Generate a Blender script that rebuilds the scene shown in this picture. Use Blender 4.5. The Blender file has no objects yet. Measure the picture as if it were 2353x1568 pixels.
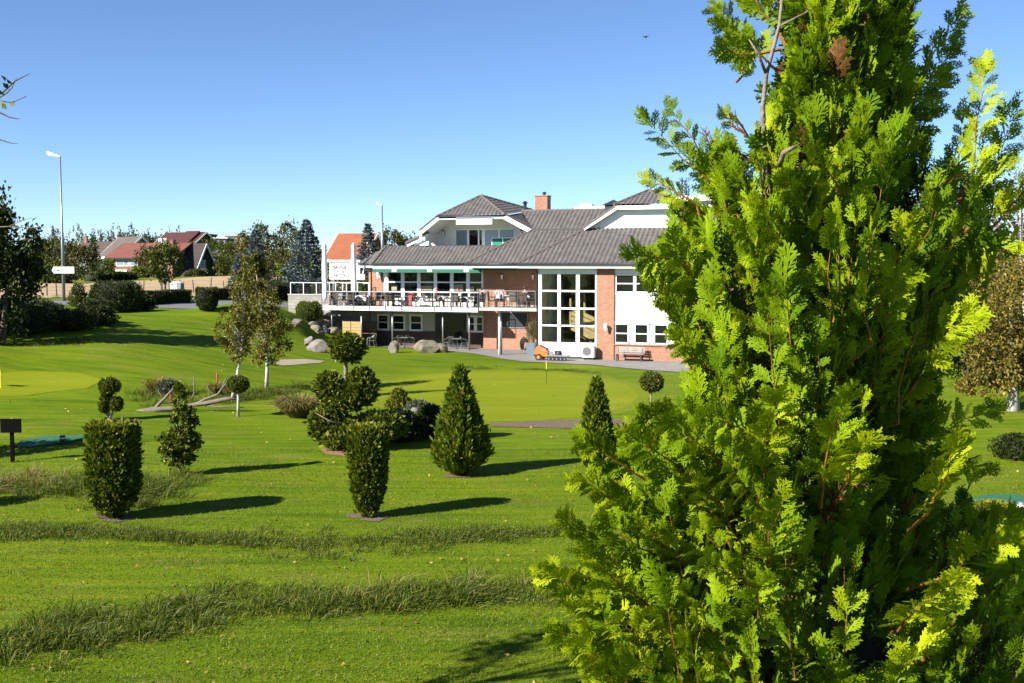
import bpy, bmesh, math, random
import numpy as np
from mathutils import Vector, Matrix
R = math.radians
rng = np.random.default_rng(7)
random.seed(7)
S = bpy.context.scene
COL = S.collection

# ------------------------------------------------------------------ camera
F = 40/36*2352.0
CAMZ = 5.9
PITCH = math.atan((784-605.5)/F)
cd = bpy.data.cameras.new('camera'); cam = bpy.data.objects.new('camera', cd); COL.objects.link(cam)
cd.lens = 40; cd.sensor_width = 36; cd.clip_end = 3000; cd.clip_start = 0.05
cam.location = (0, 0, CAMZ); cam.rotation_euler = (R(90)-PITCH, 0, 0)
S.camera = cam
CP, SP = math.cos(PITCH), math.sin(PITCH)

def ray(px, py):
    x = (px-1176)/F; y = -(py-784)/F
    return np.array([x, CP + y*SP, -SP + y*CP])
def at(px, py, Y):
    d = ray(px, py); t = Y/d[1]
    return np.array([d[0]*t, Y, CAMZ + d[2]*t])
def onz(px, py, z):
    d = ray(px, py); t = (z-CAMZ)/d[2]
    return np.array([d[0]*t, d[1]*t, z])

# ------------------------------------------------------------------ render / world
S.render.engine = 'CYCLES'
S.cycles.use_denoising = True
S.cycles.max_bounces = 6
S.cycles.transparent_max_bounces = 12
S.view_settings.view_transform = 'Standard'; S.view_settings.look = 'None'
S.view_settings.gamma = 1; S.view_settings.exposure = 1.5
SUN_EL = R(32); TRAVEL = R(33)          # light travels towards +X, turned 33 deg away from the camera
L = Vector((math.cos(SUN_EL)*math.cos(TRAVEL), math.cos(SUN_EL)*math.sin(TRAVEL), -math.sin(SUN_EL)))
sd = bpy.data.lights.new('sun', 'SUN'); sun = bpy.data.objects.new('sun', sd); COL.objects.link(sun)
sd.energy = 5.0; sd.angle = R(0.53); sd.color = (1.0, 0.95, 0.87)
sun.rotation_euler = L.to_track_quat('-Z', 'Y').to_euler(); sun.location = (-30, -20, 40)
W = bpy.data.worlds.new('World'); S.world = W; W.use_nodes = True
nt = W.node_tree; bg = nt.nodes['Background']
sky = nt.nodes.new('ShaderNodeTexSky'); sky.sky_type = 'NISHITA'; sky.sun_disc = False
sky.sun_elevation = SUN_EL
sky.sun_rotation = math.atan2(-L.x, -L.y)
sky.altitude = 50; sky.air_density = 0.6; sky.dust_density = 0.0; sky.ozone_density = 5.0
nt.links.new(sky.outputs[0], bg.inputs[0]); bg.inputs[1].default_value = 0.065

# ------------------------------------------------------------------ materials
MATS = {}
def _mat(name):
    m = bpy.data.materials.new(name); m.use_nodes = True
    return m, m.node_tree, m.node_tree.nodes['Principled BSDF']
def N(nt, t, **kw):
    n = nt.nodes.new(t)
    for k, v in kw.items():
        if k.startswith('i_'):
            key = k[2:]; key = int(key) if key.isdigit() else key.replace('_', ' ')
            n.inputs[key].default_value = v
        else: setattr(n, k, v)
    return n
def c4(c): return (c[0], c[1], c[2], 1)
def ramp(nt, fac, stops):
    r = nt.nodes.new('ShaderNodeValToRGB'); e = r.color_ramp.elements
    while len(e) < len(stops): e.new(0.5)
    for i, (p, c) in enumerate(stops): e[i].position = p; e[i].color = c4(c)
    nt.links.new(fac, r.inputs[0]); return r.outputs[0]
def plain(name, c, rough=0.6, var=0.12, scale=6.0, metal=0.0, bump=0.0, spec=0.4):
    """colour with a little mottling and wear"""
    if name in MATS: return MATS[name]
    if max(c) < 0.7: c = tuple(x*0.62 for x in c)
    m, nt, b = _mat(name)
    tc = N(nt, 'ShaderNodeTexCoord')
    n1 = N(nt, 'ShaderNodeTexNoise', i_Scale=scale, i_Detail=6.0, i_Roughness=0.65)
    nt.links.new(tc.outputs['Object'], n1.inputs['Vector'])
    lo = tuple(max(0, x*(1-var)) for x in c); hi = tuple(min(1, x*(1+var)) for x in c)
    nt.links.new(ramp(nt, n1.outputs[0], [(0.3, lo), (0.7, hi)]), b.inputs['Base Color'])
    b.inputs['Roughness'].default_value = rough; b.inputs['Metallic'].default_value = metal
    b.inputs['Specular IOR Level'].default_value = spec
    if bump:
        bp = N(nt, 'ShaderNodeBump', i_Strength=bump, i_Distance=0.02)
        n2 = N(nt, 'ShaderNodeTexNoise', i_Scale=scale*6, i_Detail=5.0)
        nt.links.new(tc.outputs['Object'], n2.inputs['Vector'])
        nt.links.new(n2.outputs[0], bp.inputs['Height']); nt.links.new(bp.outputs[0], b.inputs['Normal'])
    MATS[name] = m; return m
def leafmat(name, stops, transl=0.35, rough=0.55, spec=0.25, tint=None):
    """each leaf island takes its own colour; part of the light passes through"""
    if name in MATS: return MATS[name]
    m, nt, b = _mat(name)
    g = N(nt, 'ShaderNodeNewGeometry')
    col = ramp(nt, g.outputs['Random Per Island'], stops)
    nt.links.new(col, b.inputs['Base Color'])
    b.inputs['Roughness'].default_value = rough; b.inputs['Specular IOR Level'].default_value = spec
    t = N(nt, 'ShaderNodeBsdfTranslucent'); mx = N(nt, 'ShaderNodeMixShader'); mx.inputs[0].default_value = transl
    nt.links.new(col, t.inputs[0])
    out = nt.nodes['Material Output']
    nt.links.new(b.outputs[0], mx.inputs[1]); nt.links.new(t.outputs[0], mx.inputs[2]); nt.links.new(mx.outputs[0], out.inputs[0])
    MATS[name] = m; return m
def brickmat(name, c1, c2, mortar, sx=0.225, sz=0.075):
    m, nt, b = _mat(name)
    tc = N(nt, 'ShaderNodeTexCoord'); sp = N(nt, 'ShaderNodeSeparateXYZ'); cb = N(nt, 'ShaderNodeCombineXYZ')
    nt.links.new(tc.outputs['Object'], sp.inputs[0])
    ad = N(nt, 'ShaderNodeMath', operation='ADD'); nt.links.new(sp.outputs[0], ad.inputs[0]); nt.links.new(sp.outputs[1], ad.inputs[1])
    nt.links.new(ad.outputs[0], cb.inputs[0]); nt.links.new(sp.outputs[2], cb.inputs[1])
    br = N(nt, 'ShaderNodeTexBrick', i_Scale=1.0)
    br.inputs['Color1'].default_value = c4(c1); br.inputs['Color2'].default_value = c4(c2); br.inputs['Mortar'].default_value = c4(mortar)
    br.inputs['Brick Width'].default_value = sx; br.inputs['Row Height'].default_value = sz; br.inputs['Mortar Size'].default_value = 0.009
    nt.links.new(cb.outputs[0], br.inputs['Vector'])
    n1 = N(nt, 'ShaderNodeTexNoise', i_Scale=1.3, i_Detail=5.0); nt.links.new(tc.outputs['Object'], n1.inputs['Vector'])
    mx = N(nt, 'ShaderNodeMix', data_type='RGBA', blend_type='MULTIPLY'); mx.inputs[0].default_value = 0.5
    nt.links.new(br.outputs[0], mx.inputs[6])
    nt.links.new(ramp(nt, n1.outputs[0], [(0.3, (0.72, 0.7, 0.68)), (0.7, (1, 1, 1))]), mx.inputs[7])
    nt.links.new(mx.outputs[2], b.inputs['Base Color']); b.inputs['Roughness'].default_value = 0.85
    bp = N(nt, 'ShaderNodeBump', i_Strength=0.5, i_Distance=0.01, invert=True); nt.links.new(br.outputs['Fac'], bp.inputs['Height'])
    nt.links.new(bp.outputs[0], b.inputs['Normal'])
    MATS[name] = m; return m
def boardmat(name, c, width=0.14, axis=0):
    """painted boarding with grooves along one axis"""
    m, nt, b = _mat(name)
    tc = N(nt, 'ShaderNodeTexCoord'); sp = N(nt, 'ShaderNodeSeparateXYZ'); nt.links.new(tc.outputs['Object'], sp.inputs[0])
    ad = N(nt, 'ShaderNodeMath', operation='ADD')
    if axis == 0:
        nt.links.new(sp.outputs[0], ad.inputs[0]); nt.links.new(sp.outputs[1], ad.inputs[1])
    else:
        nt.links.new(sp.outputs[2], ad.inputs[0]); ad.inputs[1].default_value = 0
    dv = N(nt, 'ShaderNodeMath', operation='DIVIDE'); dv.inputs[1].default_value = width; nt.links.new(ad.outputs[0], dv.inputs[0])
    fr = N(nt, 'ShaderNodeMath', operation='FRACT'); nt.links.new(dv.outputs[0], fr.inputs[0])
    h = ramp(nt, fr.outputs[0], [(0.0, (0, 0, 0)), (0.1, (1, 1, 1)), (0.92, (1, 1, 1)), (1.0, (0, 0, 0))])
    n1 = N(nt, 'ShaderNodeTexNoise', i_Scale=2.0, i_Detail=6.0); nt.links.new(tc.outputs['Object'], n1.inputs['Vector'])
    nt.links.new(ramp(nt, n1.outputs[0], [(0.3, tuple(x*0.92 for x in c)), (0.7, c)]), b.inputs['Base Color'])
    b.inputs['Roughness'].default_value = 0.5
    bp = N(nt, 'ShaderNodeBump', i_Strength=0.6, i_Distance=0.015); nt.links.new(h, bp.inputs['Height']); nt.links.new(bp.outputs[0], b.inputs['Normal'])
    MATS[name] = m; return m
def glassmat(name, tint=(0.9, 0.93, 0.92), refl=1.0):
    m = bpy.data.materials.new(name); m.use_nodes = True; nt = m.node_tree; nt.nodes.clear()
    out = nt.nodes.new('ShaderNodeOutputMaterial'); t = nt.nodes.new('ShaderNodeBsdfTransparent'); g = nt.nodes.new('ShaderNodeBsdfGlossy')
    t.inputs[0].default_value = c4(tint); g.inputs['Roughness'].default_value = 0.01
    lw = nt.nodes.new('ShaderNodeLayerWeight'); lw.inputs[0].default_value = 0.5
    pw = N(nt, 'ShaderNodeMath', operation='POWER'); pw.inputs[1].default_value = 4.0; nt.links.new(lw.outputs['Facing'], pw.inputs[0])
    fr = N(nt, 'ShaderNodeMath', operation='MULTIPLY_ADD'); fr.inputs[1].default_value = 0.85; fr.inputs[2].default_value = 0.05*refl; nt.links.new(pw.outputs[0], fr.inputs[0])
    mx = nt.nodes.new('ShaderNodeMixShader')
    nt.links.new(fr.outputs[0], mx.inputs[0]); nt.links.new(t.outputs[0], mx.inputs[1]); nt.links.new(g.outputs[0], mx.inputs[2]); nt.links.new(mx.outputs[0], out.inputs[0])
    MATS[name] = m; return m
def darkglass(name, c=(0.008, 0.01, 0.009), rough=0.03):
    m, nt, b = _mat(name)
    b.inputs['Base Color'].default_value = c4(c); b.inputs['Roughness'].default_value = rough; b.inputs['IOR'].default_value = 1.5
    tc = N(nt, 'ShaderNodeTexCoord'); n1 = N(nt, 'ShaderNodeTexNoise', i_Scale=0.8, i_Detail=1.0); nt.links.new(tc.outputs['Object'], n1.inputs['Vector'])
    bp = N(nt, 'ShaderNodeBump', i_Strength=0.05, i_Distance=0.02); nt.links.new(n1.outputs[0], bp.inputs['Height']); nt.links.new(bp.outputs[0], b.inputs['Normal'])
    MATS[name] = m; return m
def lawnmat(name, stops, streak=(0.25, 2.2), fine=34.0, bump=0.6, dry=0.7, rot=12):
    m, nt, b = _mat(name)
    tc = N(nt, 'ShaderNodeTexCoord')
    mp = N(nt, 'ShaderNodeMapping'); mp.inputs['Scale'].default_value = (streak[0], streak[1], 1); mp.inputs['Rotation'].default_value = (0, 0, R(rot))
    nt.links.new(tc.outputs['Object'], mp.inputs[0])
    n1 = N(nt, 'ShaderNodeTexNoise', i_Scale=1.0, i_Detail=7.0, i_Roughness=0.62); nt.links.new(mp.outputs[0], n1.inputs['Vector'])
    n2 = N(nt, 'ShaderNodeTexNoise', i_Scale=0.12, i_Detail=5.0, i_Roughness=0.6); nt.links.new(tc.outputs['Object'], n2.inputs['Vector'])
    mp3 = N(nt, 'ShaderNodeMapping'); mp3.inputs['Scale'].default_value = (0.6, 1.6, 1); nt.links.new(tc.outputs['Object'], mp3.inputs[0])
    n3 = N(nt, 'ShaderNodeTexNoise', i_Scale=fine, i_Detail=4.0, i_Roughness=0.75); nt.links.new(mp3.outputs[0], n3.inputs['Vector'])
    a = N(nt, 'ShaderNodeMath', operation='MULTIPLY_ADD'); a.inputs[1].default_value = 0.55
    nt.links.new(n1.outputs[0], a.inputs[0]); 
    h = N(nt, 'ShaderNodeMath', operation='MULTIPLY'); h.inputs[1].default_value = 0.3; nt.links.new(n2.outputs[0], h.inputs[0]); nt.links.new(h.outputs[0], a.inputs[2])
    a2 = N(nt, 'ShaderNodeMath', operation='MULTIPLY_ADD'); a2.inputs[1].default_value = 0.4
    nt.links.new(n3.outputs[0], a2.inputs[0]); nt.links.new(a.outputs[0], a2.inputs[2])
    sb = N(nt, 'ShaderNodeMath', operation='SUBTRACT'); sb.inputs[1].default_value = 0.125; nt.links.new(a2.outputs[0], sb.inputs[0])
    n4 = N(nt, 'ShaderNodeTexNoise', i_Scale=0.55, i_Detail=8.0, i_Roughness=0.7); nt.links.new(mp3.outputs[0], n4.inputs['Vector'])
    mxd = N(nt, 'ShaderNodeMix', data_type='RGBA'); mxd.inputs[7].default_value = (0.17, 0.15, 0.035, 1)
    fk = ramp(nt, n4.outputs[0], [(0.54, (0, 0, 0)), (0.72, (dry, dry, dry))]); nt.links.new(fk, mxd.inputs[0])
    nt.links.new(ramp(nt, sb.outputs[0], stops), mxd.inputs[6]); nt.links.new(mxd.outputs[2], b.inputs['Base Color'])
    b.inputs['Roughness'].default_value = 0.85; b.inputs['Specular IOR Level'].default_value = 0.06
    bp = N(nt, 'ShaderNodeBump', i_Strength=bump, i_Distance=0.06); nt.links.new(n3.outputs[0], bp.inputs['Height'])
    bp2 = N(nt, 'ShaderNodeBump', i_Strength=bump*0.6, i_Distance=0.15); nt.links.new(n1.outputs[0], bp2.inputs['Height']); nt.links.new(bp.outputs[0], bp2.inputs['Normal'])
    nt.links.new(bp2.outputs[0], b.inputs['Normal'])
    MATS[name] = m; return m

M_LAWN = lawnmat('lawn', [(0.34, (0.032, 0.070, 0.002)), (0.44, (0.075, 0.126, 0.003)), (0.55, (0.118, 0.166, 0.004)), (0.68, (0.185, 0.19, 0.016))])
M_GREEN = lawnmat('putting_turf', [(0.35, (0.108, 0.145, 0.003)), (0.5, (0.136, 0.168, 0.005)), (0.66, (0.17, 0.19, 0.010))], streak=(0.1, 0.5), fine=60, bump=0.15, dry=0.15)
M_STUB = plain('stubble', (0.50, 0.36, 0.19), 0.9, 0.18, 0.6, bump=0.4)
M_ASPH = plain('asphalt', (0.20, 0.20, 0.215), 0.85, 0.15, 1.2)
M_PAVE = plain('paving', (0.27, 0.255, 0.24), 0.85, 0.16, 0.9, bump=0.15)
M_SAND = plain('sand', (0.42, 0.34, 0.25), 0.95, 0.1, 2.0, bump=0.3)
M_MULCH = plain('mulch', (0.17, 0.12, 0.08), 0.95, 0.5, 9.0, bump=0.8)
M_BARK = plain('bark', (0.16, 0.12, 0.09), 0.9, 0.35, 9.0, bump=0.6)
M_BARKG = plain('grey_bark', (0.27, 0.22, 0.17), 0.9, 0.3, 12.0, bump=0.5)
M_BIRCHB = plain('birch_bark', (0.6, 0.57, 0.5), 0.8, 0.45, 7.0, bump=0.3)
M_DEAD = plain('weathered_wood', (0.22, 0.18, 0.14), 0.9, 0.35, 5.0, bump=0.6)
M_TWIG = plain('orange_twig', (0.36, 0.15, 0.03), 0.6, 0.4, 30.0)
M_WHITE = plain('white_paint', (0.80, 0.80, 0.79), 0.5, 0.04, 2.0)
M_WBOARD = boardmat('white_vertical_boards', (0.80, 0.80, 0.79), 0.16, 0)
M_WCLAP = boardmat('white_clapboard', (0.80, 0.80, 0.79), 0.15, 1)
M_BRICK = brickmat('red_brick', (0.27, 0.090, 0.042), (0.34, 0.15, 0.078), (0.28, 0.225, 0.175))
M_BRICKFAR = brickmat('brown_brick', (0.19, 0.08, 0.04), (0.23, 0.105, 0.053), (0.18, 0.12, 0.09), 0.5, 0.15)
M_TILE = plain('grey_brown_tile', (0.140, 0.127, 0.121), 0.65, 0.30, 2.2, bump=0.2)
M_TILECAP = plain('ridge_tile', (0.17, 0.14, 0.125), 0.7, 0.3, 4.0)
M_DKMETAL = plain('dark_metal', (0.045, 0.05, 0.058), 0.45, 0.2, 5.0, metal=0.2)
M_GREYMETAL = plain('galvanised_metal', (0.36, 0.37, 0.38), 0.4, 0.12, 8.0, metal=0.6)
M_STEEL = plain('brushed_steel', (0.55, 0.55, 0.56), 0.35, 0.1, 8.0, metal=0.8)
M_CONC = plain('pale_concrete', (0.56, 0.53, 0.48), 0.85, 0.16, 1.5, bump=0.2)
M_LEDGE = plain('off_white_fascia', (0.72, 0.70, 0.66), 0.6, 0.1, 1.5)
M_STONE = plain('granite', (0.27, 0.245, 0.21), 0.9, 0.35, 2.2, bump=0.7)
M_STONED = plain('mossy_granite', (0.27, 0.23, 0.16), 0.9, 0.45, 2.0, bump=0.7)
M_STONEL = plain('pale_granite', (0.27, 0.245, 0.21), 0.9, 0.4, 2.0, bump=0.7)
M_GREEN_AW = plain('green_canvas', (0.006, 0.16, 0.105), 0.7, 0.12, 3.0)
M_WOOD = plain('pine_wood', (0.52, 0.36, 0.14), 0.5, 0.2, 5.0)
M_WOODD = plain('brown_boards', (0.20, 0.125, 0.06), 0.7, 0.3, 4.0)
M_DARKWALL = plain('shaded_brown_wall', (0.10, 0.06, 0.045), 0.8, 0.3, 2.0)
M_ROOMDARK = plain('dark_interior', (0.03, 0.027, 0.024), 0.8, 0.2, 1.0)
M_CREAMB = boardmat('cream_boards', (0.34, 0.32, 0.25), 0.15, 1)
M_WICKER = plain('dark_wicker', (0.075, 0.058, 0.045), 0.7, 0.35, 40.0, bump=0.5)
M_WICKERG = plain('grey_wicker', (0.13, 0.112, 0.092), 0.75, 0.3, 40.0, bump=0.5)
M_CLOTH = plain('white_cloth', (0.78, 0.77, 0.76), 0.8, 0.06, 4.0)
M_CANVAS = plain('parasol_canvas', (0.76, 0.76, 0.78), 0.8, 0.07, 3.0)
M_RED = plain('red_stake', (0.55, 0.07, 0.03), 0.6, 0.2, 6.0)
M_ORANGE = plain('orange_paint', (0.75, 0.16, 0.025), 0.4, 0.12, 3.0)
M_BLACK = plain('black_plastic', (0.015, 0.015, 0.016), 0.5, 0.2, 5.0)
M_YELLOW = plain('yellow_flag', (0.75, 0.62, 0.04), 0.6, 0.1, 3.0)
M_MATG = plain('green_turf_mat', (0.025, 0.15, 0.07), 0.9, 0.2, 6.0, bump=0.4)
M_ROOFRED = plain('red_roof_tile', (0.24, 0.085, 0.06), 0.7, 0.15, 1.0, bump=0.3)
M_ROOFOR = plain('orange_roof_tile', (0.36, 0.115, 0.05), 0.7, 0.12, 1.0, bump=0.3)
M_ROOFDR = plain('dark_red_roof_tile', (0.095, 0.026, 0.024), 0.6, 0.2, 1.0)
M_ROOFBR = plain('brown_roof_tile', (0.13, 0.10, 0.085), 0.7, 0.2, 1.0)
M_ROOFGR = plain('slate_roof', (0.10, 0.10, 0.11), 0.6, 0.2, 1.0)
M_YWALL = plain('ochre_wall', (0.60, 0.42, 0.14), 0.8, 0.1, 0.8)
M_GGWALL = plain('grey_green_wall', (0.30, 0.33, 0.28), 0.8, 0.1, 0.8)
M_ORWALL = plain('orange_brick_wall', (0.48, 0.25, 0.13), 0.8, 0.1, 0.8)
M_DKWALL = plain('dark_brown_wall', (0.05, 0.035, 0.03), 0.8, 0.2, 0.8)
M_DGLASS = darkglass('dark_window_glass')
M_SKYGLASS = darkglass('painted_sky_glass', (0.20, 0.25, 0.30), 0.05)  # pale sky reflection painted into the base colour
M_GLASS = glassmat('clear_window_glass')
M_RAILGLASS = glassmat('railing_glass', (0.86, 0.9, 0.88))
M_SKIN = plain('skin', (0.55, 0.30, 0.21), 0.5, 0.08, 6.0)
M_POT = plain('blue_grey_pot', (0.16, 0.21, 0.26), 0.6, 0.15, 4.0)
M_HOSE = plain('green_hose', (0.015, 0.10, 0.055), 0.45, 0.2, 8.0)

# foliage
LM = leafmat
def thujamat():
    m, nt, b = _mat('golden_thuja_leaf')
    at_ = N(nt, 'ShaderNodeAttribute', attribute_name='tone'); g = N(nt, 'ShaderNodeNewGeometry')
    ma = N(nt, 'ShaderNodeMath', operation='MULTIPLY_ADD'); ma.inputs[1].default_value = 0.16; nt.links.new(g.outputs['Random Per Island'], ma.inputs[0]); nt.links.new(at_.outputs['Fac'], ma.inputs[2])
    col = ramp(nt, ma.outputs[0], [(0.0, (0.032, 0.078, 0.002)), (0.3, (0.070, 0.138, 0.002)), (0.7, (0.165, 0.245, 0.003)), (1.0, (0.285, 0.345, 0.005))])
    nt.links.new(col, b.inputs['Base Color']); b.inputs['Roughness'].default_value = 0.65; b.inputs['Specular IOR Level'].default_value = 0.1
    t = N(nt, 'ShaderNodeBsdfTranslucent'); mx = N(nt, 'ShaderNodeMixShader'); mx.inputs[0].default_value = 0.22; nt.links.new(col, t.inputs[0])
    nt.links.new(b.outputs[0], mx.inputs[1]); nt.links.new(t.outputs[0], mx.inputs[2]); nt.links.new(mx.outputs[0], nt.nodes['Material Output'].inputs[0])
    return m
G_THUJA = thujamat()
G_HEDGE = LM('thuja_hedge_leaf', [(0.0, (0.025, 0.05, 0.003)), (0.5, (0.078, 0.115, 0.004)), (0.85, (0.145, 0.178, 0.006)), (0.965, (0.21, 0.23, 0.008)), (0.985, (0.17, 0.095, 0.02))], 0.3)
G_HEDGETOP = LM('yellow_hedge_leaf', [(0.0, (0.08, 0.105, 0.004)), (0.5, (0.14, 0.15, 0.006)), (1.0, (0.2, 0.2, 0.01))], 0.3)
G_CYP = LM('cypress_leaf', [(0.0, (0.03, 0.06, 0.003)), (0.5, (0.085, 0.128, 0.004)), (0.965, (0.175, 0.205, 0.006)), (0.985, (0.16, 0.09, 0.02))], 0.3)
G_YEW = LM('yew_leaf', [(0.0, (0.025, 0.045, 0.004)), (0.5, (0.072, 0.102, 0.006)), (0.85, (0.15, 0.165, 0.009)), (1.0, (0.25, 0.235, 0.015))], 0.28)
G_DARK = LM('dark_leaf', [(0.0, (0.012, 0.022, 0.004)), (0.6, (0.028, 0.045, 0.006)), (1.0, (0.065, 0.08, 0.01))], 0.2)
G_OAK = LM('oak_leaf', [(0.0, (0.025, 0.038, 0.005)), (0.6, (0.055, 0.07, 0.008)), (1.0, (0.13, 0.11, 0.015))], 0.25)
G_MID = LM('mid_green_leaf', [(0.0, (0.03, 0.045, 0.006)), (0.6, (0.07, 0.088, 0.01)), (1.0, (0.13, 0.14, 0.02))], 0.28)
G_BIRCH = LM('birch_leaf', [(0.0, (0.05, 0.055, 0.006)), (0.4, (0.11, 0.108, 0.012)), (0.8, (0.17, 0.15, 0.02)), (1.0, (0.25, 0.19, 0.03))], .32)
G_YBIRCH = LM('autumn_birch_leaf', [(0.0, (0.075, 0.068, 0.010)), (0.5, (0.155, 0.125, 0.018)), (1.0, (0.28, 0.21, 0.03))], 0.3)
G_OLIVE = LM('olive_leaf', [(0.0, (0.0360, 0.0360, 0.0083)), (0.6, (0.0660, 0.0630, 0.0138)), (1.0, (0.1020, 0.0870, 0.0220))], 0.2)
G_SPRUCE = LM('blue_spruce_needle', [(0.0, (0.03, 0.05, 0.05)), (0.6, (0.085, 0.115, 0.12)), (1.0, (0.17, 0.20, 0.205))], 0.1)
G_YELLOW = LM('golden_conifer_leaf', [(0.0, (0.0840, 0.1080, 0.0055)), (0.6, (0.1440, 0.1560, 0.0083)), (1.0, (0.2040, 0.1980, 0.0165))], 0.25)
G_SILVER = LM('silver_shrub_leaf', [(0.0, (0.0600, 0.0780, 0.0440)), (1.0, (0.1320, 0.1500, 0.0825))], 0.2)
G_STRAW = LM('straw_blade', [(0.0, (0.0840, 0.0840, 0.0165)), (0.5, (0.1800, 0.1500, 0.0440)), (1.0, (0.2700, 0.2160, 0.0825))], 0.3)
G_GRASS = LM('grass_blade', [(0.0, (0.045, 0.085, 0.004)), (0.5, (0.10, 0.145, 0.007)), (0.85, (0.16, 0.19, 0.012)), (1.0, (0.26, 0.24, 0.05))], 0.35)
G_ROUGH = LM('rough_grass_blade', [(0.0, (0.028, 0.055, 0.003)), (0.5, (0.072, 0.108, 0.006)), (0.88, (0.135, 0.155, 0.014)), (1.0, (0.28, 0.235, 0.07))], 0.4)
G_POPLAR = LM('thin_poplar_leaf', [(0.0, (0.0720, 0.0690, 0.0330)), (0.6, (0.1200, 0.1140, 0.0660)), (1.0, (0.1800, 0.1680, 0.1100))], 0.2)

# ------------------------------------------------------------------ objects
def link(name, me, mat=None, parent=None):
    o = bpy.data.objects.new(name, me); COL.objects.link(o)
    if mat is not None:
        for x in (mat if isinstance(mat, (list, tuple)) else [mat]): me.materials.append(x)
    if parent is not None: o.parent = parent
    return o
def tag(o, label, cat, group=None, kind=None):
    if label: o['label'] = label
    if cat: o['category'] = cat
    if group: o['group'] = group
    if kind: o['kind'] = kind
    return o
def empty(name, loc, label, cat, rz=0, group=None):
    o = bpy.data.objects.new(name, None); COL.objects.link(o); o.empty_display_size = 0.2
    o.location = tuple(float(x) for x in loc); o.rotation_euler = (0, 0, rz)
    return tag(o, label, cat, group)
def structure(o): o['kind'] = 'structure'; return o
def copy_tree(o, parent=None):
    c = o.copy(); COL.objects.link(c)
    if parent is not None: c.parent = parent
    for ch in list(o.children): copy_tree(ch, c)
    return c
def npmesh(name, V, FA, smooth=False, mi=None):
    V = np.asarray(V, dtype=np.float32); FA = np.asarray(FA, dtype=np.int32); k = FA.shape[1]
    me = bpy.data.meshes.new(name)
    me.vertices.add(len(V)); me.vertices.foreach_set('co', V.ravel())
    me.loops.add(FA.size); me.loops.foreach_set('vertex_index', FA.ravel())
    me.polygons.add(len(FA)); me.polygons.foreach_set('loop_start', np.arange(0, FA.size, k, dtype=np.int32))
    if smooth: me.polygons.foreach_set('use_smooth', np.ones(len(FA), dtype=bool))
    if mi is not None: me.polygons.foreach_set('material_index', np.asarray(mi, dtype=np.int32))
    me.update(calc_edges=True); return me

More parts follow.
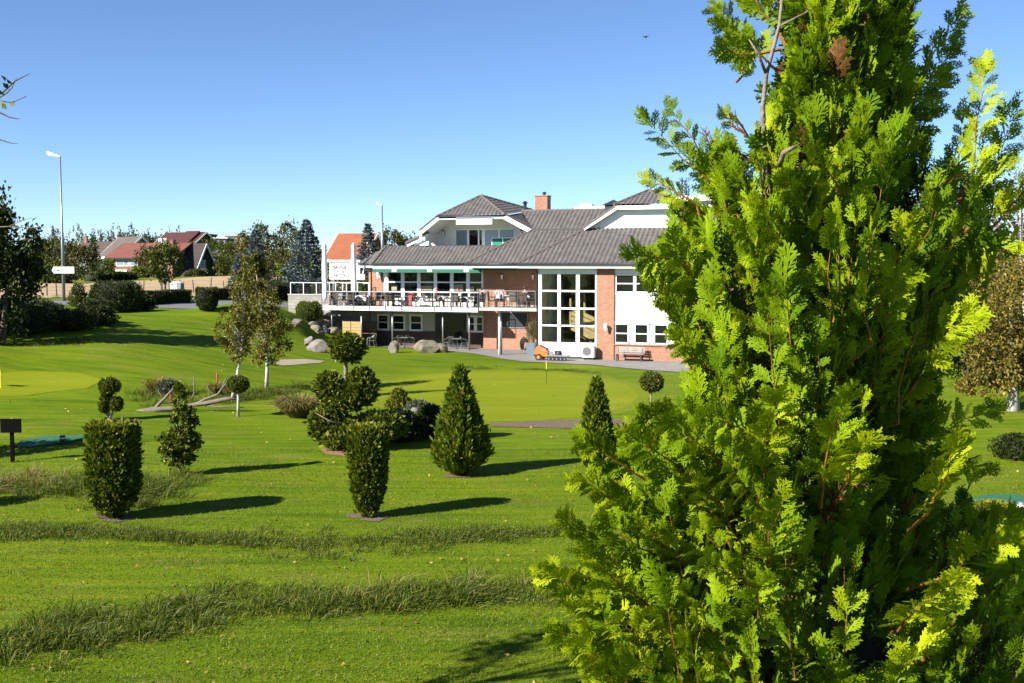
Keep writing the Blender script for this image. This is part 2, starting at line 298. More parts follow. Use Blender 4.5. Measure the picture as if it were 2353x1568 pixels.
class MB:
    """collects shapes for ONE mesh"""
    def __init__(s): s.v = []; s.f = []
    def add(s, vs, fs):
        b = len(s.v); s.v += [tuple(float(x) for x in p) for p in vs]; s.f += [tuple(b+i for i in f) for f in fs]; return s
    def box(s, x0, x1, y0, y1, z0, z1):
        return s.add([(x0,y0,z0),(x1,y0,z0),(x1,y1,z0),(x0,y1,z0),(x0,y0,z1),(x1,y0,z1),(x1,y1,z1),(x0,y1,z1)],
                     [(0,3,2,1),(4,5,6,7),(0,1,5,4),(1,2,6,5),(2,3,7,6),(3,0,4,7)])
    def bar(s, p0, p1, w, h, up=(0,0,1)):
        p0 = Vector(p0); p1 = Vector(p1); d = (p1-p0).normalized(); a = d.cross(Vector(up))
        if a.length < 1e-4: a = d.cross(Vector((1, 0, 0)))
        a.normalize(); b = a.cross(d).normalized()
        vs = [p + a*sx*w/2 + b*sy*h/2 for p in (p0, p1) for sx, sy in ((-1,-1),(1,-1),(1,1),(-1,1))]
        return s.add(vs, [(0,1,2,3),(7,6,5,4),(0,4,5,1),(1,5,6,2),(2,6,7,3),(3,7,4,0)])
    def tube(s, pts, rad, n=8, cap=True):
        pts = [Vector(p) for p in pts]
        rad = [rad]*len(pts) if not hasattr(rad, '__len__') else list(rad)
        vs = []; fs = []; a = None
        for i, p in enumerate(pts):
            d = (pts[min(i+1, len(pts)-1)] - pts[max(i-1, 0)])
            d = d.normalized() if d.length > 1e-9 else Vector((0, 0, 1))
            if a is None:
                a = d.cross(Vector((0, 0, 1)));
                if a.length < 1e-3: a = d.cross(Vector((1, 0, 0)))
            a = (a - d*a.dot(d)).normalized(); b = d.cross(a)
            for k in range(n):
                t = 2*math.pi*k/n; vs.append(p + (a*math.cos(t)+b*math.sin(t))*rad[i])
        for i in range(len(pts)-1):
            for k in range(n):
                fs.append((i*n+k, i*n+(k+1) % n, (i+1)*n+(k+1) % n, (i+1)*n+k))
        if cap: fs.append(tuple(range(n-1, -1, -1))); fs.append(tuple(range((len(pts)-1)*n, len(pts)*n)))
        return s.add(vs, fs)
    def lathe(s, prof, c=(0, 0, 0), n=16):
        vs = []; fs = []
        for r, z in prof:
            for k in range(n):
                t = 2*math.pi*k/n; vs.append((c[0]+r*math.cos(t), c[1]+r*math.sin(t), c[2]+z))
        for i in range(len(prof)-1):
            for k in range(n): fs.append((i*n+k, i*n+(k+1) % n, (i+1)*n+(k+1) % n, (i+1)*n+k))
        fs.append(tuple(range(n-1, -1, -1))); fs.append(tuple(range((len(prof)-1)*n, len(prof)*n)))
        return s.add(vs, fs)
    def prism(s, pts, vec):
        n = len(pts); v = Vector(vec)
        vs = [Vector(p) for p in pts] + [Vector(p)+v for p in pts]
        return s.add(vs, [tuple(range(n)), tuple(range(2*n-1, n-1, -1))] + [(i, i+n, (i+1) % n+n, (i+1) % n) for i in range(n)])
    def rock(s, c, r, seed=0, sub=3, flat=0.75):
        bm = bmesh.new(); bmesh.ops.create_icosphere(bm, subdivisions=sub, radius=1.0)
        rs = np.random.default_rng(seed); pl = rs.normal(size=(11, 3)); pl /= np.linalg.norm(pl, axis=1)[:, None]; dd = rs.uniform(0.55, 0.9, 11)
        for v in bm.verts:
            p = np.array(v.co)
            for a, d in zip(pl, dd):
                e = p@a - d
                if e > 0: p = p - a*e*0.92
            p = p*(1+0.05*math.sin(5*p[0]+seed)*math.cos(6*p[1]+p[2]*4))
            v.co = p
        vs = [(c[0]+v.co.x*r[0], c[1]+v.co.y*r[1], c[2]+v.co.z*r[2]) for v in bm.verts]
        bm.verts.index_update(); fs = [tuple(v.index for v in f.verts) for f in bm.faces]; bm.free()
        return s.add(vs, fs)
    def build(s, name, mat=None, parent=None, smooth=False, recalc=True):
        me = bpy.data.meshes.new(name); me.from_pydata(s.v, [], s.f)
        if recalc:
            bm = bmesh.new(); bm.from_mesh(me); bmesh.ops.recalc_face_normals(bm, faces=bm.faces); bm.to_mesh(me); bm.free()
        if smooth:
            for p in me.polygons: p.use_smooth = True
        me.update(); return link(name, me, mat, parent)

ORD = ['first','second','third','fourth','fifth','sixth','seventh','eighth','ninth','tenth','eleventh','twelfth','thirteenth','fourteenth','fifteenth','sixteenth','seventeenth','eighteenth','nineteenth','twentieth',
       'twenty-first','twenty-second','twenty-third','twenty-fourth','twenty-fifth','twenty-sixth','twenty-seventh','twenty-eighth','twenty-ninth','thirtieth']

# ------------------------------------------------------------------ leaves
def rot_to(dirs, ups=None, roll=None):
    """per-row frames (x along dirs)"""
    d = dirs/np.maximum(np.linalg.norm(dirs, axis=1, keepdims=True), 1e-9)
    u = rng.normal(size=d.shape) if ups is None else ups
    y = u - (u*d).sum(1, keepdims=True)*d; y /= np.maximum(np.linalg.norm(y, axis=1, keepdims=True), 1e-9)
    z = np.cross(d, y); return d, y, z
def leaves(P, D, ln, wd, fold=0.25, up=None):
    """leaf-shaped 2-triangle islands: P points, D pointing directions, ln lengths, wd widths"""
    n = len(P); x, y, z = rot_to(D, up)
    ln = np.broadcast_to(ln, (n,))[:, None]; wd = np.broadcast_to(wd, (n,))[:, None]
    a = P; b = P + x*ln; m = P + x*ln*0.5 + z*wd*fold
    l = m + y*wd*0.5; r = m - y*wd*0.5
    V = np.stack([a, r, b, l], 1).reshape(-1, 3)
    FA = (np.arange(n)*4)[:, None] + np.array([0, 1, 2, 3])
    return V, FA
def jn(parts):
    Vs = []; Fs = []; o = 0
    for V, FA in parts:
        Vs.append(V); Fs.append(FA+o); o += len(V)
    return np.concatenate(Vs), np.concatenate(Fs)
def unit(n):
    p = rng.normal(size=(n, 3)); return p/np.linalg.norm(p, axis=1, keepdims=True)
def ell_cloud(c, r, n, clumps, spread, shell=0.55, low=-1.0):
    """points in clumps spread through an ellipsoid"""
    c = np.asarray(c, float); r = np.asarray(r, float)
    k = unit(clumps); k[:, 2] = np.where(k[:, 2] < low, -k[:, 2]*0.6, k[:, 2])
    k *= (rng.uniform(shell, 1.0, clumps)**0.7)[:, None]
    w = rng.uniform(0.4, 1.6, clumps); idx = rng.choice(clumps, n, p=w/w.sum())
    q = k[idx] + rng.normal(size=(n, 3))*spread
    out = q.copy(); return c + q*r, out, k
def tree(name, label, cat, base, crowns, mat, n, leaf, clumps=60, spread=0.16, trunk_r=0.12, bark=None, group=None, lean=(0, 0), limbs=10, shell=0.5, fork=0.3, up=0.35, trunk_to=None):
    """crowns: list of (centre rel. to base, radii). trunk with limbs + crown of leaf faces"""
    base = np.asarray(base, float); root = empty(name, base, label, cat, group=group)
    parts = []; ks = []; tot = sum(r[0]*r[1]+r[2]*r[0] for c, r in crowns)
    for c, r in crowns:
        m = max(40, int(n*(r[0]*r[1]+r[2]*r[0])/tot)); cl = max(6, int(clumps*(r[0]*r[1]+r[2]*r[0])/tot))
        P, q, k = ell_cloud(c, r, m, cl, spread, shell)
        D = q*0.7 + rng.normal(size=P.shape)*0.8 + np.array([0, 0, up])
        l = leaf*rng.uniform(0.6, 1.35, m)
        parts.append(leaves(P, D, l, l*rng.uniform(0.45, 0.75, m))); ks.append(np.asarray(c)+k*np.asarray(r)*0.8)
    V, FA = jn(parts); link('crown', npmesh('crown', V, FA), mat, root)
    b = MB(); top = max(c[2]+r[2]*0.35 for c, r in crowns) if trunk_to is None else trunk_to
    pts = []; rd = []
    for i in range(7):
        t = i/6; pts.append((lean[0]*t + 0.04*top*math.sin(3*t+base[0]), lean[1]*t + 0.03*top*math.sin(4*t), top*t - (0.15 if i == 0 else 0))); rd.append(trunk_r*(1-0.85*t)*(1.25 if i == 0 else 1))
    b.tube(pts, rd, 7)
    K = np.concatenate(ks)
    for i in rng.choice(len(K), min(limbs, len(K)), replace=False):
        k = K[i]; t = min(0.95, max(fork, k[2]/max(top, 0.1)*0.7)); j = min(5, int(t*6)); fr = t*6-j
        s0 = np.array(pts[j])*(1-fr)+np.array(pts[j+1])*fr
        mid = (s0+k)/2 + np.array([0, 0, 0.05*top]); rr = trunk_r*(1-0.85*t)*0.55
        b.tube([s0, mid, k], [rr, rr*0.6, rr*0.15], 5)
    b.build('trunk', bark or M_BARK, root, smooth=True)
    return root
# ------------------------------------------------------------------ hotel frame of reference
TH = R(20); UV_ = np.array([math.cos(TH), -math.sin(TH), 0]); VV_ = np.array([math.sin(TH), math.cos(TH), 0])
ANCH = onz(1237, 822, 0.0)
def bw(u, v, z=0.0): return ANCH + UV_*u + VV_*v + np.array([0, 0, z])
def bp(px, py, v):
    """pixel -> (u, z) on the hotel's plane v"""
    d = ray(px, py); o = np.array([0, 0, CAMZ]) - ANCH
    t = (v - o@VV_)/(d@VV_); p = o + d*t
    return float(p@UV_), float(p[2])
def bu(px, v, py=700): return bp(px, py, v)[0]
def bz(px, py, v): return bp(px, py, v)[1]

# ------------------------------------------------------------------ terrain
ctl = []
def cz(px, py, z): p = onz(px, py, z); ctl.append((p[0], p[1], z))
for px in (-300, 100, 700, 1300, 2000, 2700): cz(px, 1560, 0.0)
for px in (-600, 0, 600, 1176, 1700, 2300, 2800): cz(px, 1190, 0.0)
for px, z in ((-500, 0.2), (0, 0.15), (300, 0.1), (600, 0), (1000, 0), (1400, 0), (2300, 0.05), (2900, 0.2)): cz(px, 975, z)
for px, z in ((-300, 1.2), (0, 1.0), (300, 0.85), (545, 0.5), (800, 0.1), (1100, 0), (1450, -0.02), (1800, 0), (2300, 0.4)): cz(px, 860, z)
for px, z in ((-100, 2.0), (0, 1.8), (250, 1.7), (400, 1.5), (560, 1.3), (700, 0.95), (800, 0.4), (900, 0.1)): cz(px, 800, z)
for px, z in ((0, 2.3), (250, 2.15), (500, 1.9), (640, 1.6), (720, 1.3)): cz(px, 760, z)
for px, py, z in ((670, 722, 2.45), (475, 712, 2.6), (270, 715, 2.75), (100, 722, 2.85), (-100, 722, 2.9), (600, 705, 2.75), (560, 692, 2.95),
                  (100, 700, 3.08), (250, 697, 3.05), (400, 695, 3.0), (-100, 702, 3.1), (100, 688, 3.1), (420, 684, 3.05),
                  (100, 678, 3.15), (250, 674, 3.2), (400, 671, 3.25), (560, 660, 3.4), (-100, 682, 3.1),
                  (100, 658, 3.55), (250, 646, 3.75), (420, 636, 4.15), (600, 634, 4.2), (-150, 662, 3.5)): cz(px, py, z)
for x, y, z in ((-70, 175, 3.3), (-40, 180, 3.4), (-20, 170, 3.5), (-90, 240, 5), (-50, 260, 5.5), (-10, 250, 5), (40, 220, 4), (-20, 130, 3.7), (10, 130, 3.6), (30, 120, 3),
                (60, 110, 2.2), (45, 75, 0.8), (60, 50, 0.6), (90, 60, 1.5), (100, 150, 5), (-150, 100, 4), (-150, 200, 6), (-120, 40, 2.5), (-60, 30, 1.2), (-60, 55, 2.2), (-40, 62, 2.4),
                (150, 250, 9), (0, 400, 9), (-200, 400, 9), (200, 400, 12), (-300, 200, 8), (300, 100, 5), (300, 0, 3), (-300, 0, 3), (0, -60, 4), (-100, -60, 4), (100, -60, 4), (30, 10, 0.2), (-30, 12, 0.2)):
    ctl.append((x, y, z))
CT = np.array(ctl)
_c = 3.0
_A = np.sqrt(((CT[:, None, :2]-CT[None, :, :2])**2).sum(2)+_c*_c)
_w = np.linalg.solve(_A + np.eye(len(CT))*-0.02, CT[:, 2]-CT[:, 2].mean())
def smooth01(t): t = np.clip(t, 0, 1); return t*t*(3-2*t)
def gz(X, Y):
    X = np.atleast_1d(np.asarray(X, float)); Y = np.atleast_1d(np.asarray(Y, float))
    z = np.full(X.shape, CT[:, 2].mean())
    for (cx, cy, _), w in zip(CT, _w): z += w*np.sqrt((X-cx)**2+(Y-cy)**2+_c*_c)
    z = np.clip(z, -0.4, 25)
    # gentle undulation
    und = 0.05*np.sin(X*0.55+1.3*np.sin(Y*0.21))*np.sin(Y*0.43+0.6)+0.02*np.sin(X*1.7+Y*0.9)*np.sin(Y*1.3)
    z = z + und*smooth01((Y-10)/15)
    # level ground under the hotel and its terrace
    ux = (X-ANCH[0])*UV_[0]+(Y-ANCH[1])*UV_[1]; vx = (X-ANCH[0])*VV_[0]+(Y-ANCH[1])*VV_[1]
    k = smooth01((ux+16.5)/3.0)*smooth01((vx+3.0)/3.0)*smooth01((40-ux)/6)*smooth01((30-vx)/10)
    z = z*(1-k) + k*(-0.06)
    # mound the camera stands on
    r = np.hypot(X*0.9, Y+2.0); z = np.maximum(z, 3.9*smooth01(1-(r-5.5)/10.0)) if True else z
    return z
def g1(x, y): return float(gz(x, y)[0])
def hit(px, py, t0=6.0, t1=500.0):
    d = ray(px, py); ts = np.concatenate([np.arange(t0, 60, 0.15), np.arange(60, t1, 0.5)])
    h = CAMZ + d[2]*ts - gz(d[0]*ts, d[1]*ts)
    i = np.where(h <= 0)[0]
    t = ts[i[0]] if len(i) else t1
    if len(i) and i[0] > 0:
        a = ts[i[0]-1]; b = t
        for _ in range(14):
            mth = (a+b)/2
            if CAMZ + d[2]*mth - g1(d[0]*mth, d[1]*mth) > 0: a = mth
            else: b = mth
        t = (a+b)/2
    p = np.array([d[0]*t, d[1]*t, 0]); p[2] = g1(p[0], p[1]); return p

def axis(*segs):
    out = []
    for a, b, st in segs: out += list(np.arange(a, b, st))
    return np.array(out + [segs[-1][1]])
gx = axis((-1500, -400, 100), (-400, -120, 20), (-120, -55, 3), (-55, 45, 0.5), (45, 120, 3), (120, 400, 20), (400, 1500, 100))
gy = axis((-200, -20, 20), (-20, 8, 1), (8, 110, 0.5), (110, 220, 2), (220, 420, 10), (420, 2000, 120))
GX, GY = np.meshgrid(gx, gy); GZ = gz(GX.ravel(), GY.ravel())
V = np.stack([GX.ravel(), GY.ravel(), GZ], 1); nx = len(gx); ny = len(gy)
ii = (np.arange(ny-1)[:, None]*nx + np.arange(nx-1)[None, :]).ravel()
structure(link('ground', npmesh('ground', V, np.stack([ii, ii+1, ii+nx+1, ii+nx], 1), smooth=True), M_LAWN))

def sheet(name, poly, off, mat, step=0.5, flat=None):
    """a sheet following the ground inside an outline given in metres"""
    poly = np.asarray(poly)[:, :2]; lo = poly.min(0); hi = poly.max(0)
    bm = bmesh.new(); vs = [bm.verts.new((p[0], p[1], 0)) for p in poly]; bm.faces.new(vs)
    for ax in (0, 1):
        nrm = (1, 0, 0) if ax == 0 else (0, 1, 0)
        for c in np.arange(lo[ax]+step, hi[ax], step):
            co = (c, 0, 0) if ax == 0 else (0, c, 0)
            bmesh.ops.bisect_plane(bm, geom=bm.verts[:]+bm.edges[:]+bm.faces[:], plane_co=co, plane_no=nrm, dist=1e-5)
    xs = np.array([v.co.x for v in bm.verts]); ys = np.array([v.co.y for v in bm.verts])
    zs = gz(xs, ys) if flat is None else np.full(len(xs), flat)
    for v, z in zip(bm.verts, zs): v.co.z = z + off
    bmesh.ops.recalc_face_normals(bm, faces=bm.faces)
    for f in bm.faces:
        if f.normal.z < 0: f.normal_flip()
        f.smooth = True
    me = bpy.data.meshes.new(name); bm.to_mesh(me); bm.free()
    return structure(link(name, me, mat))
def blob(c, rx, ry, n=40, wob=0.12, seed=0, rot=0):
    out = []
    for i in range(n):
        t = 2*math.pi*i/n; k = 1+wob*math.sin(2*t+seed)+wob*0.6*math.sin(3*t+seed*2)+wob*0.25*math.sin(7*t+seed)
        x = rx*k*math.cos(t); y = ry*k*math.sin(t)
        out.append((c[0]+x*math.cos(rot)-y*math.sin(rot), c[1]+x*math.sin(rot)+y*math.cos(rot)))
    return out
M_COLLAR = lawnmat('mown_collar', [(0.32, (0.07, 0.112, 0.004)), (0.5, (0.115, 0.152, 0.006)), (0.7, (0.155, 0.178, 0.014))], streak=(0.15, 1.2), fine=50, bump=0.3, rot=-20)
# putting green: outline traced on the lawn, turned into metres
gpx = [(862,905),(900,878),(980,862),(1100,855),(1250,854),(1370,866),(1440,884),(1470,908),(1440,935),(1360,955),(1250,966),(1130,968),(1040,960),(950,945),(880,930)]
def collar(poly, k):
    c = np.mean(np.array(poly), 0); return [c+(np.asarray(q)-c)*k for q in poly]
GP = [hit(*p) for p in gpx]; 
sheet('green_collar', collar(GP, 1.09), 0.008, M_COLLAR, 0.8)
sheet('putting_green', GP, 0.014, M_GREEN, 0.8)
sheet('practice_green', [hit(*p) for p in [(-60,862),(60,852),(180,856),(240,872),(200,892),(60,908),(-60,915)]], 0.012, M_GREEN, 0.8)
sheet('bunker', [hit(*p) for p in [(612,832),(650,826),(700,825),(748,829),(735,834),(690,837),(650,840)]], 0.02, M_SAND, 0.5)
sheet('mulch_bed', [hit(*p) for p in [(1128,972),(1250,966),(1400,965),(1520,962),(1640,968),(1640,990),(1500,988),(1350,985),(1200,982),(1130,980)]], 0.02, M_MULCH, 0.6)
# patio
sheet('patio', [onz(*p, 0.0) for p in [(826,797),(900,798),(960,801),(1020,806),(1090,813),(1150,824),(1200,831),(1290,835),(1380,841),(1480,850),(1600,858),(1900,876)]] + [bw(30, 8), bw(-14.8, 8)], 0.035, M_PAVE, 0.5)
# road, verge and the far carriageway, then the stubble field
def strip(name, a, b, off, mat, step=1.5): return sheet(name, a+b[::-1], off, mat, step)
def pts(*ps): return [hit(*p) for p in ps]
e1 = [(-60, 75, 0), (-31, 78.5, 0), (-22, 82, 0), (-10, 92, 0), (5, 106, 0), (25, 125, 0)]
def offs(line, d): return [(x-d*0.42, y+d*0.9, 0) for x, y, z in line]
strip('road', e1, offs(e1, 5.5), 0.03, M_ASPH)
strip('footpath', offs(e1, 8.5), offs(e1, 11), 0.03, M_ASPH)
fe = offs(e1, 16); ff = [(-72, 128, 0), (-50, 128, 0), (-44, 140, 0), (-38, 152, 0), (-28, 158, 0), (-10, 158, 0), (10, 165, 0)]
strip('stubble_field', fe[:5], ff, 0.05, M_STUB, 2.5)

# ------------------------------------------------------------------ grass (nobody could count it)
def lawn_blades():
    n = 190000
    Y = 14.0 + 22*rng.uniform(0, 1, n)**1.5; X = rng.uniform(-0.49, 0.49, n)*Y*1.02
    keep = ~((X > 0.33*Y) & (Y < 20)); X = X[keep]; Y = Y[keep]; n = len(X)
    Z = gz(X, Y); P = np.stack([X, Y, Z], 1)
    D = rng.normal(size=(n, 3))*np.array([0.7, 0.7, 0.2]) + np.array([0.25, 0.1, 0.75])
    pn = 0.5+0.5*np.sin(X*0.9+2*np.sin(Y*0.8))*np.sin(Y*1.1+X*0.3)
    V, FA = leaves(P, D, rng.uniform(0.03, 0.065, n)*(0.7+0.6*pn), rng.uniform(0.007, 0.014, n))
    tag(link('grass', npmesh('grass', V, FA), G_GRASS), 'short mown lawn grass in front of the clipped shrubs', 'grass', kind='stuff')
lawn_blades()
def litter():
    n = 900; Y = rng.uniform(15, 60, n); X = rng.uniform(-.47, .5, n)*Y; P = np.stack([X, Y, gz(X, Y)+.035], 1)
    V, FA = leaves(P, rng.normal(size=(n, 3))*[1, 1, .25], rng.uniform(.05, .10, n), rng.uniform(.04, .07, n))
    tag(link('fallen_leaves', npmesh('fallen_leaves', V, FA), LM('fallen_leaf', [(0, (.10, .06, .02)), (.6, (.28, .18, .04)), (1, (.4, .3, .1))], .2)), 'scattered dry fallen leaves lying on the lawn', 'leaves', kind='stuff')
litter()
def rough(name, label, line, half, n, hmin, hmax, mat, wseed=0.0, floor=0.22):
    """tall grass along a line of image points laid on the ground"""
    L_ = np.array([hit(*p) for p in line]); seg = np.linalg.norm(np.diff(L_[:, :2], axis=0), axis=1); cum = np.concatenate([[0], np.cumsum(seg)])
    tuft = max(10, n//45); s = rng.uniform(0, cum[-1], tuft); k = np.clip(np.searchsorted(cum, s)-1, 0, len(seg)-1); f = (s-cum[k])/seg[k]
    C = L_[k]*(1-f)[:, None] + L_[k+1]*f[:, None]
    C[:, 1] += rng.normal(size=tuft)*half*(0.55+.3*np.sin(s*.7+wseed)); C[:, 0] += rng.normal(size=tuft)*0.3
    i = rng.integers(0, tuft, n); nz = np.clip(0.5+0.42*np.sin(s*1.1+wseed)+0.35*np.sin(s*2.7+2*wseed)+rng.normal(size=tuft)*.25, 0, 1); size = floor+(1.07-floor)*nz**1.3
    P = C[i] + rng.normal(size=(n, 3))*np.array([0.13, 0.13, 0])
    P[:, 2] = gz(P[:, 0], P[:, 1])-0.02
    out = P-C[i]; D = np.stack([out[:, 0]*2.2, out[:, 1]*2.2, np.zeros(n)], 1) + rng.normal(size=(n, 3))*0.22; D[:, 2] = rng.uniform(0.6, 1.0, n)
    D[:, 0] += 0.2
    h = rng.uniform(hmin, hmax, n)*size[i]; w = rng.uniform(0.008, 0.016, n)
    x, y, z = rot_to(D); m = P + x*(h*0.6)[:, None]; bend = np.stack([D[:, 0], D[:, 1], -0.35*np.ones(n)], 1)*(h*0.35)[:, None]
    tip = m + x*(h*0.3)[:, None] + bend
    W2 = y*(w*0.5)[:, None]
    VV = np.stack([P-W2, P+W2, m+W2*0.9, m-W2*0.9, tip], 1).reshape(-1, 3)
    b = (np.arange(n)*5)[:, None]
    FQ = b+np.array([0, 1, 2, 3]); FT = b+np.array([3, 2, 4, 4])
    # the tips as thin quads
    VV2 = np.stack([m-W2*0.9, m+W2*0.9, tip+W2*0.15, tip-W2*0.15], 1).reshape(-1, 3)
    V1 = np.stack([P-W2, P+W2, m+W2*0.9, m-W2*0.9], 1).reshape(-1, 3)
    V, FA = jn([(V1, (np.arange(n)*4)[:, None]+np.arange(4)), (VV2, (np.arange(n)*4)[:, None]+np.arange(4))])
    tag(link(name, npmesh(name, V, FA), mat), label, 'grass', kind='stuff')
rough('rough_grass', 'tall uncut strip of grass nearest the camera, across the lawn', [(-40,1490),(120,1462),(300,1440),(480,1408),(620,1388),(800,1395),(950,1375),(1100,1368),(1280,1362)], 0.85, 26000, 0.12, 0.44, G_ROUGH, 0.0, 0.25)
rough('rough_grass', 'second tall strip of uncut grass just below the vase-shaped shrubs', [(-40,1222),(200,1220),(420,1238),(620,1246),(830,1252),(1000,1240),(1300,1222)], 0.7, 21000, 0.10, 0.25, G_ROUGH, 2.0, 0.6)
rough('rough_grass', 'pale straw and weeds behind and left of the left vase-shaped shrub', [(-40,1120),(60,1118),(200,1122),(330,1128),(425,1122)], 1.3, 16000, 0.15, 0.5, G_ROUGH, 4.0)
rough('straw_grass', 'dry straw-coloured grass blades scattered in the uncut strips', [(-40,1110),(200,1118),(330,1118)], 1.2, 1500, 0.25, 0.6, G_STRAW, 1.0)
rough('straw_grass', 'thin straw stalks standing up out of the nearest strip', [(440,1400),(760,1385),(1050,1365),(1240,1350)], 0.4, 260, 0.4, 0.75, G_STRAW, 3.0)
rough('rough_grass', 'low tufts of long grass around the fallen tree', [(330,905),(420,915),(500,925),(600,905),(700,890)], 1.6, 9000, 0.2, 0.5, G_ROUGH, 1.0)
rough('rough_grass', 'uncut fringe of grass along the far edge of the putting green', [(1050,842),(1150,846),(1300,851),(1400,858)], 0.8, 5000, 0.08, 0.22, G_ROUGH, 1.0)
rough('rough_grass', 'clump of long grass on the upper left lawn', [(110,788),(160,784),(190,786)], 0.8, 4000, 0.12, 0.35, G_ROUGH, 1.0)
rough('rough_grass', 'grassy verge between road and stubble field', [(60,685),(150,684),(300,682),(430,678),(560,668)], 1.2, 6000, 0.15, 0.45, G_ROUGH, 1.0)
# ------------------------------------------------------------------ the hotel
HOTEL = empty('hotel_building', ANCH, 'brick and white boarded hotel with grey tiled hipped roofs and a tall gridded window', 'building', rz=-TH)
VB = 5.8; ZE = 5.9; TAN = 0.642
def hp(name, mb, mat, smooth=False, parent=None): return mb.build(name, mat, parent or HOTEL, smooth=smooth)
def tiled(mb, P, pitch=0.30, row=0.36, amp=0.055):
    """corrugated tile courses over a convex flat polygon; the first edge is the eave"""
    P = [np.asarray(p, float) for p in P]; e = P[1]-P[0]; e /= np.linalg.norm(e)
    n = np.zeros(3)
    for i in range(1, len(P)-1): n += np.cross(P[i]-P[0], P[i+1]-P[0])
    n /= np.linalg.norm(n)
    if n[2] < 0: n = -n
    s = np.cross(n, e); 
    if s[2] < 0: s = -s
    ab = np.array([((p-P[0])@e, (p-P[0])@s) for p in P]); lo = ab.min(0); hi = ab.max(0)
    A = np.arange(lo[0]-pitch, hi[0]+pitch*1.01, pitch/6); nr = max(1, int(math.ceil((hi[1]-lo[1])/row)))
    Bv = []; 
    for r in range(nr+1): Bv += [(lo[1]+r*row, 0.0), (lo[1]+(r+1)*row-0.012, 0.028)][::1]
    bm = bmesh.new(); grid = []
    for b, dz in Bv:
        grid.append([bm.verts.new(P[0]+e*a+s*b+n*(amp*(0.5+0.5*math.cos(2*math.pi*a/pitch))+0.028-dz+0.01)) for a in A])
    for i in range(len(Bv)-1):
        for j in range(len(A)-1): bm.faces.new((grid[i][j], grid[i][j+1], grid[i+1][j+1], grid[i+1][j]))
    cen = ab.mean(0)
    for i in range(len(P)):
        a, b = ab[i], ab[(i+1) % len(P)]; d = b-a; nn = np.array([d[1], -d[0]])
        if nn@(cen-a) > 0: nn = -nn
        w = e*nn[0]+s*nn[1]
        bmesh.ops.bisect_plane(bm, geom=bm.verts[:]+bm.edges[:]+bm.faces[:], plane_co=P[i], plane_no=w, clear_outer=True, dist=1e-5)
    bm.verts.index_update()
    mb.add([v.co for v in bm.verts], [tuple(v.index for v in f.verts) for f in bm.faces]); bm.free(); return mb
def slab(mb, P, th):
    """flat roof deck under the tiles"""
    P = [np.asarray(p, float) for p in P]; n = np.cross(P[1]-P[0], P[2]-P[0]); n /= np.linalg.norm(n)
    if n[2] < 0: n = -n
    return mb.prism([p-n*0.02 for p in P], -n*th)
def caps(mb, p0, p1, r=0.10, step=0.36):
    p0 = np.asarray(p0, float); p1 = np.asarray(p1, float); n = max(1, int(np.linalg.norm(p1-p0)/step))
    for i in range(n):
        a = p0+(p1-p0)*i/n; b = p0+(p1-p0)*(i+1.08)/n; mb.tube([a+np.array([0,0,.05]), b+np.array([0,0,.035])], [r, r*0.8], 8)
def window(u0, u1, z0, z1, v, fr=0.08, rows=(0.5,), pane=None, cols=(), dep=0.07, mullw=0.06, mat=None, parent=None, inset=0.03):
    m = MB(); m.box(u0, u0+fr, v-dep, v+0.02, z0, z1); m.box(u1-fr, u1, v-dep, v+0.02, z0, z1)
    m.box(u0+fr, u1-fr, v-dep, v+0.02, z0, z0+fr); m.box(u0+fr, u1-fr, v-dep, v+0.02, z1-fr, z1)
    for r in rows:
        z = z0+(z1-z0)*r; m.box(u0+fr, u1-fr, v-dep+0.012, v+0.02, z-mullw/2, z+mullw/2)
    for c in cols:
        u = u0+(u1-u0)*c; m.box(u-mullw/2, u+mullw/2, v-dep+0.006, v+0.02, z0+fr, z1-fr)
    f = m.build('window', mat or M_WHITE, parent or HOTEL)
    MB().box(u0+fr*0.5, u1-fr*0.5, v-inset, v-inset+0.012, z0+fr*0.5, z1-fr*0.5).build('pane', pane or M_DGLASS, f)
    return f
# --- levels
zdk = bz(920, 714, 3.4)             # underside of the long deck
ZD = zdk + 0.27                     # deck floor
zb = bz(1165, 714, 0.5); ZB = zb+0.19
u_g0, u_g1, u_p1 = bu(1237, 0), bu(1371, 0), bu(1411, 0)
UR = 20.0
# --- glazed stair bay: frame, clear panes, dark room and pine stair behind
gz0, gz1 = bz(1300, 787, 0), bz(1300, 628, 0)
hp('wall', MB().box(u_g0, u_g1, -0.03, 0.14, 0.16, gz0-0.02), M_WHITE)
hp('plinth', MB().box(u_g0, u_g1-0.02, 0.0, 0.14, 0.02, 0.16), M_DKMETAL)
hp('wall', MB().box(u_g0, u_g1, -0.02, 0.14, gz1+0.03, ZE-0.05), M_WBOARD)
cols = [(1244, 1281), (1288, 1323.5), (1331.5, 1367.5)]; rws = [(629, 666), (670, 706), (710, 746), (749.5, 786)]
fm = MB(); us = [(bu(a, 0), bu(b, 0)) for a, b in cols]; zs = [(bz(1300, b, 0), bz(1300, a, 0)) for a, b in rws]
ed = [u_g0] + [x for p in us for x in p] + [u_g1]
for i in range(0, len(ed), 2): fm.box(ed[i], ed[i+1], -0.06, 0.10, gz0-0.02, gz1+0.03)
for a, b in us:
    zz = [gz0-0.02] + [x for p in zs[::-1] for x in p] + [gz1+0.03]
    for i in range(0, len(zz), 2): fm.box(a, b, -0.05, 0.09, zz[i], zz[i+1])
wf = hp('window', fm, M_WHITE)
for a, b in us:
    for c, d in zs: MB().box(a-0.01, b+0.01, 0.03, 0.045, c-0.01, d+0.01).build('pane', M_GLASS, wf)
hp('drainpipe', MB().tube([(u_g0-0.06, -0.08, 0.1), (u_g0-0.06, -0.08, ZE-0.6), (u_g0-0.1, -0.5, ZE-0.1)], 0.05, 8), M_DKMETAL, True)
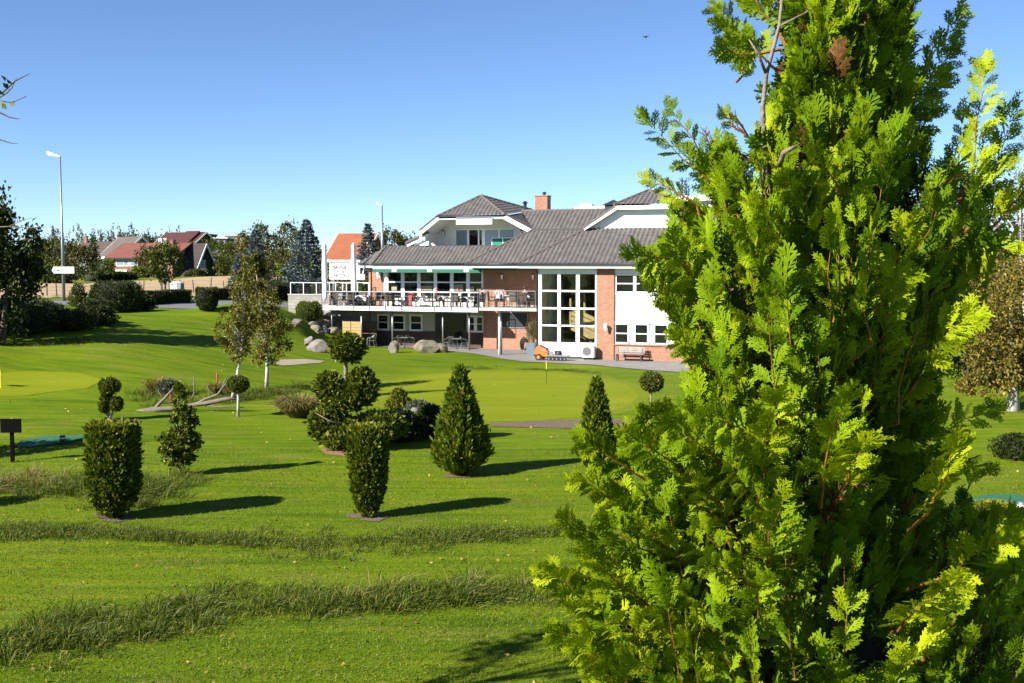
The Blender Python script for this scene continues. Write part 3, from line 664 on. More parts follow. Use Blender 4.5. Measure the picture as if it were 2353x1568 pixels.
hp('wall', MB().box(u_g0, u_g0+0.12, 0.14, VB-0.2, 0.02, ZE-0.05), M_WBOARD)
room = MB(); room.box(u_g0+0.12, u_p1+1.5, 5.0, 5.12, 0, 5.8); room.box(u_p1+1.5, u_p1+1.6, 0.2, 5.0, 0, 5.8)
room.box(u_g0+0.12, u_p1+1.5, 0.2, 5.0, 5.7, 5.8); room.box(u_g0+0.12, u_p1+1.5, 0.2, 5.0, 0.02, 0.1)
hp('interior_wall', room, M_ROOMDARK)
st = MB()
for px, v in ((1255.5, 0.5),): u = bu(px, v); st.box(u-0.07, u+0.07, v, v+0.16, 0.1, 5.6)
st2 = hp('stair_post', st, M_WOOD)
u = bu(1310, 1.6); hp('stair_post', MB().box(u-0.06, u+0.06, 1.6, 1.72, bz(1310, 748, 1.6), bz(1310, 685, 1.6)), M_WOOD)
u = bu(1342, 2.2); hp('stair_post', MB().box(u-0.06, u+0.06, 2.2, 2.32, bz(1342, 735, 2.2), bz(1342, 672, 2.2)), M_WOOD)
u = bu(1361, 1.3); hp('stair_post', MB().box(u-0.04, u+0.04, 1.3, 1.38, bz(1361, 772, 1.3), bz(1361, 728, 1.3)), M_WOOD)
sr = MB()
for k in range(5):
    y0 = 708+k*11; A = np.array([bu(1313, 1.55), 1.55, bz(1313, y0, 1.55)]); Bq = np.array([bu(1369, 1.2), 1.2, bz(1369, y0+27, 1.2)])
    sr.bar(A, Bq, 0.04, 0.235 if k < 4 else 0.3)
hp('stair_railing', sr, M_WOOD)
hp('stair', MB().prism([(bu(1300, 2.2), 2.2, bz(1300, 752, 2.2)), (bu(1375, 1.6), 1.6, bz(1375, 800, 1.6)), (bu(1375, 1.6), 1.6, bz(1375, 790, 1.6)), (bu(1300, 2.2), 2.2, bz(1300, 742, 2.2))], (0, 0.9, 0)), M_WOODD)
# --- brick: pillar, low band right, the wall behind the balconies
hp('brick_wall', MB().box(u_g1, u_p1, -0.06, 0.3, 0.02, ZE-0.06), M_BRICK)
zs_r = bz(1450, 792, 0)
hp('brick_wall', MB().box(u_p1, UR, 0.0, 0.3, 0.02, zs_r), M_BRICK)
hp('window_sill', MB().box(u_p1, UR, -0.07, 0.0, zs_r-0.03, zs_r+0.05), M_BRICK)
zl0, zl1 = bz(1450, 789, 0.05), bz(1450, 741, 0.05); zu0, zu1 = bz(1450, 674, 0.05), bz(1450, 628, 0.05)
hp('wall', MB().box(u_p1, UR, 0.05, 0.25, zl1, zu0), M_WBOARD)
hp('wall', MB().box(u_p1, UR, 0.05, 0.25, zu1, ZE-0.05), M_WBOARD)
hp('wall', MB().box(u_p1, UR, 0.12, 0.25, zs_r, zl1), M_WHITE)
hp('wall', MB().box(u_p1, UR, 0.12, 0.25, zu0, zu1), M_WHITE)
hp('trim', MB().box(u_p1, UR, 0.0, 0.05, zl1-0.02, zl1+0.07).box(u_p1, UR, 0.0, 0.05, zu0-0.07, zu0+0.02), M_WHITE)
for a, b in ((1412, 1446), (1457, 1491), (1502, 1536), (1547, 1581), (1592, 1626), (1640, 1674)):
    window(bu(a, 0.1), bu(b, 0.1), zs_r+0.06, zl1-0.03, 0.11, 0.09)
    window(bu(a+1, 0.1), bu(b+12, 0.1), zu0+0.03, zu1-0.03, 0.11, 0.09)
hp('wall', MB().box(UR-0.3, UR, 0.3, 14, 0.02, ZE-0.05), M_BRICK)
ub0, ub1 = bu(1110, VB), bu(1240, VB)+2.0
hp('brick_wall', MB().box(ub0, ub1, VB, VB+0.3, 0.02, ZE+0.6), M_BRICK)
hp('brick_wall', MB().box(ub0, ub0+0.3, VB+0.3, VB+1.4, 0.02, ZE+0.6), M_BRICK)
# blinded window in the brick wall under the balcony
sc_u0, sc_u1 = bu(1150, VB), bu(1213, VB); sz0, sz1 = bz(1180, 753, VB), bz(1180, 716, VB)
f = hp('window', MB().box(sc_u0, sc_u0+0.05, VB-0.06, VB, sz0, sz1).box(sc_u1-0.05, sc_u1, VB-0.06, VB, sz0, sz1).box(sc_u0+.05, sc_u1-.05, VB-0.06, VB, sz0, sz0+0.06).box(sc_u0+.05, sc_u1-.05, VB-0.06, VB, sz1-.06, sz1), M_GREYMETAL)
sl = MB()
for k in range(18):
    z = sz0+0.07+(sz1-sz0-0.14)*k/18; sl.box(sc_u0+0.05, sc_u1-0.05, VB-0.035, VB-0.02, z, z+(sz1-sz0-0.14)/18*0.86)
sl.build('shutter', M_DKMETAL, f)
# --- upper left wing: brick end with a chamfered corner, six tall windows
uw0, uc = bu(880, VB), bu(858, VB); 
hp('brick_wall', MB().box(uc, uw0, VB, VB+0.3, ZD-0.3, ZE), M_BRICK)
hp('brick_wall', MB().prism([(uc, VB, ZD-0.3), (uc-0.75, VB+0.75, ZD-0.3), (uc-0.54, VB+0.96, ZD-0.3), (uc, VB+0.3, ZD-0.3)], (0, 0, ZE-ZD+0.3)), M_BRICK)
hp('brick_wall', MB().box(uc-0.75, uc-0.55, VB+0.96, VB+7, ZD-0.3, ZE), M_BRICK)
zw1, zw0 = bz(1000, 622, VB), bz(1000, 690, VB)
hp('wall', MB().box(uw0, ub0, VB+0.05, VB+0.2, ZD-0.1, zw0), M_WHITE)
hp('wall', MB().box(uw0, ub0, VB+0.05, VB+0.2, zw1, ZE+0.3), M_WHITE)
wx = [(888, 925), (925, 962), (962, 1000), (1000, 1037.5), (1037.5, 1075), (1075, 1110)]
hp('wall', MB().box(uw0, bu(888, VB), VB+0.05, VB+0.2, zw0, zw1), M_WHITE)
for a, b in wx: window(bu(a, VB), bu(b, VB), zw0, zw1, VB+0.08, 0.13, rows=(0.28, 0.62), mullw=0.09)
# things seen in the windows: pale curtains and boxes just behind nothing but the glass, set as sills inside the frames
for px, w, h in ((905, 12, 9), (980, 26, 11), (1052, 22, 14), (1082, 12, 9), (1100, 12, 6)):
    hp('curtain', MB().box(bu(px-w/2, VB), bu(px+w/2, VB), VB+0.035, VB+0.047, bz(px, 667, VB), bz(px, 667-h, VB)), plain('cream_curtain', (0.42, 0.36, 0.26), 0.8))
# --- ground floor under the deck, in its shade
VL = VB+0.7; ul0, ul1 = bu(832, VL), bu(1112, VL)
zl_a, zl_b = bz(950, 760, VL), bz(950, 722, VL)
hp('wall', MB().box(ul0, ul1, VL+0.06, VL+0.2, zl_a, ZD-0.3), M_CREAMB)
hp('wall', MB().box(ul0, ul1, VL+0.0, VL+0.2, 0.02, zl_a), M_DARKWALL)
for a, b in ((866, 893), (900, 930), (940, 970), (1073, 1092), (1092, 1111)): window(bu(a, VL), bu(b, VL), zl_a, zl_b, VL+0.07, 0.12, mat=M_CREAMB and M_LEDGE)
dr = hp('door', MB().box(bu(1000, VL), bu(1070, VL), VL-0.06, VL, 0.05, zl_b+0.1), M_DKMETAL)
MB().box(bu(1034, VL), bu(1068, VL), VL-0.07, VL-0.062, 0.2, zl_b).build('pane', M_DGLASS, dr)
MB().box(bu(1003, VL), bu(1031, VL), VL-0.07, VL-0.062, 0.2, zl_b).build('pane', M_DGLASS, dr)
# --- deck along the left wing
VD = 3.4; ud0, ud1 = bu(740, VD), bu(1098, VD)
deck = hp('deck', MB().box(ud0+0.05, ud1, VD+0.06, VB+0.0, ZD-0.16, ZD), M_PAVE)
edge = [740, 776, 812, 848, 885, 922, 959.6, 998, 1036.5, 1075, 1098]
for a, b in zip(edge[:-1], edge[1:]):
    MB().box(bu(a, VD)+0.02, bu(b, VD)-0.02, VD, VD+0.06, zdk, ZD+0.02).build('fascia_panel', M_LEDGE, deck)
MB().box(ud0, ud0+0.05, VD+0.06, VB+1.5, zdk, ZD+0.02).build('fascia_panel', M_LEDGE, deck)
def railing(parent, path, posts, z0, h, wires=3, r=0.022, mat=None):
    m = MB(); m.tube([(u, v, z0+h) for u, v in path], r*1.3, 6)
    for u, v in posts: m.tube([(u, v, z0-0.2), (u, v, z0+h)], r, 6)
    for k in range(wires): m.tube([(u, v, z0+h*(k+1)/(wires+1)) for u, v in path], 0.005, 4)
    return m.build('railing', mat or M_GREYMETAL, parent)
zr = bz(900, 670.5, VD)-ZD
railing(deck, [(ud0, VB), (ud0, VD-0.03), (ud1, VD-0.03), (ud1, VD+0.7)], [(bu(p, VD), VD-0.03) for p in edge] + [(ud0, VD+1.2), (ud1, VD+0.6)], ZD, zr)
for px in (762, 830, 901, 1017, 1078):
    u = bu(px, VD+0.6); x, y, _ = bw(u, VD+0.6); MB().tube([(u, VD+0.6, g1(x, y)-0.1), (u, VD+0.6, ZD-0.16)], 0.055, 10).build('deck_post', M_GREYMETAL, deck, smooth=True)
# --- balcony in front of the brick wall
VA = 0.5; ua0, ua1 = bu(1100, VA), u_g0-0.15
balc = hp('balcony', MB().box(ua0, ua1, VA, VB, zb, ZB), M_CONC)
zr2 = bz(1165, 668, VA)-ZB
ps = [bu(p, VA) for p in (1101, 1120, 1147, 1189, 1229)]
railing(balc, [(ps[0], VA+0.04), (ps[-1], VA+0.04)], [(p, VA+0.04) for p in ps], ZB, zr2, wires=4, r=0.016)
railing(balc, [(ua0+0.04, VA+0.04), (ua0+0.04, VD)], [(ua0+0.04, 1.5), (ua0+0.04, 2.6)], ZB, zr2, wires=4, r=0.016)
for px, v in ((1147, 1.1), (1151, 1.5)):
    u = bu(px, v); MB().tube([(u, v, 0), (u, v, zb)], 0.075, 10).build('balcony_post', M_LEDGE if px == 1147 else M_GREYMETAL, balc, smooth=True)
# --- roofs
uA = bu(1190, -0.6, 605); uB = bu(1070, 2.5, 605); uC = bu(856, 4.8, 605)
def rp(u, v, z): return (u, v, z)
s3 = 3.46; z3 = ZE+TAN*s3; VG = 2.86
front = [(uA, -0.6, ZE), (UR+0.6, -0.6, ZE), (UR+0.6, VG, z3), (uA+s3, VG, z3)]
mb = tiled(MB(), front); hp('roof', mb, M_TILE)
ch = MB(); side = [(uA, 2.5, ZE), (uA, -0.6, ZE), (uA+s3, VG, z3), (uA+3.1, 5.6, ZE+TAN*3.1)]; tiled(ch, side); hp('roof', ch, M_TILE)
s2 = 3.52; z2 = ZE+TAN*s2; VR = 8.2; zR = ZE+TAN*(VR-2.5)
mb = MB(); tiled(mb, [(uB, 2.5, ZE), (UR+0.6, 2.5, ZE), (UR+0.6, 2.5+s2, z2), (uB+s2, 2.5+s2, z2)])
tiled(mb, [(uB+s2, 2.5+s2, z2), (UR+0.6, 2.5+s2, z2), (UR+0.6, VR, zR), (uB+1.9, VR, zR)]); hp('roof', mb, M_TILE)
mb = MB(); tiled(mb, [(uB, 5.2, ZE), (uB, 2.5, ZE), (uB+s2, 2.5+s2, z2), (uB+s2, 7.5, z2)]); hp('roof', mb, M_TILE)
hp('roof', MB().prism([(uB+1.9, VR+0.02, zR), (UR+0.6, VR+0.02, zR), (UR+0.6, 15.5, ZE), (uB+1.9, 15.5, ZE)], (0, 0, -0.15)), M_TILE)
VW = 4.8; s1 = 1.9; z1 = ZE+TAN*s1; uCt = bu(887, VW+s1, 567)
fr_ = [(uC, VW, ZE), (uB+2.0, VW, ZE), (uB+2.6, VW+s1, z1), (uCt, VW+s1, z1)]
Aq = (bu(825, VW+1.6, 605), VW+1.6, ZE)
mb = MB(); tiled(mb, fr_); tiled(mb, [Aq, (uC, VW, ZE), (uCt, VW+s1, z1)]); hp('roof', mb, M_TILE)
hp('roof', MB().prism([Aq, (uCt, VW+s1, z1-0.02), (uCt+0.5, 12, z1-0.02), (Aq[0], 12, ZE)], (0, 0, -0.1)), M_TILE)
for a_, b_ in (((uA, -0.6, ZE), (uA+s3, VG, z3)), ((uB, 2.5, ZE), (uB+s2, 2.5+s2, z2)), ((uB+1.9, VR, zR), (UR, VR, zR)), ((uC, VW, ZE), (uCt, VW+s1, z1))):
    cp = MB(); caps(cp, a_, b_); hp('ridge_cap', cp, M_TILECAP)
# eaves: gutter, white fascia, soffit
gt = MB()
for p, q in (((uA-0.05, -0.68), (UR+0.6, -0.68)), ((uB-0.05, 2.42), (uA+0.1, 2.42)), ((uC, VW-0.08), (uB+0.1, VW-0.08)), ((Aq[0], Aq[1]-0.08), (uC, VW-0.08))):
    gt.tube([(p[0], p[1], ZE-0.03), (q[0], q[1], ZE-0.03)], 0.075, 8)
hp('gutter', gt, M_DKMETAL, True)
fs = MB()
fs.box(uA, UR+0.6, -0.6, -0.55, ZE-0.27, ZE-0.02); fs.box(uB, uA+0.1, 2.5, 2.55, ZE-0.27, ZE-0.02); fs.box(uC, uB+0.1, VW, VW+0.05, ZE-0.27, ZE-0.02)
fs.box(uA, uA+0.05, -0.55, 2.5, ZE-0.27, ZE-0.02); fs.box(uB, uB+0.05, 2.55, VW, ZE-0.27, ZE-0.02)
fs.prism([(Aq[0], Aq[1], ZE-0.27), (uC, VW, ZE-0.27), (uC+0.03, VW+0.05, ZE-0.27), (Aq[0]+0.03, Aq[1]+0.05, ZE-0.27)], (0, 0, 0.25))
hp('fascia', fs, M_WHITE)
sf = MB(); sf.box(uA+0.05, UR+0.5, -0.55, -0.03, ZE-0.24, ZE-0.2); sf.box(uB+0.05, uA, 2.55, VB, ZE-0.24, ZE-0.2); sf.box(uC, uB, VW+0.05, VB+0.05, ZE-0.24, ZE-0.2); sf.box(uA+0.05, u_g0+0.1, -0.02, VB, ZE-0.2, ZE-0.16)
hp('soffit', sf, M_WOODD)
# --- upper balcony and half-hipped gable over the left wing
VF = 6.2; zh = bz(1083, 495, VF); uD, uE = bu(1007, VF, 494), bu(1160, VF, 492); uG, zG = bp(1224, 529, VF); uH, zH = bp(966, 531, VF)
uP, zP = bp(1105, 450, VF+2.3); VP = VF+2.3
kb = bp(1226, 484, 12.0); BK = (kb[0], 12.0, kb[1])
mb = MB(); tiled(mb, [(uD, VF, zh), (uE, VF, zh), (uP, VP, zP)])
tiled(mb, [(uE, VF, zh), BK, (uP, VP, zP)], amp=0.03)
tiled(mb, [(uG, VF, zG), (uG, 8.6, zG), (uE, 9.2, zh-0.02), (uE, VF, zh)])
mb.add([(uE, VF, zh-.02), (uG, VF+.1, zG-.03), (uG, 8.8, zG+.1), BK, (uE, 12, zh-1)], [(0, 1, 2), (0, 2, 3), (0, 3, 4)])
hp('roof', mb, M_TILE)
lb = MB(); slab(lb, [(uH, VF, zH), (uD, VF, zh), (uD, 12, zh), (uH, 12, zH)], 0.1); lb.prism([(uD, VF, zh), (uP, VP, zP), (uD, 12, zh)], (0, 0, -0.1)); hp('roof', lb, M_TILE)
sf = MB(); sf.prism([(uH, VF+0.02, zH-0.17), (uD, VF+0.02, zh-0.17), (uD, 9.0, zh-0.17), (uH, 9.0, zH-0.17)], (0, 0, -0.06))
sf.prism([(uG, VF+0.02, zG-0.17), (uE, VF+0.02, zh-0.17), (uE, 9.0, zh-0.17), (uG, 9.0, zG-0.17)], (0, 0, -0.06))
sf.box(uD, uE, VF+0.02, 9.0, zh-0.23, zh-0.17); hp('soffit', sf, M_WHITE)
rk = MB(); rk.bar((uE-0.05, VF-0.04, zh-0.12), (uG, VF-0.04, zG-0.12), 0.06, 0.30); hp('rake_board', rk, M_WHITE)
rk = MB(); rk.bar((uD+0.05, VF-0.04, zh-0.12), (uH, VF-0.04, zH-0.12), 0.06, 0.24); rk.box(uH-0.05, uH+0.1, VF-0.05, VF+0.1, zH-0.75, zH-0.1); hp('rake_board', rk, M_WHITE)
rk = MB(); rk.bar((uE, VF-0.03, zh+0.07), (uG+0.05, VF-0.03, zG+0.07), 0.12, 0.1); hp('roof_edge', rk, M_DKMETAL)
rk = MB(); rk.bar((uD, VF-0.03, zh+0.07), (uH-0.05, VF-0.03, zH+0.07), 0.12, 0.1); hp('roof_edge', rk, M_DKMETAL)
hp('gutter', MB().tube([(uD-0.15, VF-0.06, zh-0.03), (uE+0.05, VF-0.06, zh-0.03)], 0.07, 8), M_DKMETAL, True)
for a_, b_ in (((uD, VF, zh), (uP, VP, zP)), ((uE, VF, zh), (uP, VP, zP)), ((uP, VP, zP), BK)):
    cp = MB(); caps(cp, a_, b_); hp('ridge_cap', cp, M_TILECAP)
VWW = 8.8; zfl = z1-0.1
hp('wall', MB().prism([(uH+0.2, VWW, zfl-0.5), (uG+0.2, VWW, zfl-0.5), (uG+0.2, VWW, zG-0.1), (uE, VWW, zh-0.15), (uD, VWW, zh-0.15), (uH+0.2, VWW, zH-0.1)], (0, 0.2, 0)), M_WCLAP)
hp('wall', MB().prism([(bu(940, VF+0.6, 562), VF+0.6, zfl), (uD-0.2, VF+0.6, zfl), (uH+0.35, VF+0.6, zH-0.65), (uH-0.05, VF+0.6, zH-0.65)], (0, 0.1, 0)), M_WCLAP)
hp('wall', MB().box(uH+0.05, uH+0.2, VF+0.7, VWW, zfl-0.3, zH-0.15), M_WCLAP)
hp('parapet', MB().box(uCt+0.9, uB+4.5, VW+s1+0.02, VW+s1+0.12, z1-0.1, bz(1040, 564.5, VW+s1)), M_WHITE)
hp('parapet_cap', MB().box(uCt+0.9, uB+4.5, VW+s1, VW+s1+0.14, bz(1040, 564.5, VW+s1), bz(1040, 563, VW+s1)), M_DKMETAL)
hp('roof_deck', MB().box(uCt+1, uB+5, VW+s1+0.12, VWW, zfl-0.1, zfl), M_CONC)
rk = MB(); q0, q1 = bp(935, 563, VF+0.4), bp(984, 539, VF+0.4); rk.bar((q0[0], VF+0.4, q0[1]), (q1[0], VF+0.4, q1[1]), 0.06, 0.22); hp('rake_board', rk, M_WHITE)
rk = MB(); rk.bar((q0[0]-0.1, VF+0.4, q0[1]+0.17), (q1[0], VF+0.4, q1[1]+0.17), 0.3, 0.1); hp('roof_edge', rk, M_TILE)
zt, zbm = bz(1110, 528, VWW), zfl
fw = MB(); segs = [1040, 1049, 1074, 1078.7, 1099, 1102, 1108, 1115, 1145, 1150, 1181, 1186]
for i in range(0, 12, 2): fw.box(bu(segs[i], VWW), bu(segs[i+1], VWW), VWW-0.08, VWW, zbm, zt)
fw.box(bu(1049, VWW), bu(1181, VWW), VWW-0.08, VWW, zt, zt+0.1)
wf = hp('window', fw, M_WHITE)
for a, b, mt in ((1049, 1074, M_SKYGLASS), (1078.7, 1099, M_DGLASS), (1102, 1108, M_DGLASS), (1115, 1145, M_SKYGLASS), (1150, 1181, M_SKYGLASS)):
    MB().box(bu(a, VWW), bu(b, VWW), VWW-0.04, VWW-0.02, zbm, zt).build('pane', mt, wf)
# --- right gable above the front roof
gA, gB, gC, gD_ = bp(1345, 527, VG), bp(1420, 479, VG), bp(1548, 478, VG), bp(1606, 527, VG)
hp('wall', MB().prism([(gA[0], VG, z3-0.1), (gD_[0], VG, z3-0.1), (gC[0], VG, gC[1]), (gB[0], VG, gB[1])], (0, 0.2, 0)), M_WCLAP)
rk = MB()
for a, b in ((gA, gB), (gC, gD_)): rk.bar((a[0], VG-0.42, a[1]+0.05), (b[0], VG-0.42, b[1]+0.05), 0.08, 0.26)
rk.box(gB[0]-0.05, gC[0]+0.05, VG-0.46, VG-0.38, gB[1]-0.08, gB[1]+0.16); hp('rake_board', rk, M_WHITE)
gz_ = gB[1]+0.2; gp = bp(1490, 438, VG+1.7)
mb = MB(); tiled(mb, [(gB[0]-0.15, VG-0.5, gz_), (gC[0]+0.15, VG-0.5, gz_), (gp[0], VG+1.7, gp[1])])
tiled(mb, [(gC[0]+0.15, VG-0.5, gz_), (gC[0]+0.15, 9, gz_), (gp[0], 9, gp[1]), (gp[0], VG+1.7, gp[1])])
tiled(mb, [(gD_[0]+0.15, VG-0.5, gD_[1]+0.15), (gD_[0]+0.15, 9, gD_[1]+0.15), (gC[0]+0.15, 9, gz_), (gC[0]+0.15, VG-0.5, gz_)])
slab(mb, [(gA[0]-0.1, VG-0.5, gA[1]+0.15), (gB[0]-0.15, VG-0.5, gz_), (gB[0]-0.15, 9, gz_), (gA[0]-0.1, 9, gA[1]+0.15)], 0.1)
mb.prism([(gB[0]-0.15, VG-0.5, gz_), (gp[0], VG+1.7, gp[1]), (gp[0], 9, gp[1]), (gB[0]-0.15, 9, gz_)], (0, 0, -0.1))
hp('roof', mb, M_TILE)
for a_, b_ in (((gB[0]-0.15, VG-0.5, gz_), (gp[0], VG+1.7, gp[1])), ((gC[0]+0.15, VG-0.5, gz_), (gp[0], VG+1.7, gp[1])), ((gp[0], VG+1.7, gp[1]), (gp[0], 9, gp[1]))):
    cp = MB(); caps(cp, a_, b_); hp('ridge_cap', cp, M_TILECAP)
# --- chimney, pipes and vent housing
cu0, cu1 = bu(1229, 9.3, 465), bu(1257, 9.3, 465); cz1 = bz(1243, 450, 9.3)
chm = hp('chimney', MB().box(cu0, cu1, 9.3, 10.1, zR-1.2, cz1).box(cu0-0.04, cu1+0.04, 9.26, 10.14, cz1, cz1+0.06), M_BRICK)
MB().tube([((cu0+cu1)/2+0.1, 9.7, cz1), ((cu0+cu1)/2+0.1, 9.7, cz1+0.2)], 0.1, 10).lathe([(0.02, 0.33), (0.15, 0.28), (0.15, 0.2), (0.05, 0.18)], ((cu0+cu1)/2+0.1, 9.7, cz1), 10).build('chimney_pot', M_DKMETAL, chm)
vu = bu(1206, 10.0, 475); vz = bz(1206, 466, 10.0)
hp('vent_pipe', MB().tube([(vu, 10.0, zR-1.2), (vu, 10.0, vz)], 0.12, 10).lathe([(0.14, vz-0.02), (0.25, vz), (0.02, vz+0.16)], (vu, 10, 0), 10), M_DKMETAL)
b0, b1 = bu(1389, 7.6, 475), bu(1421, 7.6, 475); q = bz(1405, 470, 7.6); qa = bz(1405, 458, 8.1)
hp('roof_vent', MB().box(b0, b1, 7.6, 8.6, zR-1, q).add([(b0-.15, 7.45, q), (b1+.15, 7.45, q), (b1+.15, 8.75, q), (b0-.15, 8.75, q), ((b0+b1)/2, 8.1, qa)], [(0,1,4), (1,2,4), (2,3,4), (3,0,4), (3,2,1,0)]), M_DKMETAL)
# --- white flat-roofed block behind
def annex():
    t = empty('annex_building', bw(0, 20), 'white flat-roofed block showing behind the hotel roof ridge', 'building', rz=-TH)
    u0 = bu(1322, 20, 478); u1 = bu(1392, 20, 478); z = bz(1350, 478, 20); u2 = bu(1545, 20, 460); u3 = bu(1760, 20, 460); z4 = bz(1590, 452, 20)
    MB().box(u0+.5, u2, 0, 8, 0, z-0.2).box(u2, u3, 0, 9, 0, z4-0.3).build('wall', M_WHITE, t)
    MB().box(u0, u2, -0.3, 8.3, z-0.2, z+0.12).box(u2-0.2, u3+.3, -0.4, 9.3, z4-0.3, z4+.1).build('roof', M_LEDGE, t)
    a = bu(1570, 20, 470)
    for k in range(4): 
        f = MB().box(a+k*1.6, a+k*1.6+1.2, -0.05, 0.0, z4-2.0, z4-0.9).build('window', M_DGLASS, t)
    MB().box(u0+0.3, u0+1.2, 0.3, 1.2, z+0.12, z+0.4).build('roof_hatch', M_LEDGE, t)
annex()
# ------------------------------------------------------------------ awnings, lamps and other fixtures
def awning(name, label, px0, px1, py0, py1, v, proj, patches=()):
    u0, u1 = bu(px0, v), bu(px1, v); zt, zb_ = bz((px0+px1)/2, py0, v), bz((px0+px1)/2, py1, v)
    t = empty(name, bw(u0, v, 0), label, 'awning', rz=-TH); w = u1-u0
    m = MB(); n = int(w/0.16)
    for i in range(n):
        a = w*i/n; b = w*(i+1)/n; mid = (a+b)/2
        m.add([(a, 0, zt), (b, 0, zt), (b, 0, zb_+0.05), (mid, -0.01, zb_), (a, 0, zb_+0.05)], [(0, 4, 3, 2, 1)])
    m.build('valance', M_GREEN_AW, t, recalc=False)
    MB().prism([(0, 0, zt), (w, 0, zt), (w, proj, zt+0.22), (0, proj, zt+0.22)], (0, 0, 0.015)).build('canopy', M_GREEN_AW, t)
    MB().box(0, w, -0.03, 0.03, zt-0.01, zt+0.05).build('front_bar', M_WHITE, t)
    for x in (w*0.2, w*0.8):
        MB().bar((x, 0.02, zt), (x+0.2, proj*0.6, zt-0.12), 0.04, 0.04).bar((x+0.2, proj*0.6, zt-0.12), (x, proj, zt-0.05), 0.04, 0.04).build('folding_arm', M_LEDGE, t)
    for p in patches:
        a = bu(p, v)-u0; e = MB().box(a, a+0.34, -0.022, -0.012, zb_+0.06, zt-0.02).build('emblem', M_WHITE, t)
        g = MB(); hgt = zt-zb_
        g.tube([(a+0.05+0.24*i/10, -0.027, zb_+0.06+hgt*(0.36+0.13*math.sin(i*2.2))) for i in range(11)], 0.014, 4).build('lettering', M_GREEN_AW, e)
    return t
awning('awning', 'long green rolled-out awning with white emblems over the left wing windows', 857, 1107, 617, 626, 4.3, 1.4, (901, 982, 1066))
awning('awning', 'short green awning with scalloped edge over the brick balcony wall', 1084, 1229, 613.5, 621, 3.6, 2.1)
vu0, vu1 = bu(1048.5, VF-0.1), bu(1130.5, VF-0.1); z_a, z_b, z_c = bz(1090, 497, VF-0.1), bz(1090, 501, VF-0.1), bz(1090, 515, VF-0.1)
t = empty('awning', bw(vu0, VF-0.12), 'white awning panel with grey scalloped edge under the upper gable', 'awning', rz=-TH)
MB().box(0, vu1-vu0, 0, 0.05, z_c, z_b+0.02).build('panel', plain('printed_white_canvas', (0.74, 0.74, 0.75), 0.7, 0.10, 5.0), t)
m = MB(); n = 26; w = vu1-vu0
for i in range(n):
    a = w*i/n; b = w*(i+1)/n; m.add([(a, -0.02, z_a), (b, -0.02, z_a), (b, -0.02, z_b), ((a+b)/2, -0.02, z_b-0.05), (a, -0.02, z_b)], [(0, 4, 3, 2, 1)])
m.build('valance', plain('grey_canvas', (0.16, 0.17, 0.2)), t, recalc=False)
def lamp(px, py, v, label, s=1.0, mat=None):
    u, z = bp(px, py, v); t = empty('wall_lamp', bw(u, v, z), label, 'lamp', rz=-TH); mt = mat or M_DKMETAL
    MB().box(-0.05*s, 0.05*s, -0.03, 0.0, -0.16*s, 0.12*s).bar((0, -0.02, 0.06*s), (0, -0.22*s, 0.12*s), 0.03, 0.03).build('bracket', mt, t)
    MB().lathe([(0.03*s, 0.2*s), (0.12*s, 0.12*s), (0.12*s, 0.10*s)], (0, -0.22*s, 0), 8).build('cap', mt, t)
    MB().lathe([(0.10*s, 0.10*s), (0.06*s, -0.18*s), (0.02*s, -0.24*s)], (0, -0.22*s, 0), 8).build('lantern', M_LEDGE, t)
lamp(1393, 750, -0.06, 'white lantern on the brick pillar right of the tall window', 1.15, M_WHITE)
lamp(1155, 634, VB, 'lantern on the brick balcony wall, in the awning shade', .95)
lamp(1226, 634, VB, 'lantern beside the drainpipe at the end of the brick balcony wall', .9)
lamp(872, 632, VB, 'white lantern on the brick end wall left of the six windows', 1.2, M_WHITE)
lamp(1021, 534, VWW, 'small lantern on the boarded wall of the upper balcony', 1.0)
lamp(1199, 533, VWW, 'dark lantern at the right end of the upper balcony wall', 0.9)
# camera-like box under the eave
u, z = bp(833, 636, VW+1.7); t = empty('loudspeaker', bw(u, VW+1.7, z), 'white outdoor loudspeaker under the eave at the left end of the hotel', 'loudspeaker', rz=-TH)
MB().add([(-.2,-.15,-.2),(.2,-.15,-.2),(.15,.15,-.2),(-.15,.15,-.2),(-.25,-.2,.2),(.25,-.2,.2),(.18,.15,.2),(-.18,.15,.2)], [(0,3,2,1),(4,5,6,7),(0,1,5,4),(1,2,6,5),(2,3,7,6),(3,0,4,7)]).build('cabinet', M_WHITE, t)
MB().bar((0, 0, 0.2), (0, 0.3, 0.7), 0.05, 0.05).build('bracket', M_WHITE, t)
# table-tennis table folded up on the upper balcony
u, z = bp(1129, 562, VW+s1+0.9); u2, z2_ = bp(1181, 545, VW+s1+0.9)
t = empty('folded_table', bw(u, VW+s1+0.9, zfl), 'green folded games table with white edges on the upper balcony', 'table', rz=-TH)
w = u2-u; h1 = z2_-zfl
MB().box(0.05, w/2-.03, 0, 0.04, 0.1, h1-0.05).box(w/2+.03, w-.05, 0, 0.04, 0.1, h1-.05).build('tabletop', plain('table_green', (0.0, 0.27, 0.16), 0.5), t)
MB().box(0, w, -0.005, 0.045, h1-.05, h1).box(0, .05, -0.005, .045, .1, h1-.05).box(w-.05, w, -0.005, .045, .1, h1-.05).box(w/2-.03, w/2+.03, -0.005, .045, .1, h1-.05).box(0, w, -.005, .045, 0.05, .1).build('edge', M_WHITE, t)
for x in (0.2, w-0.2): MB().bar((x, -0.2, 0.02), (x, 0.3, 0.02), 0.05, 0.05).build('foot', M_DKMETAL, t)

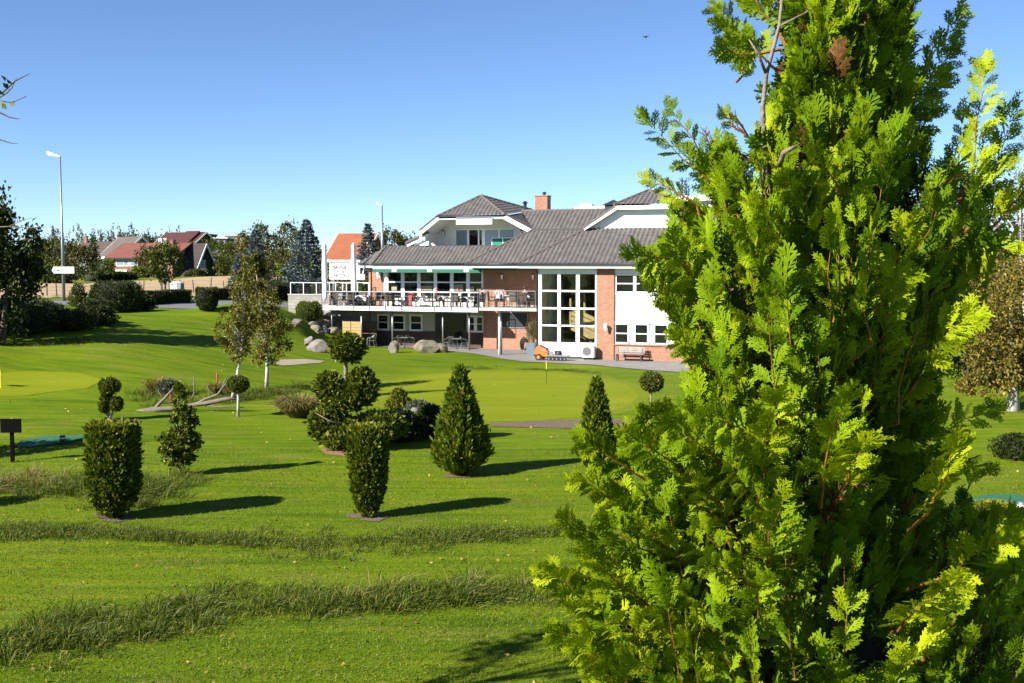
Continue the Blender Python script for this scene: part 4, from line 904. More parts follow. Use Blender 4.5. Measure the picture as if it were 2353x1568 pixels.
# ------------------------------------------------------------------ upper terrace on the left: stone wall, rail, parasols, sign
VT = 5.2; tz = bz(700, 677, VT); tu0, tu1 = bu(662, VT), bu(744, VT)
STW = empty('stone_wall', bw(tu0, VT), 'low pale stone retaining wall below the glass-railed terrace', 'wall', rz=-TH)
zbase = g1(*bw(tu0, VT)[:2])-0.3
MB().box(0, tu1-tu0+3, 0, 0.4, zbase, tz).build('wall', brickmat('pale_block', (0.20, 0.185, 0.165), (0.27, 0.255, 0.23), (0.13, 0.12, 0.11), 0.5, 0.22), STW)
MB().box(-.03, tu1-tu0+3, -0.04, 0.44, tz, tz+.06).build('coping', M_CONC, STW)
structure(MB().box(tu0+0.02, uc-0.6, VT+0.4, 16, zbase-1, tz-0.02).build('terrace', M_PAVE)); bpy.data.objects['terrace'].location = tuple(ANCH); bpy.data.objects['terrace'].rotation_euler = (0, 0, -TH)
RL = empty('terrace_railing', bw(tu0, VT+0.2, tz), 'white-posted glass railing along the upper terrace behind the parasols', 'railing', rz=-TH)
rh = bz(700, 649, VT)-tz; rw_ = bu(846, VT)-tu0; npost = 7
MB().tube([(0.1, 0, rh), (rw_, 0, rh)], 0.025, 6).build('handrail', M_WHITE, RL)
for k in range(npost):
    x = 0.1+(rw_-0.1)*k/(npost-1); MB().box(x-0.02, x+0.02, -0.02, 0.02, 0, rh).build('post', M_WHITE, RL)
    if k < npost-1: MB().box(x+0.06, x+(rw_-0.1)/(npost-1)-0.06, -0.006, 0.006, 0.12, rh-0.06).build('pane', M_RAILGLASS, RL)
RL2 = empty('terrace_railing', bw(tu0, VT+4, tz), 'second glass railing along the back of the upper terrace', 'railing', rz=-TH)
MB().tube([(0.8, 0, rh*0.95), (rw_+1, 0, rh*0.95)], 0.03, 6).build('handrail', M_WHITE, RL2)
for k in range(8):
    x = 0.8+(rw_)*k/7; MB().box(x-0.03, x+0.03, -0.03, 0.03, 0, rh*0.95).build('post', M_WHITE, RL2)
def parasol(px, py0, py1, v, label, wr=0.19):
    u = bu(px, v, py1); zt = bz(px, py0, v); x, y, _ = bw(u, v)
    z0 = tz if u < uc-1 and v > VT else ZD
    t = empty('closed_parasol', bw(u, v, z0), label, 'parasol', group='closed white parasols by the terrace'); h = zt-z0
    prof = []; nn = 16
    m = MB(); vs = []; fcs = []; ns = 20
    for i in range(nn+1):
        q = i/nn; z = 0.35+(h-0.35)*q; rr = wr*(0.72+0.5*math.sin(math.pi*min(1, q*1.15))**0.8*0.55) if q < 0.93 else wr*(0.95-(q-0.93)/0.07*0.8)
        for k in range(ns):
            a = 2*math.pi*k/ns; w = 1+0.14*math.sin(5*a+q*2)+0.05*math.sin(9*q*3+a)
            vs.append((rr*w*math.cos(a), rr*w*math.sin(a), z))
    for i in range(nn):
        for k in range(ns): fcs.append((i*ns+k, i*ns+(k+1) % ns, (i+1)*ns+(k+1) % ns, (i+1)*ns+k))
    fcs.append(tuple(range(ns-1, -1, -1))); fcs.append(tuple(range(nn*ns, nn*ns+ns)))
    m.add(vs, fcs); m.build('canopy', M_CANVAS, t, smooth=True)
    MB().tube([(0, 0, 0), (0, 0, 0.5)], 0.03, 8).build('pole', M_GREYMETAL, t); MB().box(-0.3, 0.3, -0.3, 0.3, 0, 0.08).build('base', M_CONC, t)
parasol(746, 557, 672, 4.6, 'closed white parasol at the deck corner, nearest the blue spruce')
parasol(812.5, 557, 668, 5.0, 'closed white parasol in front of the white hotel sign')
# sign board
SV = 11.0; s0, s1_ = bu(757, SV, 620), bu(826, SV, 620); zt, zbt = bz(790, 598, SV), bz(790, 641, SV)
t = empty('hotel_sign', bw(s0, SV, tz), 'white hotel sign board with dark lettering between the two parasols', 'sign', rz=-TH)
w = s1_-s0
MB().box(0, w, 0, 0.12, zbt-tz, zt-tz-0.12).build('board', M_WHITE, t)
MB().box(-0.08, w+0.08, -0.14, 0.2, zt-tz-0.12, zt-tz+0.04).build('hood', M_WHITE, t)
for x in (0.3, w-0.3): MB().box(x-0.06, x+0.06, 0.02, 0.1, -0.2, zbt-tz).build('post', M_GREYMETAL, t)
def text(s, size, loc, rot, mat, parent, name='lettering', ext=0.004, align='LEFT', sx=1.0):
    c = bpy.data.curves.new('txt', 'FONT'); c.body = s; c.size = size; c.extrude = ext; c.align_x = align; c.resolution_u = 3; c.offset = size*0.035
    o = bpy.data.objects.new('txt', c); COL.objects.link(o); bpy.context.view_layer.update()
    me = bpy.data.meshes.new_from_object(o.evaluated_get(bpy.context.evaluated_depsgraph_get())); bpy.data.objects.remove(o)
    me.name = name; me.materials.clear()
    p = link(name, me, mat, parent); p.location = loc; p.rotation_euler = rot; p.scale = (sx, 1, 1); return p
M_INK = plain('navy_ink', (0.02, 0.025, 0.05))
hh = zt-zbt
text('BRYNE', 0.36*hh/1.3, (0.30, -0.006, zbt-tz+hh*0.52), (R(90), 0, 0), M_INK, t)
text('KRO &', 0.26*hh/1.3, (0.40, -0.006, zbt-tz+hh*0.34), (R(90), 0, 0), M_INK, t)
text('HOTELL', 0.36*hh/1.3, (0.34, -0.006, zbt-tz+hh*0.10), (R(90), 0, 0), M_INK, t)

# ------------------------------------------------------------------ furniture on deck and patio
def wicker(mat):
    t = empty('wicker_chair', (0, 0, 0), 'x', 'chair')
    MB().box(-.25, .25, -.24, .26, .36, .44).build('seat', mat, t)
    m = MB(); pr = [(-.27, .0), (-.23, -.05), (-.1, -.075), (.1, -.075), (.23, -.05), (.27, .0)]
    vs = []; fs_ = []
    for k, z in enumerate((.44, .62, .82, .98)):
        lean = -0.24-0.10*(z-.44); 
        for x, y in pr: vs.append((x*(1+.06*k/3), lean+y, z+(0.03 if k == 3 and abs(x) < .2 else 0)))
    for k in range(3):
        for i in range(5): fs_.append((k*6+i, k*6+i+1, (k+1)*6+i+1, (k+1)*6+i))
    m.add(vs, fs_); o = m.build('backrest', mat, t); md = o.modifiers.new('thickness', 'SOLIDIFY'); md.thickness = 0.035
    for s in (-1, 1):
        MB().bar((s*.28, -.26, .64), (s*.28, .22, .62), .06, .05).bar((s*.28, .2, .36), (s*.28, .2, .62), .06, .05).build('arm', mat, t)
        for y in (-.22, .22): MB().bar((s*.24, y, 0), (s*.24, y, .37), .05, .05).build('leg', mat, t)
    return t
def alu():
    t = empty('metal_chair', (0, 0, 0), 'x', 'chair')
    MB().box(-.21, .21, -.2, .22, .43, .455).build('seat', M_STEEL, t)
    m = MB()
    for k in range(5): m.bar((-.2, -.21-.02*k, .55+.075*k), (.2, -.21-.02*k, .55+.075*k), .02, .05)
    m.build('backrest', M_STEEL, t)
    for s in (-1, 1):
        MB().tube([(s*.24, .24, 0), (s*.25, .22, .55), (s*.25, .15, .66), (s*.25, -.1, .68), (s*.24, -.22, .80), (s*.2, -.29, .88)], .016, 6).build('arm', M_STEEL, t)
        MB().tube([(s*.22, -.28, 0), (s*.22, -.21, .45)], .015, 6).build('leg', M_STEEL, t); MB().tube([(s*.22, .2, .0), (s*.22, .2, .44)], .015, 6).build('leg', M_STEEL, t)
    return t
CH = {}
def chair(kind, px, v, rot, label, z0, group):
    u = bu(px, v, 700)
    if kind not in CH:
        CH[kind] = wicker(M_WICKER) if kind == 'dark' else wicker(M_WICKERG) if kind == 'grey' else alu(); c = CH[kind]
    else: c = copy_tree(CH[kind])
    c.location = tuple(bw(u, v, z0)); c.rotation_euler = (0, 0, -TH+R(rot)); tag(c, label, 'chair', group); return c
TB = {}
def table(px, v, label, z0, cloth=False, group='tables on the hotel deck', s=0.4):
    u = bu(px, v, 700)
    if 't' not in TB:
        t = empty('cafe_table', (0, 0, 0), 'x', 'table')
        MB().box(-s, s, -s, s, .71, .74).build('tabletop', M_GREYMETAL, t); MB().tube([(0, 0, .03), (0, 0, .71)], .03, 8).build('pedestal', M_STEEL, t)
        MB().box(-.25, .25, -.04, .04, 0, .03).box(-.04, .04, -.25, -.04, 0, .03).box(-.04, .04, .04, .25, 0, .03).build('foot', M_STEEL, t); TB['t'] = t
    else: t = copy_tree(TB['t'])
    t.location = tuple(bw(u, v, z0)); t.rotation_euler = (0, 0, -TH); tag(t, label, 'table', group)
    if cloth:
        e = empty('tablecloth', bw(u, v, z0+.743), cloth, 'tablecloth', rz=-TH+R(45))
        k = s*0.95; d = k+0.28
        vs = [(-k, -k, 0), (k, -k, 0), (k, k, 0), (-k, k, 0), (0, -d*1.0, -.42), (d, 0, -.42), (0, d, -.42), (-d, 0, -.42)]
        MB().add(vs, [(0, 1, 2, 3), (0, 4, 1), (1, 5, 2), (2, 6, 3), (3, 7, 0)]).build('cloth', M_CLOTH, e, recalc=False)
DKZ = ZD
gdeck = 'wicker chairs along the long deck'
row = [('dark', 767, 4.0, 200), ('grey', 783, 4.6, 90), ('dark', 808, 3.9, 20), ('dark', 820, 4.8, 180), ('dark', 851, 4.0, -60), ('grey', 862, 4.4, 80), ('grey', 884, 4.2, 200), ('dark', 895, 3.9, 10),
       ('dark', 912, 4.4, -80), ('grey', 926, 4.5, 90), ('dark', 947, 3.95, 15), ('grey', 983, 3.9, -50), ('grey', 1002, 3.95, -70), ('dark', 1031, 4.0, 90), ('grey', 1047, 3.85, 5), ('dark', 1061, 3.95, 60), ('dark', 1086, 4.0, 80), ('dark', 1104, 4.3, 100)]
for i, (k, px, v, r) in enumerate(row):
    chair(k, px, v, r, f"{'brown-black' if k == 'dark' else 'faded grey-brown'} wicker chair, {ORD[i]} from the left along the long deck", DKZ, gdeck)
for i, (px, v, c) in enumerate(((794, 4.2, None), (832, 4.4, 'white cloth on the deck table below the white parasol'), (873, 4.6, None), (905, 5.0, None), (938, 4.6, None), (966, 4.5, 'white cloth on the deck table right of the pink jacket'), (1019, 4.3, 'white cloth on the deck table beside the person in grey'), (1074, 4.2, 'white cloth hanging in a point from the rightmost deck table'))):
    table(px, v, f'{ORD[i]} table from the left on the long deck', DKZ, c)
gb = 'wicker chairs on the brick balcony'
for i, (k, px, v, r) in enumerate((('dark', 1131, 2.0, -80), ('dark', 1149, 1.6, 10), ('grey', 1181, 1.3, 0), ('dark', 1206, 1.2, -5), ('dark', 1222, 2.0, 40))):
    chair(k, px, v, r, f'wicker chair on the brick balcony, {ORD[i]} from the left', ZB, gb)
table(1164, 2.0, 'table on the brick balcony between the jacket and the empty chair', ZB, 'white cloth on the left table of the brick balcony')
table(1216, 2.6, 'table at the right end of the brick balcony', ZB, 'white cloth on the table by the balcony drainpipe')
ga = 'metal chairs under the deck'
for i, (px, v, r) in enumerate(((850, 4.6, 120), (855, 5.0, 120), (912, 4.7, 70), (943, 5.2, -80), (1030, 5.0, 60), (1066, 5.0, -60))):
    chair('alu', px, v, r, f'aluminium chair in the shade under the deck, {ORD[i]} from the left', 0.03, ga)
table(929, 4.8, 'small pedestal table under the deck behind the pointed stone', 0.03, group='tables under the deck'); table(1050, 4.9, 'small pedestal table under the deck right of the dark door', 0.03, group='tables under the deck')
# garments over chairs
def garment(name, label, px, v, z0, mat, w, h, top):
    t = empty(name, bw(bu(px, v), v, z0), label, 'jacket', rz=-TH); vs = []; fs_ = []; n = 8; m_ = 10
    for i in range(m_+1):
        q = i/m_; z = top-h*q
        for k in range(n+1):
            a = -1+2*k/n; ww = w*(0.8+0.25*math.sin(q*5+1)+0.1*q); vs.append((a*ww/2, -0.33-0.05*math.cos(a*1.4)-0.03*math.sin(a*9+q*3), z))
    for i in range(m_):
        for k in range(n): fs_.append((i*(n+1)+k, i*(n+1)+k+1, (i+1)*(n+1)+k+1, (i+1)*(n+1)+k))
    m = MB().add(vs, fs_); o = m.build('cloth', mat, t, smooth=True); md = o.modifiers.new('thickness', 'SOLIDIFY'); md.thickness = 0.05
    MB().tube([(w*0.45, -0.3, top-0.08), (w*0.6, -0.25, top-0.3), (w*0.55, -0.22, top-0.5)], [.06, .055, .04], 8).build('sleeve', mat, t, smooth=True)
garment('pink_jacket', 'pink jacket hung over a chair back on the long deck', 947.5, 3.95, DKZ, plain('pink_cloth', (0.62, 0.10, 0.13), 0.8), 0.34, 0.95, 1.04)
garment('white_jacket', 'lavender-white jacket hung over a chair on the brick balcony', 1148.7, 1.6, ZB, plain('lavender_cloth', (0.62, 0.60, 0.66), 0.8), 0.52, 0.5, 1.06)
# ------------------------------------------------------------------ people
def skinned(name, J, E, mat, parent, root=0):
    me = bpy.data.meshes.new(name); keys = list(J); ix = {k: i for i, k in enumerate(keys)}
    me.from_pydata([J[k][0] for k in keys], [(ix[a], ix[b]) for a, b in E], []); me.update()
    o = link(name, me, mat, parent); md = o.modifiers.new('skin', 'SKIN'); md.use_smooth_shade = True
    sv = me.skin_vertices[0].data
    for k in keys:
        r = J[k][1]; r = r if isinstance(r, tuple) else (r, r); sv[ix[k]].radius = r
    sv[root].use_root = True
    sb = o.modifiers.new('sub', 'SUBSURF'); sb.levels = 1; sb.render_levels = 1; return o
def person(label, px, v, z0, rot, top, legs, hair, lean=0.0, skin=None):
    t = empty('person', bw(bu(px, v), v, z0), label, 'person', rz=-TH+R(rot)); ly = lean
    J = {'pel': ((0, -.05, .50), (.15, .12)), 'sp': ((0, -.07+ly*.3, .72), (.14, .10)), 'ch': ((0, -.07+ly*.7, .93), (.17, .11)), 'nk': ((0, -.05+ly, 1.08), .055), 'hd': ((0, -.02+ly, 1.18), (.075, .09)), 'tp': ((0, -.02+ly, 1.29), (.07, .085)), 'no': ((0, .085+ly, 1.2), .012)}
    E = [('pel', 'sp'), ('sp', 'ch'), ('ch', 'nk'), ('nk', 'hd'), ('hd', 'tp'), ('hd', 'no')]
    for s, n in ((-1, 'l'), (1, 'r')):
        J[n+'sh'] = ((s*.19, -.06+ly*.8, 1.0), .06); J[n+'el'] = ((s*.25, .08+ly, .77), .045); J[n+'wr'] = ((s*.17, .30+ly, .77), .03); J[n+'pa'] = ((s*.15, .38+ly, .77), (.035, .016))
        J[n+'hp'] = ((s*.10, .03, .50), .085); J[n+'kn'] = ((s*.12, .40, .51), .06); J[n+'an'] = ((s*.12, .46, .08), .04); J[n+'to'] = ((s*.13, .60, .04), .035)
        E += [('ch', n+'sh'), (n+'sh', n+'el'), (n+'el', n+'wr'), (n+'wr', n+'pa'), ('pel', n+'hp'), (n+'hp', n+'kn'), (n+'kn', n+'an'), (n+'an', n+'to')]
        for f in range(5):
            J[f'{n}f{f}'] = ((s*(.15+(-.03+.016*f if f < 4 else -.055)), .45+ly+(-.03 if f == 4 else .01*(f in (1, 2))), .755), .008); E.append((n+'pa', f'{n}f{f}'))
    skinned('body', J, E, skin or M_SKIN, t)
    K = {k: (J[k][0], tuple(x+.018 for x in (J[k][1] if isinstance(J[k][1], tuple) else (J[k][1],)*2))) for k in ('pel', 'sp', 'ch', 'lsh', 'lel', 'rsh', 'rel')}
    skinned('shirt', K, [('pel', 'sp'), ('sp', 'ch'), ('ch', 'lsh'), ('lsh', 'lel'), ('ch', 'rsh'), ('rsh', 'rel')], top, t)
    K = {k: (J[k][0], tuple(x+.014 for x in (J[k][1] if isinstance(J[k][1], tuple) else (J[k][1],)*2))) for k in ('pel', 'lhp', 'lkn', 'lan', 'rhp', 'rkn', 'ran')}
    skinned('trousers', K, [('pel', 'lhp'), ('lhp', 'lkn'), ('lkn', 'lan'), ('pel', 'rhp'), ('rhp', 'rkn'), ('rkn', 'ran')], legs, t)
    m = MB(); m.lathe([(.02, .0), (.085, .01), (.10, .06), (.095, .11), (.06, .15), (.01, .165)], (0, -.045+ly, 1.19), 10); m.build('hair', hair, t, smooth=True)
    return t
C_NAVY = plain('navy_cloth', (.06, .07, .10), .8); C_BLK = plain('black_cloth', (.015, .015, .017), .8); C_TAN = plain('tan_cloth', (.42, .30, .22), .8); C_MAR = plain('maroon_cloth', (.22, .03, .035), .8); C_HAIRD = plain('dark_hair', (.03, .02, .015), .6); C_HAIRG = plain('pink_cap', (.62, .28, .28), .7)
person('person in pink cap, grey-blue top and black trousers seated sideways on the deck', 1004, 4.0, DKZ, -75, C_NAVY, C_BLK, C_HAIRG)
person('dark-haired person in a white top seated behind an olive chair on the long deck', 1052, 4.5, DKZ, 170, M_CLOTH, C_NAVY, C_HAIRD)
person('person in tan clothes seated at the right end of the long deck', 1105, 4.3, DKZ, 95, C_TAN, C_NAVY, C_HAIRD)
person('dark-haired person in a maroon top seated with back to us on the brick balcony', 1206, 1.3, ZB, 5, C_MAR, C_NAVY, C_HAIRD)

# ------------------------------------------------------------------ things on the patio
PZ = 0.03
def local(name, label, cat, u, v, z=PZ, rot=0, group=None): return empty(name, bw(u, v, z), label, cat, rz=-TH+R(rot), group=group)
# heat pump
u, z = bp(1338, 822, -0.7)
t = local('heat_pump', 'white wall-side heat pump unit with a round grey fan grille beside the brick pillar', 'heat pump', bu(1338, -0.55), -0.55)
w = bu(1367, -0.55)-bu(1338, -0.55); h = 0.72
MB().box(0, w*0.86, 0, .32, .14, .14+h).build('casing', M_WHITE, t); MB().box(w*.86, w, .02, .30, .14, .14+h*.97).build('side_cover', M_GREYMETAL, t)
m = MB()
for r in (.05, .11, .17, .23, .27): m.tube([(w*.36+r*math.cos(a), -.012, .14+h*.52+r*math.sin(a)) for a in np.linspace(0, 2*math.pi, 25)], .011, 4)
for a in np.linspace(0, math.pi, 7)[:-1]: m.bar((w*.36-.27*math.cos(a), -.014, .14+h*.52-.27*math.sin(a)), (w*.36+.27*math.cos(a), -.014, .14+h*.52+.27*math.sin(a)), .012, .012)
m.build('fan_grille', M_GREYMETAL, t)
m = MB(); m.add([(w*.36+.27*math.cos(a), -.004, .14+h*.52+.27*math.sin(a)) for a in np.linspace(0, 2*math.pi, 33)[:-1]], [tuple(range(32))]); m.build('fan_opening', plain('grille_grey', (.30, .30, .28)), t)
for x in (.1, w*.8): MB().box(x, x+.06, 0, .32, -.02, .14).build('foot', M_DKMETAL, t)
# bench
t = local('bench', 'grey weathered wooden bench standing against the low brick wall', 'bench', bu(1413, -0.9), -0.9); w = bu(1478, -0.9)-bu(1413, -0.9)
mw = plain('silvered_bench_wood', (.40, .37, .34), .8, .2, 4)
m = MB()
for k in range(3): m.box(0, w, .02+.14*k, .13+.14*k, .44, .475)
m.build('seat', mw, t); m = MB()
for k in range(3): m.box(0, w, .47+.03*k, .50+.03*k, .52+.12*k, .62+.12*k)
m.build('backrest', mw, t)
for x in (.08, w-.16): MB().bar((x, .05, 0), (x, .10, .44), .07, .07).build('leg', M_DKMETAL, t); MB().bar((x, .55, 0), (x, .40, .44), .07, .07).bar((x, .42, .44), (x, .58, .88), .05, .05).build('leg', M_DKMETAL, t)
# coiled hose on the wall
u, z = bp(1204, 789, VB-0.03); t = local('garden_hose', 'dark green garden hose coiled on the brick wall by the potted bamboo', 'hose', u, VB-0.1, z)
m = MB()
for k in range(7):
    r = .30+.02*(k % 3); m.tube([(r*math.cos(a)*.72, -.03*k+.05, r*1.35*math.sin(a)+.03*math.sin(3*a+k)) for a in np.linspace(0, 2*math.pi, 29)], .022, 5, cap=False)
m.build('coil', M_HOSE, t, smooth=True); MB().box(-.06, .06, -.02, .1, .28, .36).build('bracket', M_DKMETAL, t)
# potted bamboo
u = bu(1221, 1.0); t = local('potted_plant', 'leafy bamboo-like plant in a tall blue-grey pot beside the white corner', 'plant', u, 1.0)
MB().add([(-.22,-.22,0),(.22,-.22,0),(.22,.22,0),(-.22,.22,0),(-.3,-.3,.85),(.3,-.3,.85),(.3,.3,.85),(-.3,.3,.85)], [(0,3,2,1),(4,5,6,7),(0,1,5,4),(1,2,6,5),(2,3,7,6),(3,0,4,7)]).build('pot', M_POT, t)
P, q, k = ell_cloud((0, 0, 1.55), (.28, .28, .85), 900, 40, .2, .1); V, FA = leaves(P, q*.5+rng.normal(size=P.shape)*.6+[0, 0, .2], .16, .035)
link('foliage', npmesh('foliage', V, FA), LM('bamboo_leaf', [(0, (.05, .06, .012)), (1, (.15, .13, .04))], .3), t)
m = MB()
for i in range(9): m.tube([(rng.normal()*.08, rng.normal()*.08, .8), (rng.normal()*.15, rng.normal()*.15, 2.1)], .01, 4)
m.build('stem', M_STRAW if 'M_STRAW' in globals() else M_STUB, t)
# orange tractor-mower with trailed brush
u = bu(1231, -1.6); t = local('sweeper_machine', 'orange walk-behind mower with a silver cutting deck parked on the patio below the white panel', 'mower', u, -1.6)
MB().add([(0,-.3,.38),(.75,-.3,.22),(.75,.3,.22),(0,.3,.38),(.02,-.32,.62),(.88,-.32,.45),(.88,.32,.45),(.02,.32,.62)], [(0,3,2,1),(4,5,6,7),(0,1,5,4),(1,2,6,5),(2,3,7,6),(3,0,4,7)]).build('body', M_ORANGE, t)
MB().add([(.02,-.3,.64),(.84,-.3,.48),(.84,.3,.48),(.02,.3,.64),(.22,-.26,.90),(.72,-.26,.72),(.72,.26,.72),(.22,.26,.90)], [(0,3,2,1),(4,5,6,7),(0,1,5,4),(1,2,6,5),(2,3,7,6),(3,0,4,7)]).build('hood', plain('red_orange_paint', (.72, .11, .03), .4), t)
MB().bar((.30, -.1, .88), (.80, -.1, .66), .3, .1).bar((.38, -.1, .9), (.34, -.1, 1.08), .05, .05).build('engine', M_DKMETAL, t)
for y in (-.36, .36):
    w_ = MB().tube([(.30, y-.06, .2), (.30, y+.06, .2)], .21, 18).build('wheel', M_BLACK, t); MB().tube([(.30, y-.07, .2), (.30, y+.07, .2)], .10, 12).build('rim', M_ORANGE, w_)
MB().box(.78, 2.15, -.38, .38, .27, .35).box(.85, 1.1, -.2, .2, .35, .52).build('cutting_deck', M_STEEL, t)
MB().lathe([(.17, 0), (.19, .1), (.12, .24), (.03, .27)], (1.5, 0, .35), 12).box(1.25, 1.45, -.15, .15, .35, .6).build('motor', M_DKMETAL, t)
for x in (.95, 1.2, 1.45, 1.7, 1.95):
    w_ = MB().tube([(x, -.36, .12), (x, -.28, .12)], .12, 14).build('wheel', M_BLACK, t); MB().tube([(x, -.37, .12), (x, -.27, .12)], .05, 10).build('rim', M_STEEL, w_)
MB().tube([(1.0, -.15, .4), (1.05, -.15, .75), (1.3, -.15, .95)], .018, 6).tube([(1.0, .15, .4), (1.05, .15, .75), (1.3, .15, .95)], .018, 6).tube([(1.3, -.15, .95), (1.3, .15, .95)], .018, 6).build('handle', M_BLACK, t)
# timber screens at the left end under the deck
t = local('timber_screen', 'pale horizontal plank screen under the left end of the deck', 'screen', bu(786, 4.4), 4.4, -0.1); w = bu(829, 4.4)-bu(786, 4.4); zt = bz(808, 738, 4.4)
m = MB(); nn = 9
for k in range(nn): m.box(0, w*.43, 0, .03, (zt+.1)*k/nn+.01, (zt+.1)*(k+1)/nn-.006); m.box(w*.47, w, 0, .03, (zt+.1)*k/nn+.01, (zt+.1)*(k+1)/nn-.006)
m.build('planks', M_WOOD, t); m = MB()
for x in (0, w*.43, w*.97): m.box(x, x+.07, .03, .1, -.2, zt+.12)
m.build('posts', M_WOODD, t).name = 'frame'
t = local('timber_screen', 'brown horizontal plank screen in shade behind the deck post, left of the lower windows', 'screen', bu(831, 5.6), 5.6, -0.1); w = bu(864, 5.6)-bu(831, 5.6); zt = bz(850, 738, 5.6)
m = MB()
for k in range(10): m.box(0, w, 0, .03, (zt+.1)*k/10+.01, (zt+.1)*(k+1)/10-.006)
m.build('planks', M_WOODD, t)
# boulders
BW = [(60,630,95,60),(130,570,75,55),(165,610,90,55),(140,665,85,60),(30,670,75,55),(50,720,100,55),(200,690,45,45),(150,725,70,50),(300,560,95,60),(390,525,45,45),(285,610,95,60),(290,670,95,65),(420,590,75,55),(330,725,85,50),(250,745,135,60),(205,520,75,50),(400,622,115,42),(435,545,45,45),(225,565,60,45),(100,760,80,40),(10,600,70,50),(340,590,60,50)]
B_ = sorted([((X/3.92+880)/1.233, (Y/3.92+750)/1.233, w/3.92/1.233, h/3.92/1.233) for X, Y, w, h in BW])
for i, (px, py, w, h) in enumerate(B_):
    q = hit(px, py+h*.3); s = q[1]/F
    t = empty('boulder', q, f"{['dark','grey','brown-grey'][i%3]} boulder, {ORD[i]} from the left in the stacked boulder bank under the deck corner", 'boulder', group='boulders stacked under the deck corner')
    MB().rock((0, 0, h*s*.42), (w*s*0.76, (w+h)*s*0.42, h*s*.92), i+3, 3).build('stone', [M_STONED, M_STONE, M_STONED][i % 3], t)
def boulder(px, py, wpx, hpx, label, mat, seed, sub=4):
    p = hit(px, py+hpx*0.42); s = p[1]/F
    t = empty('boulder', p, label, 'boulder'); MB().rock((0, 0, hpx*s*0.36), (wpx*s*0.56, wpx*s*0.45, hpx*s*0.62), seed, sub).build('stone', mat, t)
boulder(733, 795, 52, 30, 'pale buff boulder on the lawn left of the small ball-topped tree', M_STONEL, 21)
boulder(712, 783, 28, 28, 'rounded grey boulder just behind the pale buff one on the lawn', M_STONE, 22)
boulder(905, 797, 24, 30, 'small pointed upright stone at the foot of a deck post', M_STONEL, 23)
boulder(981, 796, 62, 32, 'long mossy grey boulder on the lawn edge in front of the dark door', M_STONED, 24)
boulder(1012, 800, 30, 22, 'dark stone touching the right end of the long mossy boulder', M_STONED, 29)
boulder(681, 739, 30, 17, 'whitish boulder at the left foot of the boulder bank', M_WHITE and M_STONEL, 25)
boulder(958, 948, 34, 26, 'pale rounded rock half hidden among the low shrubs by the green', M_STONEL, 26)
boulder(55, 722, 70, 46, 'big dark boulder in the shade of the left-hand tree', M_STONED, 27)
boulder(186, 727, 40, 24, 'small dark boulder in shade between the lamp post and the rounded bush', M_STONED, 28)

# ------------------------------------------------------------------ golf bits
p = hit(1255, 881); t = empty('flag_stick', p, 'thin black and yellow flag stick standing in the putting green', 'flag stick'); s = p[1]/F
MB().tube([(0, 0, -.05), (0, 0, 46*s)], .014, 6).build('pole', M_BLACK, t); MB().tube([(0, 0, 34*s), (0, 0, 50*s)], .022, 6).build('flag_sleeve', M_YELLOW, t)
p = hit(2, 892); t = empty('flag_stick', p, 'yellow flag stick at the left picture edge on the practice green', 'flag stick'); s = p[1]/F
MB().tube([(0, 0, -.05), (0, 0, 42*s)], .02, 6).build('pole', M_YELLOW, t); MB().box(-.7, -.02, -.01, .01, 30*s, 42*s).build('flag', M_YELLOW, t)
for i, (px, pt, pb, lb) in enumerate(((374, 864, 880, 'red stake behind the yellow clump left of the small conifer'), (499, 855, 886, 'tallest red stake, behind the fallen branches'), (392, 897, 925, 'red stake low beside the fallen trunk limb'), (644, 913, 934, 'red stake in the grass right of the ball-headed tree'))):
    p = hit(px, pb); s = p[1]/F; t = empty('red_stake', p, lb, 'stake', group='red hazard stakes')
    MB().tube([(0, 0, -.1), (.01, 0, (pb-pt)*s*.8), (.01, 0, (pb-pt)*s)], [.045, .045, .03], 8).build('stake', M_RED, t)
def teemat(name, label, poly, mat=M_MATG):
    P = [hit(*q) for q in poly]; c = np.mean(P, 0); t = empty(name, c, label, 'mat')
    vs = [(p[0]-c[0], p[1]-c[1], g1(p[0], p[1])-c[2]+0.015) for p in P]; MB().prism(vs, (0, 0, .05)).build('turf', mat, t); 
    return t
t = teemat('tee_mat', 'blue-green artificial tee mat on the lawn left of the left vase-shaped shrub', [(35,1026),(50,1016),(75,1009),(105,1005),(190,1004),(198,1008),(165,1016),(120,1023),(70,1029)])
t = teemat('tee_mat', 'blue-green artificial tee mat at the right edge beyond the big thuja', [(2225,1150),(2270,1140),(2330,1140),(2420,1150),(2420,1180),(2340,1180),(2270,1170)])
for px, py, lb in ((144, 1021, 'dark round tee marker standing on the left tee mat'), (2346, 1182, 'grey round tee marker at the right picture edge'), (202, 995, 'pale tee marker showing beside the top of the left vase-shaped shrub')):
    p = hit(px, py); t = empty('tee_marker', p, lb, 'marker', group='tee markers'); MB().lathe([(.09, -.05), (.095, .26), (.08, .30), (.03, .31)], n=14).build('post', M_DKMETAL if px == 144 else M_GREYMETAL, t); MB().lathe([(.097, .2), (.097, .24)], n=14).build('band', M_LEDGE, t)
M_MATTE = plain('matte_black_board', (.005, .005, .006), .95, .2, 5.0, spec=0.05)
p = hit(27, 1062); s = p[1]/F; t = empty('notice_board', p, 'black rectangular notice board on a post at the left edge of the lawn', 'sign')
MB().box(-23*s, 24*s, -.03, .03, 70*s, 102*s).build('board', M_MATTE, t); MB().box(-.05, .05, .03, .1, -.1, 95*s).build('post', M_MATTE, t)
